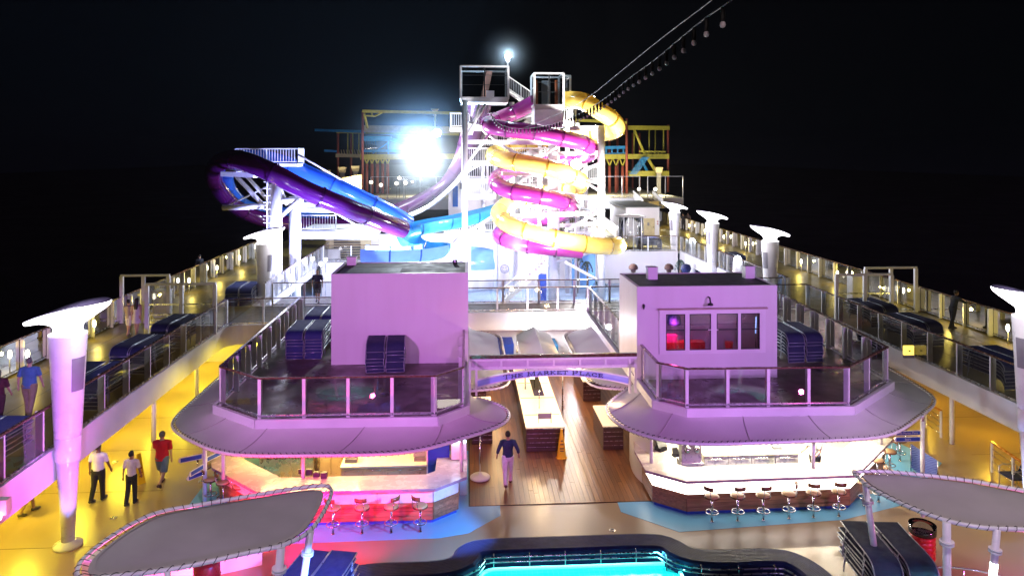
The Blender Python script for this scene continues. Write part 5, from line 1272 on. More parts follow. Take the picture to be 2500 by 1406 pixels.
# small lit deckhouse parts behind the drop chute
hb = thing('tower_house', 'pale house with a narrow blue window behind the tower', 'house', D(1090, 560, 66)); a, b = D(1095, 432, 66), D(1340, 568, 66)
MB().box(a.x, 66, b.z, b.x, 70, a.z).build('wall', M['wall'], hb)
c, d_ = D(1105, 455, 65.95), D(1118, 505, 65.95); MB().box(c.x, 65.9, d_.z, d_.x, 65.998, c.z).build('window', M['t_blue'], hb)
c, d_ = D(1122, 447, 65.95), D(1132, 462, 65.95); MB().box(c.x, 65.9, d_.z, d_.x, 65.998, c.z).build('vent_grille', M['cover'], hb)
c, d_ = D(1150, 400, 65.95), D(1340, 430, 65.95); MB().box(c.x, 65.8, d_.z, d_.x, 70, c.z).build('parapet', M['roof'], hb)
# ================================================================== ROPES COURSE BEHIND
rc = thing('ropes_course', 'red, yellow and blue steel ropes course behind the slides', 'climbing frame', (4, 100, 6))
def rpost(px, Y, ytop, r=.17, m='ropes_red', ybot=None):
    p = D(px, ytop, Y); zb = D(px, ybot, Y).z if ybot else 5.4
    MB().tube([(p.x, Y, zb), (p.x, Y, p.z)], r, 10).build('post', M[m], rc)
def rbeam(a, b, w, m='ropes_yellow', h=None): MB().bar(D(*a), D(*b), w, h).build('beam', M[m], rc)
def rpipe(a, b, r, m='ropes_yellow'): MB().tube([D(*a), D(*b)], r, 8).build('pipe', M[m], rc)
for px, Y, yt in ((885, 96, 272), (825, 104, 322), (857, 106, 325), (1530, 96, 290), (1631, 100, 305), (1508, 104, 320), (1488, 108, 330), (1562, 106, 325), (1476, 112, 330), (1545, 112, 325)): rpost(px, Y, yt)
for px, Y, ya, yb in ((849, 105, 322, 378), (861, 105, 322, 378), (876, 105, 322, 378), (1548, 100, 318, 378), (1585, 100, 318, 378), (1620, 100, 316, 372), (1600, 104, 318, 375)): rpost(px, Y, ya, .10, 'ropes_yellow', yb)
rbeam((885, 272, 96), (1125, 277, 96), .35); rbeam((885, 283, 96), (915, 284, 96), .2); rpipe((915, 284, 96), (935, 274, 96), .12); rpipe((908, 275, 96), (908, 284, 96), .1); rpipe((889, 278, 96), (897, 312, 98), .18)
rbeam((770, 318, 104), (890, 322, 100), .35, 'ropes_blue'); rbeam((890, 315, 100), (1130, 318, 100), .9, 'beige'); rbeam((822, 322, 104), (1120, 328, 102), .4)
rbeam((820, 380, 104), (880, 381, 104), .5, 'beige'); rbeam((880, 384, 98), (1120, 382, 98), .7); rbeam((792, 368, 104), (822, 370, 104), .3, 'ropes_blue')
rbeam((888, 339, 98), (955, 339, 98), .6, 'ropes_blue'); rpipe((950, 339, 98), (990, 350, 98), .25, 'ropes_blue'); rbeam((888, 369, 98), (1000, 368, 98), .3, 'ropes_blue'); rpipe((910, 375, 98), (950, 347, 98), .08, 'ropes_blue'); rpipe((948, 345, 98), (948, 380, 98), .1, 'ropes_blue')
for k in range(6): rpipe((892 + k * 5, 343, 98), (893 + k * 5, 378, 98), .05, 'chrome')
for px in (895, 908, 921, 934, 946): rpipe((px - 6, 386, 98), (px, 400, 98), .10, 'ropes_yellow'); rpipe((px + 6, 386, 98), (px, 400, 98), .10, 'ropes_yellow'); rpost(px, 98, 400, .22)
for k in range(9): rpipe((826 + k * 6.5, 366, 104), (829 + k * 6.5, 380, 104), .06, 'beige')
rbeam((1395, 293, 96), (1530, 300, 96), .35); rbeam((1500, 312, 96), (1632, 313, 100), .55); rbeam((1395, 322, 104), (1525, 326, 100), .35)
rbeam((1470, 383, 98), (1632, 382, 98), .65); rbeam((1560, 370, 98), (1625, 371, 98), .2); rbeam((1475, 361, 98), (1528, 360, 98), .4, 'ropes_blue'); rbeam((1475, 377, 98), (1528, 376, 98), .35, 'ropes_blue')
for px in (1480, 1494, 1508, 1522): rpipe((px, 361, 98), (px, 377, 98), .12, 'ropes_blue')
for px in (1488, 1504, 1520): rpipe((px - 7, 388, 98), (px, 405, 98), .10); rpipe((px + 7, 388, 98), (px, 405, 98), .10); rpost(px, 98, 405, .2)
for k in range(6): rpipe((1570 + k * 9, 370, 98), (1573 + k * 9, 381, 98), .06)
rpipe((1548, 316, 98), (1570, 368, 98), .18); rpipe((1570, 368, 98), (1605, 425, 98), .22); rpipe((1580, 418, 98), (1560, 380, 98), .2, 'ropes_blue'); rbeam((1535, 424, 98), (1632, 424, 98), .7)
# hanging stair of the course
s = MB(); p, q2 = D(1545, 425, 97), D(1575, 385, 97)
for k in range(14): c = p.lerp(q2, k / 13); s.box(c.x - .5, 96.8, c.z - .05, c.x + .5, 97.2, c.z + .05)
s.build('hanging_stair', M['ropes_blue'], rc)
# funnel tops on the posts
for px, py in ((1062, 268), (1405, 262)): 
    c = D(px, py, 97); q = MB().lathe([(.15, -.9), (.2, -.3), (.5, 0), (.55, .06)], 12, c); q.build('funnel_top', M['beige'], rc)
    rpost(px, 97, py + 14, .12, 'ropes_yellow', 330)
# beige fence panels and grey vents behind the wind wall
bf = thing('fence_row', 'beige upright panels of a fence far behind the blue tube', 'fence', D(860, 450, 92))
for k in range(13):
    a, b = D(803 + k * 6.2, 440 - k * 1.1, 92), D(803 + (k + .93) * 6.2, 490, 92); MB().box(a.x, 92, 5.4, b.x, 92.1, a.z).build('fence_panel', M['beige'], bf)
for i, (px, py) in enumerate(((797, 425), (836, 418), (868, 415), (1608, 418))):
    c = D(px, py, 94); t = thing('deck_vent', ['leftmost grey vent cowl above the beige fence', 'middle grey vent cowl above the beige fence', 'right grey vent cowl above the beige fence', 'beige vent cowl beside the right red post'][i], 'vent', (c.x, 94, 5.4), 'vent cowls on the far deck')
    MB().box(c.x - .25, 93.8, 5.4, c.x + .25, 94.2, c.z - .2).build('stem', M['cover'], t); MB().add([(c.x - .35, 93.7, c.z - .2), (c.x + .35, 93.7, c.z - .2), (c.x + .5, 93.6, c.z + .5), (c.x - .5, 93.6, c.z + .5), (c.x - .35, 94.3, c.z - .2), (c.x + .35, 94.3, c.z - .2), (c.x + .5, 94.4, c.z + .5), (c.x - .5, 94.4, c.z + .5)], [(0, 1, 2, 3), (7, 6, 5, 4), (3, 2, 6, 7), (1, 5, 6, 2), (0, 3, 7, 4), (0, 4, 5, 1)]).build('cowl', M['beige'], t)
# small round lamps behind the wind wall
gl = glow('far_globe', (1, .9, .68), 7)
for i, (px, py) in enumerate(((877, 441), (906, 445), (860, 455), (930, 452), (968, 448), (975, 435), (990, 447), (1560, 462), (1600, 462))):
    c = D(px, py, 88); o = thing('globe_lamp', 'x', 'lamp', (c.x, 88, 5.4)); MB().lathe([(0, -.22), (.16, -.15), (.22, 0), (.16, .15), (0, .22)], 10, c).build('globe', gl, o); MB().tube([(c.x, 88, 5.4), (c.x, 88, c.z - .2)], .03, 6).build('stem', M['cover'], o)
    tag(o, 'small warm globe lamp behind the far glass wall, ' + ['under the beige fence', 'right of the tall red post', 'lowest one left of the red post', 'below the row of red posts', 'just left of the floodlight, lower one', 'just left of the floodlight, upper one', 'right beside the floodlight', 'left of the far stair', 'right of the far stair'][i], 'lamp', 'globe lamps on the far deck')
for x, z, pw in ((-14, 7.2, 260), (-6, 7.2, 200), (17, 7.2, 300), (24, 7.0, 260), (10, 7.2, 220)): lamp('POINT', 'far_deck_light', (x, 91, z), pw * 4, (1, .86, .5), .3)
# yellow houses with lit walls beyond the right promenade
tag(MB().box(20.4, 82, ZU, 21.6, 84, 5.3).build('lit_hut', M['beige']), 'small beige hut glowing yellow behind the farthest horn lamp', 'hut')
lamp('POINT', 'hut_light', (20.6, 79, 4.6), 120, YELLOW, .2)

# ------------------------------------------------------------------ floodlights
def flood(label, c, tgt, power, rad, e, col, mast=True, angle=150):
    t = thing('floodlight', label, 'floodlight', c, 'floodlights round the slides')
    q = MB(); d = (Vector(tgt) - Vector(c)).normalized(); c = Vector(c)
    R = d.to_track_quat('Z', 'Y').to_matrix(); n = 20
    ring = lambda r, o: [c + R @ Vector((r * cos(2 * pi * k / n), r * sin(2 * pi * k / n), o)) for k in range(n)]
    MB().loft([ring(rad * .5, -.6 * rad), ring(rad * 1.02, -.02)], cap0=True).build('housing', M['white2'], t)
    MB().loft([ring(rad, 0), ring(rad * .7, .12 * rad), ring(rad * .2, .2 * rad)], cap1=True).build('lens', glow('flood_lens', col, e), t)
    if mast: MB().tube([c + Vector((0, .5 * rad, -.5 * rad)), (c.x, c.y + .5 * rad, 0)], .10, 10).build('mast', M['white2'], t)
    lamp('SPOT', 'flood_beam', c + d * (.3 * rad), power, col, .25, tgt, angle, .9)
    return t
FC = D(1036, 392, 55)
fb = flood('huge blinding floodlight bank glaring in front of the drop chute', FC, FC + Vector((-.2, -10, 0)), 600, .50, 60, (.74, .87, 1.0), mast=False, angle=178)
# soft ball of mist added round a floodlight to imitate lens glare, thinning outwards
def mist(c, R, dens, pw):
    mi = MB().lathe([(0, -R * 1.02)] + [(R * 1.02 * sin(pi * k / 16), -R * 1.02 * cos(pi * k / 16)) for k in range(1, 16)] + [(0, R * 1.02)], 24).build('glare_mist', bpy.data.materials.new('glare_mist'), None, 'stuff')
    mi.location = c; mm = mi.data.materials[0]; mm.use_nodes = True; nt = mm.node_tree; nt.nodes.clear(); N_, L_ = nt.nodes.new, nt.links.new
    o_ = N_('ShaderNodeOutputMaterial'); pv = N_('ShaderNodeVolumePrincipled'); pv.inputs['Color'].default_value = (.85, .93, 1, 1)
    tc = N_('ShaderNodeTexCoord'); ln = N_('ShaderNodeVectorMath'); ln.operation = 'LENGTH'; L_(tc.outputs['Object'], ln.inputs[0])
    mr = N_('ShaderNodeMapRange'); mr.inputs['From Min'].default_value = R; mr.inputs['From Max'].default_value = 0.0; mr.inputs['To Max'].default_value = 1.0; L_(ln.outputs['Value'], mr.inputs['Value'])
    pw_ = N_('ShaderNodeMath'); pw_.operation = 'POWER'; pw_.inputs[1].default_value = pw; L_(mr.outputs[0], pw_.inputs[0])
    mu = N_('ShaderNodeMath'); mu.operation = 'MULTIPLY'; mu.inputs[1].default_value = dens; L_(pw_.outputs[0], mu.inputs[0]); L_(mu.outputs[0], pv.inputs['Density']); L_(pv.outputs[0], o_.inputs['Volume'])
mist(FC + Vector((0, -.4, 0)), 9.0, .042, 4.6)
lamp('POINT', 'flood_bulb', FC + Vector((0, -.75, 0)), 9000, (.80, .90, 1.0), .25)
lamp('SPOT', 'flood_beam', FC + Vector((-.1, -.6, .2)), 50000, (.25, .55, 1.0), .3, FC + Vector((-16, -16, 44)), 138, .5)  # upward beam added to give the haze a blue halo
c = D(1240, 138, 51.5); fl_ = thing('floodlight', 'small blinding bluish floodlight at the cabin roof corner', 'floodlight', c, 'floodlights round the slides')
MB().lathe([(0, -.20), (.12, -.16), (.19, -.05), (.19, .06), (.11, .16), (0, .19)], 16, c).build('lens', glow('flood_lens', (.70, .86, 1.0), 90), fl_); MB().lathe([(.10, -.42), (.16, -.30), (.0, -.27)], 12, c).build('socket', M['white2'], fl_)
lamp('POINT', 'flood_bulb', c + Vector((0, -.35, .1)), 1000, (.60, .82, 1.0), .1); mist(c, 2.8, .05, 3.4)
c = D(1240, 138, 51.5); tag(MB().tube([(c.x, 51.7, D(1240, 165, 51).z), (c.x, 51.7, c.z - .2)], .05, 8).build('lamp_pole', M['white2']), 'short pole under the floodlight at the cabin roof corner', 'pole')
flood('blue white floodlight shining between the yellow coils', D(1407, 402, 54.5), (4, 44, 12), 5000, .40, 40, (.85, .92, 1.0), angle=160)
flood('small warm floodlight left of the tower railing', D(1067, 325, 57), (-2, 30, 6), 1200, .3, 30, (1.0, .95, .8), mast=False)
# floodlights that wash the tower and the splash area
lamp('SPOT', 'tower_wash', (6.2, 44.5, 3.6), 14000, (1.0, .93, .97), .4, (5.6, 53, 10.5), 70)
lamp('SPOT', 'tower_wash', (10.5, 46.5, 6.0), 20000, (1.0, .96, .90), .4, (8.0, 52, 12.5), 64)
lamp('SPOT', 'tower_wash', (1.0, 45.0, 3.0), 9000, (.85, .85, 1.0), .4, (1.0, 54, 7.0), 80)
lamp('POINT', 'tower_light', (7.2, 45.5, 5.5), 2600, (1.0, .95, .92), .3)
lamp('POINT', 'tower_light', (5.6, 55.4, 9.6), 2600, (1.0, .96, .92), .3)
lamp('POINT', 'tower_light', (7.6, 54.8, 12.6), 3200, (1.0, .97, .9), .3)
lamp('POINT', 'tower_light', (4.5, 55.0, 6.2), 2600, (1.0, .95, .95), .3)
lamp('POINT', 'splash_light', (3.5, 50.0, 4.4), 2700, (.84, .86, 1.0), .4)
lamp('POINT', 'splash_light', (11.5, 52.0, 4.0), 3200, (.84, .86, 1.0), .4)
lamp('POINT', 'splash_light', (-5.5, 47.5, 3.8), 4800, (.76, .78, 1.0), .4)
lamp('POINT', 'far_deck_light', (14.2, 63.5, 5.6), 3600, (.95, .92, 1.0), .3)  # added to brighten the service house and round booth
lamp('POINT', 'far_deck_light', (14, 81, 6.6), 2600, (.82, .84, 1.0), .3)  # added to brighten the sports deck edge and its glass
lamp('SPOT', 'blue_wash', (-8.2, 43.0, 3.2), 22000, (.32, .36, 1.0), .3, (-12, 48, 8.5), 90)
lamp('SPOT', 'white_wash', (-7.6, 44.5, 2.0), 16000, (.75, .76, 1.0), .3, (-12.3, 47, 5.5), 50)
for i, (px, py, Y) in enumerate(((745, 640, 48), (763, 632, 50), (783, 644, 50), (795, 634, 52), (711, 676, 44))):
    c = D(px, py, Y); o = thing('globe_lamp', 'x', 'lamp', (c.x, Y, 0)); MB().lathe([(0, -.14), (.1, -.1), (.14, 0), (.1, .1), (0, .14)], 10, c).build('globe', glow('near_globe', (.95, .92, 1), 8), o); MB().tube([(c.x, Y, .0), (c.x, Y, c.z - .12)], .02, 6).build('stem', M['steel'], o)
    tag(o, 'white globe lamp, ' + ['second from the left below the inner railing', 'in the middle of the cluster below the inner railing', 'lower right of the cluster below the inner railing', 'upper right of the cluster near the man walking', 'lowest left one behind the inner railing'][i], 'lamp', 'globe lamps of the splash area')
# ================================================================== FOREGROUND: POOL, SHADES, SIGNPOSTS, LIGHT STRING
zc = .46
outl = [P(800, 1400, zc), P(876, 1370, zc), P(1102, 1364, zc), P(1112, 1332, zc), P(1160, 1311, zc), P(1598, 1297, zc), P(1652, 1310, zc), P(1697, 1340, zc), P(1906, 1331, zc), P(1986, 1362, zc), P(2040, 1404, zc), Vector((9.2, 14.5, zc)), Vector((8.6, 9.0, zc)), Vector((-2.6, 9.0, zc)), Vector((-3.6, 14.5, zc))]
for p in outl: p.z = 0
ol = fillet(outl, .9, 6)
if sum(ol[i].x * ol[(i + 1) % len(ol)].y - ol[(i + 1) % len(ol)].x * ol[i].y for i in range(len(ol))) < 0: ol = ol[::-1]
inn = offset(ol, .72, closed=True)
pool = thing('swimming_pool', 'raised turquoise pool with a navy mosaic rim', 'pool', (3, 14, 0))
def ring(a, b, z0, z1):
    lo = [[Vector((p.x, p.y, z0)), Vector((p.x, p.y, z1 - .05)), Vector((p.lerp(q, .12).x, p.lerp(q, .12).y, z1)), Vector((p.lerp(q, .9).x, p.lerp(q, .9).y, z1)), Vector((q.x, q.y, z1 - .05)), Vector((q.x, q.y, z0))] for p, q in zip(a, b)]
    lo.append(lo[0]); return MB().loft(lo, closed=False, smooth=False)
ring(ol, inn, 0.0, zc).build('mosaic_rim', M['mosaic'], pool)
# mosaic joints: raised net of small tiles on the rim
tl = MB(); N = 150; A = resample(ol, N, True); B = resample(inn, N, True)
for f in [.1 + .09 * k for k in range(9)]:
    ln = [a.lerp(b, f) + Vector((0, 0, zc + .001)) for a, b in zip(A, B)]
    tl.tube(ln, .004, 4, closed=True)
tl.build('tile_joints', mat('grey_joint', (.10, .10, .16), .6), pool, 'stuff')
zw = .06
M['water'] = glass('pool_water', (.30, .92, .95), .5, 1.33, .04)
cen = [P(1168, 1380, zw), P(1176, 1366, zw), P(1615, 1352, zw), P(1632, 1362, zw)]
wi = offset(ol, .74, closed=True)
wmat, nt, b = _nodes('turquoise_water'); N_, L_ = nt.nodes.new, nt.links.new
b.inputs['Base Color'].default_value = (.02, .45, .50, 1); b.inputs['Roughness'].default_value = .08
nz = N_('ShaderNodeTexNoise'); nz.inputs['Scale'].default_value = 2.2; nz.inputs['Detail'].default_value = 4; nz.inputs['Distortion'].default_value = 1.2
tc = N_('ShaderNodeTexCoord'); L_(tc.outputs['Object'], nz.inputs['Vector'])
cr = N_('ShaderNodeValToRGB'); cr.color_ramp.elements[0].color = (.008, .40, .44, 1); cr.color_ramp.elements[1].color = (.03, .66, .66, 1); cr.color_ramp.elements[0].position = .3; cr.color_ramp.elements[1].position = .75
L_(nz.outputs['Fac'], cr.inputs[0]); L_(cr.outputs[0], b.inputs['Base Color'])
bp = N_('ShaderNodeBump'); bp.inputs['Strength'].default_value = .12; bp.inputs['Distance'].default_value = .05; L_(nz.outputs['Fac'], bp.inputs['Height']); L_(bp.outputs[0], b.inputs['Normal'])
# central basin with lit water, side ledges of dark mosaic
cx0, cx1, cyb = P(1172, 1372, zw).x, P(1640, 1358, zw).x, min(P(1400, 1358, zw).y, max(p.y for p in inn) - .16)
bas = fillet([Vector((cx0, 9.6, 0)), Vector((cx1, 9.6, 0)), Vector((cx1, cyb, 0)), Vector((cx0, cyb, 0))], .45, 6)
MB().add([(p.x, p.y, zw) for p in bas], [tuple(range(len(bas)))]).build('water', wmat, pool)
MB().add([(p.x, p.y, zw - .012) for p in wi], [tuple(range(len(wi)))]).build('mosaic_ledge', M['mosaic'], pool)
MB().tube([Vector((p.x, p.y, zw + .03)) for p in bas], .045, 8, closed=True).build('light_tube', glow('turquoise_tube', (.05, .85, .80), 2.2), pool)
mx_ = (cx0 + cx1) / 2
lamp('AREA', 'pool_lamp', (mx_, cyb + .02, .36), 110, (.16, 1, 1), (4.4, .10), (mx_, cyb - 2.0, .05))
for x_, dx_ in ((cx0 - .02, 1.6), (cx1 + .02, -1.6)):
    o_ = lamp('AREA', 'pool_lamp', (x_, 14.6, .30), 700, (.16, 1, 1), (.10, 7.0), None); o_.data.spread = radians(100); o_.rotation_euler = (0, radians(-38 if dx_ > 0 else 38), 0)
# safety net over the water
nt_ = MB(); s_ = .13
for k in range(int((cx1 - cx0) / s_)): x = cx0 + k * s_; nt_.bar((x, 10.5, zw + .05), (x, cyb - .03, zw + .05), .004, .003)
for k in range(int((cyb - 10.5) / s_)): y = cyb - k * s_; nt_.bar((cx0, y, zw + .055), (cx1, y, zw + .055), .004, .003)
nt_.build('safety_net', mat('white_net', (.10, .42, .45), .7), pool, 'stuff')
# grab rails along the inner rim
gi = offset(ol, .82, closed=True)
seg = [p for p in gi if p.y > 16.0]
gr = thing('grab_rail', 'double steel grab rail along the inner pool rim', 'railing', (3, 18, .2))
def order_by(pts): 
    i0 = max(range(len(pts)), key=lambda i: (pts[i] - pts[i - 1]).length); return pts[i0:] + pts[:i0]
sg_ = order_by(seg)
for z in (.24, .36): MB().tube([Vector((p.x, p.y, z)) for p in sg_], .022, 8).build('rail', M['steel'], gr)
q = resample(sg_, 16)
for p in q: MB().tube([Vector((p.x, p.y, .05)), Vector((p.x, p.y, .40)), Vector((p.x, p.y + .06, .43))], .016, 6).build('rail_post', M['steel'], gr)
# hot tubs left and right, just at the lower frame edge
def hot_tub(label, x, y, r, m, h=.62):
    t = thing('hot_tub', label, 'hot tub', (x, y, 0), 'round hot tubs beside the pool')
    MB().lathe([(r, 0), (r, h - .06), (r - .05, h), (r - .32, h), (r - .36, h - .06), (r - .36, .06)], 48, (x, y, 0)).build('tub_wall', m, t)
    MB().add([(x + (r - .36) * cos(2 * pi * k / 40), y + (r - .36) * sin(2 * pi * k / 40), h - .14) for k in range(40)], [tuple(range(40))]).build('water', M['tub_water'], t)
    MB().tube([(x + (r + .1) * cos(a), y + (r + .1) * sin(a), h + .34) for a in [2 * pi * k / 48 for k in range(48)]], .022, 8, closed=True).build('hand_rail', M['chrome'], t)
    for k in range(10): a = 2 * pi * k / 10; MB().tube([(x + (r + .1) * cos(a), y + (r + .1) * sin(a), 0), (x + (r + .1) * cos(a), y + (r + .1) * sin(a), h + .34)], .018, 6).build('rail_post', M['chrome'], t)
M['tub_water'] = mat('green_tub_water', (.10, .34, .30), .2, var=.2)
hot_tub('round pink lit hot tub below the left shade', -5.3, 13.9, 1.6, M['white'])
hot_tub('round hot tub with a steel hoop at the lower right edge', 11.2, 15.2, 1.5, M['white'], .5)
lamp('POINT', 'tub_pink', (-6.6, 17.9, .4), 420, (1.0, .10, .38), .1); lamp('POINT', 'tub_pink', (-4.0, 15.4, .9), 40, (1.0, .12, .40), .1)
lamp('POINT', 'tub_pink', (13.2, 16.4, 1.0), 160, (1.0, .12, .55), .1); lamp('AREA', 'tub_green', (-5.3, 13.9, 1.9), 1200, (.6, 1, .92), .9, (-5.3, 13.9, 0)).data.spread = radians(70); lamp('AREA', 'tub_green', (11.2, 15.2, 1.9), 900, (.65, 1, .92), .9, (11.2, 15.2, 0)).data.spread = radians(70)
cb_ = [P(640, 1379, 0), P(600, 1388, 0), P(538, 1402, 0), P(440, 1418, 0), P(330, 1428, 0), P(200, 1432, 0)]
for p_ in cb_: p_.z = 0
cb_ = spline(cb_, 4)
bn = thing('curved_bench', 'long curved bench wall glowing pink under the left shade', 'bench', cb_[0])
def bstrip(o0, o1, z0, z1):
    lo = [[Vector((a.x, a.y, z0)), Vector((b.x, b.y, z0)), Vector((b.x, b.y, z1)), Vector((a.x, a.y, z1))] for a, b in zip(offset(cb_, o0), offset(cb_, o1))]
    return MB().loft(lo, cap0=True, cap1=True, smooth=False)
bstrip(0, -.42, 0.004, .62).build('bench_wall', M['white'], bn); bstrip(.03, -.46, .622, .68).build('seat_slab', M['white2'], bn)
tp = thing('waste_drum', 'dark red drum standing against the pink hot tub', 'drum', (-4.55, 16.05, 0))
c = P(505, 1400, .7); MB().lathe([(.30, 0), (.30, .95), (.27, 1.0), (0, 1.0)], 20, (c.x, c.y, 0)).build('body', M['red_plastic'], tp)
for z in (.3, .65): MB().lathe([(.305, z), (.32, z + .02), (.305, z + .04)], 20, (c.x, c.y, 0)).build('hoop', M['red_plastic'], tp)
# red cylinder stool stack with glass top, right foreground
rd = thing('ribbed_drum', 'ribbed red drum with a clear lid near the right shade', 'drum', P(2252, 1372, 0)); c = P(2252, 1372, 0)
MB().lathe([(.29, 0.12)] + sum([[(.29, .13 + k * .125), (.31, .16 + k * .125), (.31, .22 + k * .125), (.29, .25 + k * .125)] for k in range(5)], []) + [(.0, .76)], 24, c).build('body', M['red_plastic'], rd)
MB().lathe([(.31, .76), (.33, .78), (.33, 1.0)], 24, c).build('clear_lid', M['pane'], rd); MB().lathe([(.22, 0), (.22, .12)], 16, c).build('foot', M['steel'], rd)
# ------------------------------------------------------------------ leaf shaped shade sails on pipe frames
def shade(label, outline, poles, crown=.18, lace=110, hem_w=.075, smooth=3):
    t = thing('shade_sail', label, 'shade', outline[0], 'leaf shaped shade sails')
    ed = spline(outline + [outline[0]], 8)[:-1]; n = len(ed); c = sum(ed, Vector()) / n
    hem = [p.lerp(c, hem_w) for p in ed]
    rows = []
    for f in (0, .12, .3, .5, .7, .88): rows.append([p.lerp(c, f) + Vector((0, 0, -.03 + crown * (f * (2 - f)) * .5 if f else -.03)) for p in hem])
    mb = MB().loft(rows, cap1=True); mb.build('canvas', M['canvas_dark'], t)
    hb = MB().loft([[p.lerp(c, .002) + Vector((0, 0, -.022)) for p in hem], [p.lerp(c, .05) + Vector((0, 0, -.012 + crown * .05)) for p in hem]]); hb.build('hem_band', M['canvas_hem'], t)
    MB().tube(ed, .044, 12, closed=True).build('pipe_frame', M['white2'], t)
    E = resample(ed, lace, True); I = resample(hem, lace, True); l = MB()
    for i in range(lace):
        a, b_, d_ = E[i], I[i] + Vector((0, 0, -.02)), E[(i + 1) % lace]
        o_ = (a - b_).normalized() * .075
        l.tube([b_, a.lerp(b_, .35) + Vector((0, 0, .06)), a + Vector((0, 0, .062)), a.lerp(d_, .25) + o_ * .8, a.lerp(d_, .4) + o_ * .6 + Vector((0, 0, -.05))], .008, 4, cap=False)
    l.build('lacing', M['cord'], t)
    for (top, bot, r) in poles:
        q = MB().tube([bot, top], r, 14).build('pole', M['white2'], t)
        d = (bot - top).normalized(); f0 = top + d * .42
        MB().tube([f0, f0 + d * .035], r * 1.75, 14).tube([f0 + d * .05, f0 + d * .085], r * 1.75, 14).build('pole_flange', M['white2'], q)
    return t
zs_ = 2.62
LS = [P(186, 1400, zs_), P(205, 1362, zs_), P(285, 1300, zs_), P(381, 1252, zs_), P(495, 1230, zs_), P(640, 1205, zs_), P(760, 1187, zs_), P(806, 1190, zs_), P(800, 1228, zs_), P(760, 1291, zs_), P(696, 1328, zs_), P(600, 1350, zs_), P(440, 1385, zs_), P(300, 1404, zs_), P(210, 1412, zs_)]
def pol(px, py, px2, r=.095): 
    a = P(px, py, zs_); b_ = D(px2, 1406, a.y); k = (a.z) / (a.z - b_.z); bt = a.lerp(b_, k); return (a, Vector((bt.x, bt.y, 0)), r)
shade('grey leaf shaped shade sail in the left foreground', LS, [pol(758, 1296, 742, .075), pol(686, 1334, 680, .085), pol(408, 1392, 409, .06)], lace=64)
RS = [P(2083, 1152, zs_), P(2166, 1151, zs_), P(2331, 1168, zs_), P(2440, 1186, zs_), P(2560, 1212, zs_), P(2680, 1262, zs_), P(2640, 1300, zs_), P(2500, 1292, zs_), P(2398, 1287, zs_), P(2298, 1266, zs_), P(2199, 1228, zs_), P(2120, 1186, zs_)]
shade('grey leaf shaped shade sail cut by the right edge', RS, [pol(2112, 1178, 2144, .075), pol(2311, 1272, 2312, .085), pol(2434, 1290, 2424, .075)], lace=64)
tag(MB().tube([P(2252, 1260, 1.5), P(2252, 1260, 1.5) + Vector((0, 0, .6))], .05, 8).build('lilac_stub', M['white2']), 'short lilac pole above the ribbed red drum', 'pole')
p_ = P(2218, 866, 2.72); ys_ = thing('sign_box', 'small glowing yellow sign box low on the right promenade', 'sign', p_)
MB().box(p_.x - .20, p_.y - .05, p_.z + .0, p_.x + .20, p_.y + .05, p_.z + .36).build('light_box', glow('yellow_box', (1, .72, .05), 1.6), ys_); MB().box(p_.x - .03, p_.y - .06, p_.z + .14, p_.x + .05, p_.y - .051, p_.z + .20).build('symbol', M['black'], ys_); MB().box(p_.x - .2, p_.y - .05, ZU + .001, p_.x + .2, p_.y + .05, p_.z).build('foot', M['cover'], ys_)
# blue spots aimed at the left lounger stacks and the lower right deck
lamp('SPOT', 'sail_blue', (-2.2, 14.4, 2.4), 2600, (.10, .22, 1.0), .1, (-3.7, 16.6, .8), 60)
lamp('SPOT', 'right_blue', (15.2, 19.4, 2.6), 140, (.12, .30, 1.0), .1, (14.6, 18.2, .2), 60)

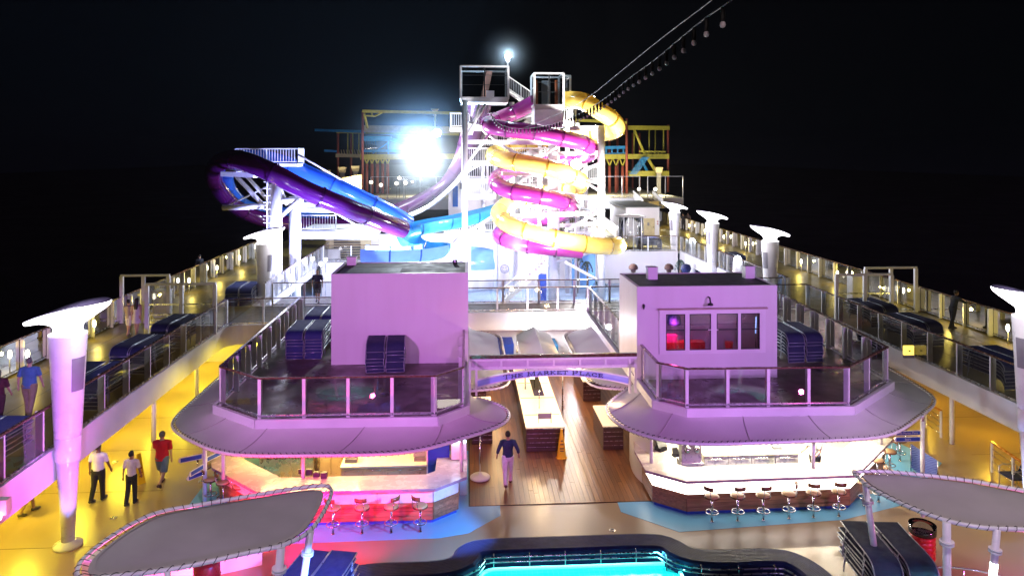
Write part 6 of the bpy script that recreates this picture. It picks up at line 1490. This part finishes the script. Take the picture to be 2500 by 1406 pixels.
# ------------------------------------------------------------------ finger signposts
def signpost(label, px, py, h, boards, Y=None):
    b_ = P(px, py, 0.006); t = thing('signpost', label, 'signpost', b_, 'finger signposts')
    MB().tube([b_, b_ + Vector((0, 0, h))], .065, 14).build('pole', M['white2'], t)
    MB().lathe([(.07, 0), (.075, .02), (.05, .05), (.072, .10), (.075, .15), (.05, .20), (0, .22)], 14, b_ + Vector((0, 0, h))).build('cap', M['steel'], t)
    for (z, ang, L, hh, txt) in boards:
        R = Matrix.Rotation(ang, 3, 'Z'); o = b_ + Vector((0, 0, z)); mb = MB()
        vs = [o + R @ Vector((x, y, zz_)) for y in (-.015, .015) for x, zz_ in ((.07, -hh / 2), (L - .05, -hh / 2), (L, 0), (L - .05, hh / 2), (.07, hh / 2))]
        mb.add(vs, [(0, 1, 2, 3, 4), (9, 8, 7, 6, 5), (0, 5, 6, 1), (1, 6, 7, 2), (2, 7, 8, 3), (3, 8, 9, 4), (4, 9, 5, 0)])
        bd = mb.build('direction_board', M['white2'], t)
        pm = MB()
        for s in (-1, 1): pm.add([o + R @ Vector((x, s * .0165, zz_)) for x, zz_ in ((.09, -hh * .38), (L - .07, -hh * .38), (L - .07, hh * .38), (.09, hh * .38))], [(0, 1, 2, 3)])
        pm.build('blue_field', M['blue_panel'], bd)
        if txt:
            cu = bpy.data.curves.new('lettering', 'FONT'); cu.body = txt; cu.size = hh * .62; cu.align_x = 'CENTER'; cu.align_y = 'CENTER'
            tmp = bpy.data.objects.new('tmp', cu); COL.objects.link(tmp)
            me = bpy.data.meshes.new_from_object(tmp.evaluated_get(bpy.context.evaluated_depsgraph_get())); bpy.data.objects.remove(tmp)
            ob = bpy.data.objects.new('lettering', me); COL.objects.link(ob); ob.parent = bd; me.materials.clear(); me.materials.append(M['white2']); ob['kind'] = 'stuff'
            rm = R.to_4x4() @ Matrix.Rotation(pi if abs(ang) > 2 else 0, 4, 'Z')
            off = o + rm.to_3x3() @ Vector(((L / 2 + .02) * (-1 if abs(ang) > 2 else 1), -.02, 0)) - Vector(t.location)
            ob.matrix_local = Matrix.Translation(off) @ rm @ Matrix.Rotation(pi / 2, 4, 'X')
    return t
SP1 = signpost('signpost with blue finger boards reading The Market Place, on the right', 2252, 1178, 2.0, [(1.62, pi, .95, .15, 'The Market Place'), (1.42, pi, .95, .15, 'Stairs')])
# map board at the same post
mbd = thing('map_board', 'blue wavy map board slanting behind the right signpost', 'board', P(2250, 1178, 0))
a, b_ = P(2222, 1176, 0), P(2300, 1214, 0)
q = MB(); hh = (.55, 1.95)
my = P(2252, 1178, 0).y + .35; m4 = [D(2224, 1140, my + .5), D(2289, 1192, my), D(2289, 1124, my), D(2224, 1083, my + .5)]
q.add([p for p in m4] + [p + Vector((0, .03, 0)) for p in m4], [(0, 1, 2, 3), (7, 6, 5, 4), (0, 4, 5, 1), (1, 5, 6, 2), (2, 6, 7, 3), (3, 7, 4, 0)])
wm, nt, b = _nodes('wave_print'); wv = nt.nodes.new('ShaderNodeTexWave'); wv.inputs['Scale'].default_value = 6; wv.inputs['Distortion'].default_value = 5; wv.bands_direction = 'Z'
tc = nt.nodes.new('ShaderNodeTexCoord'); nt.links.new(tc.outputs['Object'], wv.inputs['Vector']); cr = nt.nodes.new('ShaderNodeValToRGB'); cr.color_ramp.elements[0].color = (.04, .07, .35, 1); cr.color_ramp.elements[1].color = (.25, .33, .62, 1)
nt.links.new(wv.outputs['Fac'], cr.inputs[0]); nt.links.new(cr.outputs[0], b.inputs['Base Color'])
q.build('printed_panel', wm, mbd)
for p, z in ((m4[0], m4[3].z), (m4[1], m4[2].z)): MB().tube([Vector((p.x, p.y, 0)), Vector((p.x, p.y, z))], .02, 6).build('board_leg', M['steel'], mbd)
signpost('signpost with slanting blue finger boards beside the left bar', 500, 1228, 1.95, [(1.45, pi + .5, .75, .16, None), (1.15, -1.9, .7, .15, None), (1.30, 1.1, .7, .15, None), (.95, pi + .9, .6, .14, None)])
# pink box on the left beam
pk = thing('pink_lamp_box', 'pink lit lamp box hanging from the left beam edge', 'lamp', D(8, 1235, 17.6)); c = D(6, 1240, 17.4)
MB().box(c.x - .25, 17.3, c.z - .12, c.x + .14, 17.5, c.z + .22).build('box', M['white2'], pk)
MB().lathe([(0, -.05), (.07, -.05), (.08, .0), (.0, .05)], 12, (c.x - .02, 17.26, c.z - .14)).build('lens', glow('pink_lens', (1, .45, .75), 18), pk)
lamp('POINT', 'pink_box_lamp', (c.x + .2, 17.0, c.z), 16, (1, .15, .6), .06)
# lounge chair half hidden at the right edge
lc = thing('deck_chair', 'dark deck chair at the right edge beside the blue lamp column', 'chair', P(2490, 1190, 0)); c = P(2478, 1192, 0)
MB().box(c.x - .3, c.y - .3, .38, c.x + .35, c.y + .3, .43).build('seat', M['sling_dark'], lc); MB().bar((c.x + .35, c.y - .0, .42), (c.x + .62, c.y, 1.0), .6, .04, up=(1, 0, 0)).build('backrest', M['sling_dark'], lc)
for y in (-.3, .3): MB().tube([(c.x - .3, c.y + y, 0), (c.x - .3, c.y + y, .6), (c.x - .2, c.y + y, .66), (c.x + .2, c.y + y, .66), (c.x + .3, c.y + y, .6), (c.x + .3, c.y + y, 0)], .018, 6).build('arm_leg', M['lframe'], lc)
# white gangway board lying on the left promenade
wb = MB(); a = P(345, 915, ZU)
wb.obox((a.x - .25, a.y - .2, ZU + .35), (.55, 1.3, .06), -.5); tag(wb.build('rescue_board', M['white']), 'white board lying on loungers behind the left inner railing', 'board')
# ------------------------------------------------------------------ festoon of bulbs from the upper right to the tower
M['wire'] = mat('black_rubber', (.004, .004, .005), .6)
fs = thing('light_string', 'festoon of pale unlit bulbs running to the slide tower', 'string light', D(1785, -2, 9))
main = [D(*p) for p in ((1800, -16, 8.6), (1785, -2, 9), (1728, 35, 10), (1655, 95, 12.0), (1600, 142, 14.2), (1532, 192, 17.6), (1480, 236, 21.5), (1430, 268, 26), (1370, 295, 32), (1310, 310, 38), (1250, 312, 43), (1212, 296, 47), (1192, 262, 50.5))]
mp = spline(main, 10); L = sum((a - b_).length for a, b_ in zip(mp, mp[1:])); nb = int(L / .72); dense = resample(mp, nb)
MB().tube([p + Vector((0, 0, -.03)) for p in dense], .012, 5).build('cable', mat('black_cable', (.004, .004, .005), .6), fs)
top = [D(*p) for p in ((1755, -20, 8.6), (1742, -2, 9), (1600, 106, 13.5), (1480, 204, 20.5), (1430, 242, 26), (1380, 270, 33), (1300, 305, 43), (1230, 330, 50.5))]
MB().tube(resample(spline(top, 8), 60), .010, 5).build('carrier_wire', M['wire'], fs)
bp_ = MB().lathe([(0, -.10), (.028, -.088), (.040, -.062), (.034, -.03), (.016, -.01), (0, 0)], 10); sp_ = MB().lathe([(.022, -.02), (.034, .02), (.036, .10), (.026, .16), (.010, .18), (0, .18)], 8)
bme = bpy.data.meshes.new('bulb'); bme.from_pydata(bp_.v, [], bp_.f); bme.polygons.foreach_set('use_smooth', bp_.sm); bme.materials.append(mat('frosted_bulb', (.85, .76, .85), .3)); bme.update()
sme = bpy.data.meshes.new('socket'); sme.from_pydata(sp_.v, [], sp_.f); sme.materials.append(M['wire'])
for p in dense[1:-1]:
    s = bpy.data.objects.new('socket', sme); COL.objects.link(s); s.parent = fs; s.location = p + Vector((0, 0, -.21)) - ORG[fs.name]
    o = bpy.data.objects.new('bulb', bme); COL.objects.link(o); o.parent = s
# ================================================================== PEOPLE
def remesh(mb, name, m, parent, vox=.013, sm=4):
    o = mb.build(name, m, None)
    md = o.modifiers.new('r', 'REMESH'); md.mode = 'VOXEL'; md.voxel_size = vox; md.use_smooth_shade = True
    if sm: s = o.modifiers.new('s', 'SMOOTH'); s.factor = .5; s.iterations = sm
    dg = bpy.context.evaluated_depsgraph_get(); me = bpy.data.meshes.new_from_object(o.evaluated_get(dg)); me.materials.clear(); me.materials.append(m)
    me.name = name; old = o.data; o.modifiers.clear(); o.data = me; bpy.data.meshes.remove(old); o.parent = parent
    return o
def ell(z, rx, ry, cy=0.0, n=14): return [Vector((rx * cos(2 * pi * k / n), cy + ry * sin(2 * pi * k / n), z)) for k in range(n)]
def person(label, loc, rz, h=1.75, w=1.0, skin=(.42, .25, .17), hair=(.015, .012, .010), top=None, bottom=None, shoes=(.02, .02, .022), stride=.35, back='r', arms=(.3, -.3), elbow=(.25, .25), splay=.12,
           long_sleeve=False, legs='trousers', long_hair=False, bald=False, cap=None, dress=None, raise_heel=0, lean=0.0):
    t = thing('person', label, 'person', (0, 0, 0), 'people on deck')
    sk = mat('skin', skin, .5, var=.08); S = h / 1.75
    hip = .93; B = MB(); sh = 1.44
    def J(side, swing, bend):
        a = swing; hp = Vector((side * .095 * (1 + (w - 1) * .4), 0, hip)); kn = hp + Vector((0, sin(a) * .44, -cos(a) * .44)); b = a - bend
        an = kn + Vector((side * -.005, sin(b) * .43, -cos(b) * .43)); return hp, kn, an, b
    lr = {'r': 1, 'l': -1}
    sw = {}
    for s_ in (1, -1):
        back_leg = (s_ == lr[back])
        sw[s_] = J(s_, -stride * .8 if back_leg else stride * .75, (.25 + raise_heel if back_leg else .05) if stride > .05 else .03)
    low = min(sw[1][2].z, sw[-1][2].z) - .075
    for s_ in sw: sw[s_] = tuple((v - Vector((0, 0, low))) if isinstance(v, Vector) else v for v in sw[s_])
    dz = -low
    def up(z): return z + dz
    ln = lambda z: lean * max(0, z - .9)
    # trunk and head, one closed surface
    B.loft([ell(up(z), rx * (w if z < 1.45 else 1), ry * (w if z < 1.42 else 1), cy_ + ln(z)) for z, rx, ry, cy_ in ((.86, .10, .09, 0), (.92, .165, .12, 0), (1.02, .155, .11, .01), (1.15, .145, .10, .01), (1.28, .17, .115, 0), (1.38, .175, .105, -.01), (1.44, .13, .085, -.01), (1.475, .065, .065, 0), (1.53, .055, .06, .01))], cap0=True, cap1=True)
    hd = lambda z, rx, ry, c: ell(up(z), rx, ry, c + ln(1.6))
    B.loft([hd(1.515, .035, .045, .035), hd(1.54, .055, .075, .025), hd(1.58, .07, .092, .012), hd(1.63, .078, .10, 0), hd(1.68, .076, .098, -.006), hd(1.72, .06, .078, -.008), hd(1.745, .03, .04, -.006)], cap0=True, cap1=True)
    B.tube([(0, .095 + ln(1.6), up(1.635)), (0, .122 + ln(1.6), up(1.60)), (0, .10 + ln(1.6), up(1.59))], [.012, .016, .012], 6)      # nose
    for s_ in (-1, 1): B.lathe([(0, -.032), (.014, -.015), (.018, .01), (0, .032)], 8, (s_ * .08, -.005 + ln(1.6), up(1.615)))          # ears
    for s_ in (1, -1):
        hp, kn, an, b = sw[s_]
        B.tube([hp + Vector((0, 0, .03)), hp.lerp(kn, .35), kn, kn.lerp(an, .35), an], [.095 * w, .085 * w, .058 * (1 + (w - 1) * .5), .056, .040], 12)
        f = Vector((0, cos(max(b, -.9) * .7), sin(max(b, -.9) * .7) if b < -.2 else 0)); B.tube([an + Vector((0, -.05, -.035)), an + Vector((0, 0, -.03)) + f * .07, an + Vector((0, 0, -.045)) + f * .17], [.040, .042, .030], 8)
    A = {}
    for s_, aw, el in ((1, arms[1], elbow[1]), (-1, arms[0], elbow[0])):
        so = Vector((s_ * .195 * (1 + (w - 1) * .6), ln(1.42), up(1.405))); ax = splay + (w - 1) * .25
        e = so + Vector((s_ * sin(ax) * .29, sin(aw) * .29, -cos(aw) * cos(ax) * .29)); a2 = aw + el
        wr = e + Vector((s_ * sin(ax * .3) * .25, sin(a2) * .25, -cos(a2) * .25)); A[s_] = (so, e, wr)
        B.tube([Vector((s_ * .12, ln(1.4), up(1.41))), so, so.lerp(e, .5), e, e.lerp(wr, .4), wr], [.06, .056, .048, .038, .036, .024], 10)
        d = (wr - e).normalized(); sd = Vector((0, 1, 0)) - d * d.y; sd.normalize()
        pk = wr + d * .075; B.tube([wr, wr + d * .03, pk], [.026, .034, .032], 8)
        for k, (o_, L_) in enumerate(((.026, .070), (.009, .080), (-.009, .074), (-.026, .058))):
            q0 = pk - d * .012 + sd * o_; q1 = q0 + d * L_ * .55; q2 = q1 + (d * .8 + Vector((-s_ * .5, .0, 0))) * L_ * .5
            B.tube([q0, q1, q2], [.011, .0105, .009], 6)
        q0 = wr + d * .03 + sd * .028; B.tube([q0, q0 + d * .025 + sd * .028, q0 + d * .058 + sd * .034], [.014, .012, .010], 6)
    remesh(B, 'body', sk, t, .0125, 3)
    # clothes
    if top:
        m = mat('shirt_cloth', top, .85, var=.12, scale=9, bump=.3, bscale=22); T = MB(); g = .020
        zb = .86 if legs != 'trousers_in' else .93
        rows = [(zb, .178, .135), (1.02, .172, .128), (1.15, .162, .12), (1.28, .186, .132), (1.38, .192, .122), (1.445, .135, .10), (1.475, .08, .08)]
        T.loft([ell(up(z), rx * (w if z < 1.45 else 1), ry * (w if z < 1.42 else 1) + .004, .004 + ln(z)) for z, rx, ry in rows], cap0=True, cap1=True)
        for s_ in (1, -1):
            so, e, wr = A[s_]
            if long_sleeve: T.tube([Vector((s_ * .11, ln(1.4), up(1.41))), so, e, e.lerp(wr, .45)], [.078, .074, .058, .05], 10)
            else: T.tube([Vector((s_ * .11, ln(1.4), up(1.41))), so, so.lerp(e, .78)], [.080, .078, .070], 10)
        remesh(T, 'shirt', m, t, .014, 3)
    if bottom and not dress:
        m = mat('trouser_cloth', bottom, .85, var=.12, scale=8, bump=.2, bscale=20); T = MB()
        T.loft([ell(up(z), rx * w, ry * w, .0) for z, rx, ry in ((.80, .13, .11), (.90, .178, .134), (.97, .170, .128), (1.03, .160, .12))], cap0=True, cap1=True)
        for s_ in (1, -1):
            hp, kn, an, b = sw[s_]
            if legs == 'shorts': T.tube([hp + Vector((0, 0, .03)), hp.lerp(kn, .5), hp.lerp(kn, .98)], [.105 * w, .098 * w, .092 * w], 12)
            else: T.tube([hp + Vector((0, 0, .03)), hp.lerp(kn, .4), kn, kn.lerp(an, .5), an + Vector((0, 0, -.02))], [.112 * w, .102 * w, .080, .072, .068], 12)
        remesh(T, 'shorts' if legs == 'shorts' else 'trousers', m, t, .014, 3)
    if dress:
        m = mat('dress_cloth', dress, .85, var=.15, scale=8, bump=.3, bscale=18); T = MB()
        T.loft([ell(up(z), rx * w, ry * w, .0) for z, rx, ry in ((.62, .23, .20), (.80, .205, .17), (.95, .178, .135), (1.12, .155, .118), (1.28, .18, .13), (1.38, .18, .118), (1.43, .12, .09))], cap0=True, cap1=True)
        remesh(T, 'dress', m, t, .016, 3)
    H = MB(); hc = ln(1.6)
    if not bald:
        H.loft([ell(up(1.585), .058, .045, -.058 + hc), ell(up(1.62), .083, .082, -.030 + hc), ell(up(1.67), .086, .098, -.018 + hc), ell(up(1.715), .072, .086, -.012 + hc), ell(up(1.755), .036, .045, -.008 + hc)], cap0=True, cap1=True)
    if long_hair: H.loft([ell(up(1.26), .07, .03, -.12 + hc), ell(up(1.40), .10, .045, -.10 + hc), ell(up(1.55), .095, .06, -.06 + hc), ell(up(1.68), .085, .08, -.03 + hc)], cap0=True, cap1=True)
    if H.v: remesh(H, 'hair', mat('hair', hair, .6, var=.3, scale=30), t, .012, 2)
    if shoes:
        for s_ in (1, -1):
            hp, kn, an, b = sw[s_]; f = Vector((0, cos(max(b, -.9) * .7), sin(max(b, -.9) * .7) if b < -.2 else 0))
            MB().tube([an + Vector((0, -.065, -.03)), an + Vector((0, 0, -.022)) + f * .05, an + Vector((0, 0, -.035)) + f * .13, an + Vector((0, 0, -.042)) + f * .19], [.045, .052, .045, .032], 10).build('shoe', mat('shoe', shoes, .5), t)
    t.location = loc; t.rotation_euler = (0, 0, rz); t.scale = (S, S, S)
    ORG[t.name] = Vector(loc)
    return t
person('crew man in white shirt and black trousers, head touching the left beam', P(240, 1221, 0), -.15, 1.74, 1.05, skin=(.16, .08, .05), top=(.70, .66, .66), bottom=(.012, .012, .016), stride=.16, back='l', arms=(-.05, .25), elbow=(.15, .2), splay=.22, legs='trousers_in')
person('crew woman in pale pink shirt and black trousers beside the caution board', P(321, 1229, 0), -.05, 1.60, .88, skin=(.30, .16, .11), top=(.70, .60, .66), bottom=(.012, .012, .016), stride=.12, back='l', arms=(-.1, .1), elbow=(.15, .3), splay=.25, legs='trousers_in')
person('stout grey haired man in a red T-shirt and blue shorts walking away', P(396, 1186, 0), .05, 1.80, 1.16, skin=(.50, .30, .22), hair=(.12, .11, .10), top=(.52, .008, .035), bottom=(.10, .17, .25), legs='shorts', stride=.50, back='r', arms=(.55, -.1), elbow=(.7, .25), raise_heel=.45, shoes=(.05, .02, .03))
person('passer-by in dark shorts mostly hidden under the left beam', P(72, 1252, 0), -.6, 1.66, .95, top=(.05, .05, .06), bottom=(.03, .03, .04), legs='shorts', stride=.3, shoes=(.08, .07, .07))
person('man in navy shirt and white trousers hurrying through the market', P(1240, 1183, .022), 0, 1.74, 1.0, skin=(.40, .22, .15), top=(.016, .03, .075), bottom=(.66, .64, .68), stride=.34, back='l', arms=(-.55, -.4), elbow=(1.0, .9), splay=.45, long_sleeve=True, shoes=(.10, .03, .02), raise_heel=.25, legs='trousers_in')
person('grey haired man in a blue T-shirt and khaki trousers on the left promenade', P(72, 1016, ZU), .1, 1.80, 1.15, skin=(.48, .30, .22), hair=(.11, .10, .09), top=(.06, .16, .34), bottom=(.26, .20, .12), stride=.2, arms=(-.05, .1), elbow=(.2, .3), splay=.24)
person('long haired woman in maroon cut by the left edge of the photo', P(-4, 1040, ZU), .2, 1.66, 1.0, skin=(.5, .28, .2), hair=(.03, .015, .012), top=(.07, .010, .022), bottom=(.05, .012, .02), stride=.2, arms=(.1, .2), elbow=(.2, .5), long_hair=True, splay=.2)
person('left one of two women, in a beige top and white skirt', P(314, 820, ZU), -.1, 1.60, .85, top=(.32, .26, .20), bottom=(.55, .52, .46), legs='shorts', stride=.25, hair=(.02, .015, .01), shoes=(.2, .15, .1))
person('right one of two women, in a white dress with long dark hair', P(334, 822, ZU), 0, 1.70, .9, dress=(.62, .58, .52), stride=.3, hair=(.02, .012, .01), long_hair=True, shoes=(.2, .15, .1))
person('man in dark top and white shorts standing at the left outer railing', P(487, 690, ZU), .9, 1.76, 1.0, top=(.02, .022, .03), bottom=(.55, .53, .50), legs='shorts', stride=.04, arms=(.2, .2))
person('dark dressed man walking on the bright landing left of the deckhouse', Vector((P(778, 736, ZU).x, 40.4, ZU)), pi, 1.78, 1.0, top=(.025, .02, .07), bottom=(.03, .02, .05), stride=.25, arms=(.35, -.35), legs='shorts', splay=.3)
struct(MB().box(-10.3, 39.65, ZU - .25, -5.2, 42.2, ZU), 'bridge_landing', M['white'])
person('dark dressed man leaning at the right outer railing', P(2326, 803, ZU), -pi / 2, 1.78, 1.05, top=(.022, .03, .045), bottom=(.012, .014, .02), stride=.12, arms=(.9, .9), elbow=(.5, .5), lean=.25, skin=(.2, .12, .08), long_sleeve=True)
person('dark figure standing by the farthest right horn lamp', P(1668, 561, ZU), .3, 1.75, 1.0, top=(.02, .02, .025), bottom=(.02, .02, .025), stride=.1)
person('figure in pale shorts walking near the farthest right horn lamp', P(1680, 559, ZU), .1, 1.75, 1.0, top=(.10, .08, .07), bottom=(.3, .27, .22), legs='shorts', stride=.3)
person('bartender in white shirt and black trousers behind the right bar', Vector((P(2024, 1165, 1.1).x + .5, 23.0, .02)), 2.2, 1.75, 1.0, skin=(.3, .18, .12), top=(.70, .68, .66), bottom=(.012, .012, .014), stride=.2, arms=(.5, .4), elbow=(.8, .9), legs='trousers_in')
# ================================================================== CEILING LIGHTS UNDER THE PROMENADES, HAZE
dl_ = glow('soffit_lamp', (1.0, .85, .45), 10)
def soffit(x, y, power, col, label, grp):
    o = MB().lathe([(.0, -.03), (.12, -.03), (.14, 0)], 14, (x, y, 2.298)).build('ceiling_lamp', dl_); tag(o, label, 'lamp', grp)
    lamp('SPOT', 'ceiling_lamp_beam', (x, y, 2.24), power, col, .12, (x, y, 0), 165, .5)
LAB = ['nearest the camera', 'second from the camera', 'third from the camera', 'fourth from the camera', 'fifth from the camera', 'sixth from the camera', 'seventh from the camera', 'eighth from the camera']
for i, y in enumerate((16.5, 19.5, 22.5, 25.5, 28.5, 31.5, 34.5, 37.5)):
    soffit(-13.0, y, 540, (1.0, .80, .05), 'round ceiling lamp under the left promenade, %s in its row' % LAB[i], 'ceiling lamps under the left promenade')
for i, y in enumerate((18.5, 22.5, 26.5, 30.5, 34.5)):
    soffit(19.6, y, 330, (1.0, .62, .03), 'round ceiling lamp under the right promenade, %s in its row' % LAB[i], 'ceiling lamps under the right promenade')
lamp('SPOT', 'deck_flood', (-9.0, 29.5, 2.2), 430, (1.0, .78, .05), .2, (-10.2, 29, 0), 150)
lamp('SPOT', 'deck_flood', (-9.2, 33.5, 2.2), 430, (1.0, .78, .05), .2, (-10.2, 33, 0), 150)
# haze volume added round the ship to give the lamps a bloom
hz = MB().box(-600, -250, -27.5, 600, 1500, 40).build('haze', bpy.data.materials.new('haze'), None, 'stuff')
hm = hz.data.materials[0]; hm.use_nodes = True; nt = hm.node_tree; nt.nodes.clear()
out = nt.nodes.new('ShaderNodeOutputMaterial'); pv = nt.nodes.new('ShaderNodeVolumePrincipled'); pv.inputs['Density'].default_value = HAZE
pv.inputs['Color'].default_value = (.92, .95, 1, 1); pv.inputs['Anisotropy'].default_value = 0.0
nt.links.new(pv.outputs[0], out.inputs['Volume'])
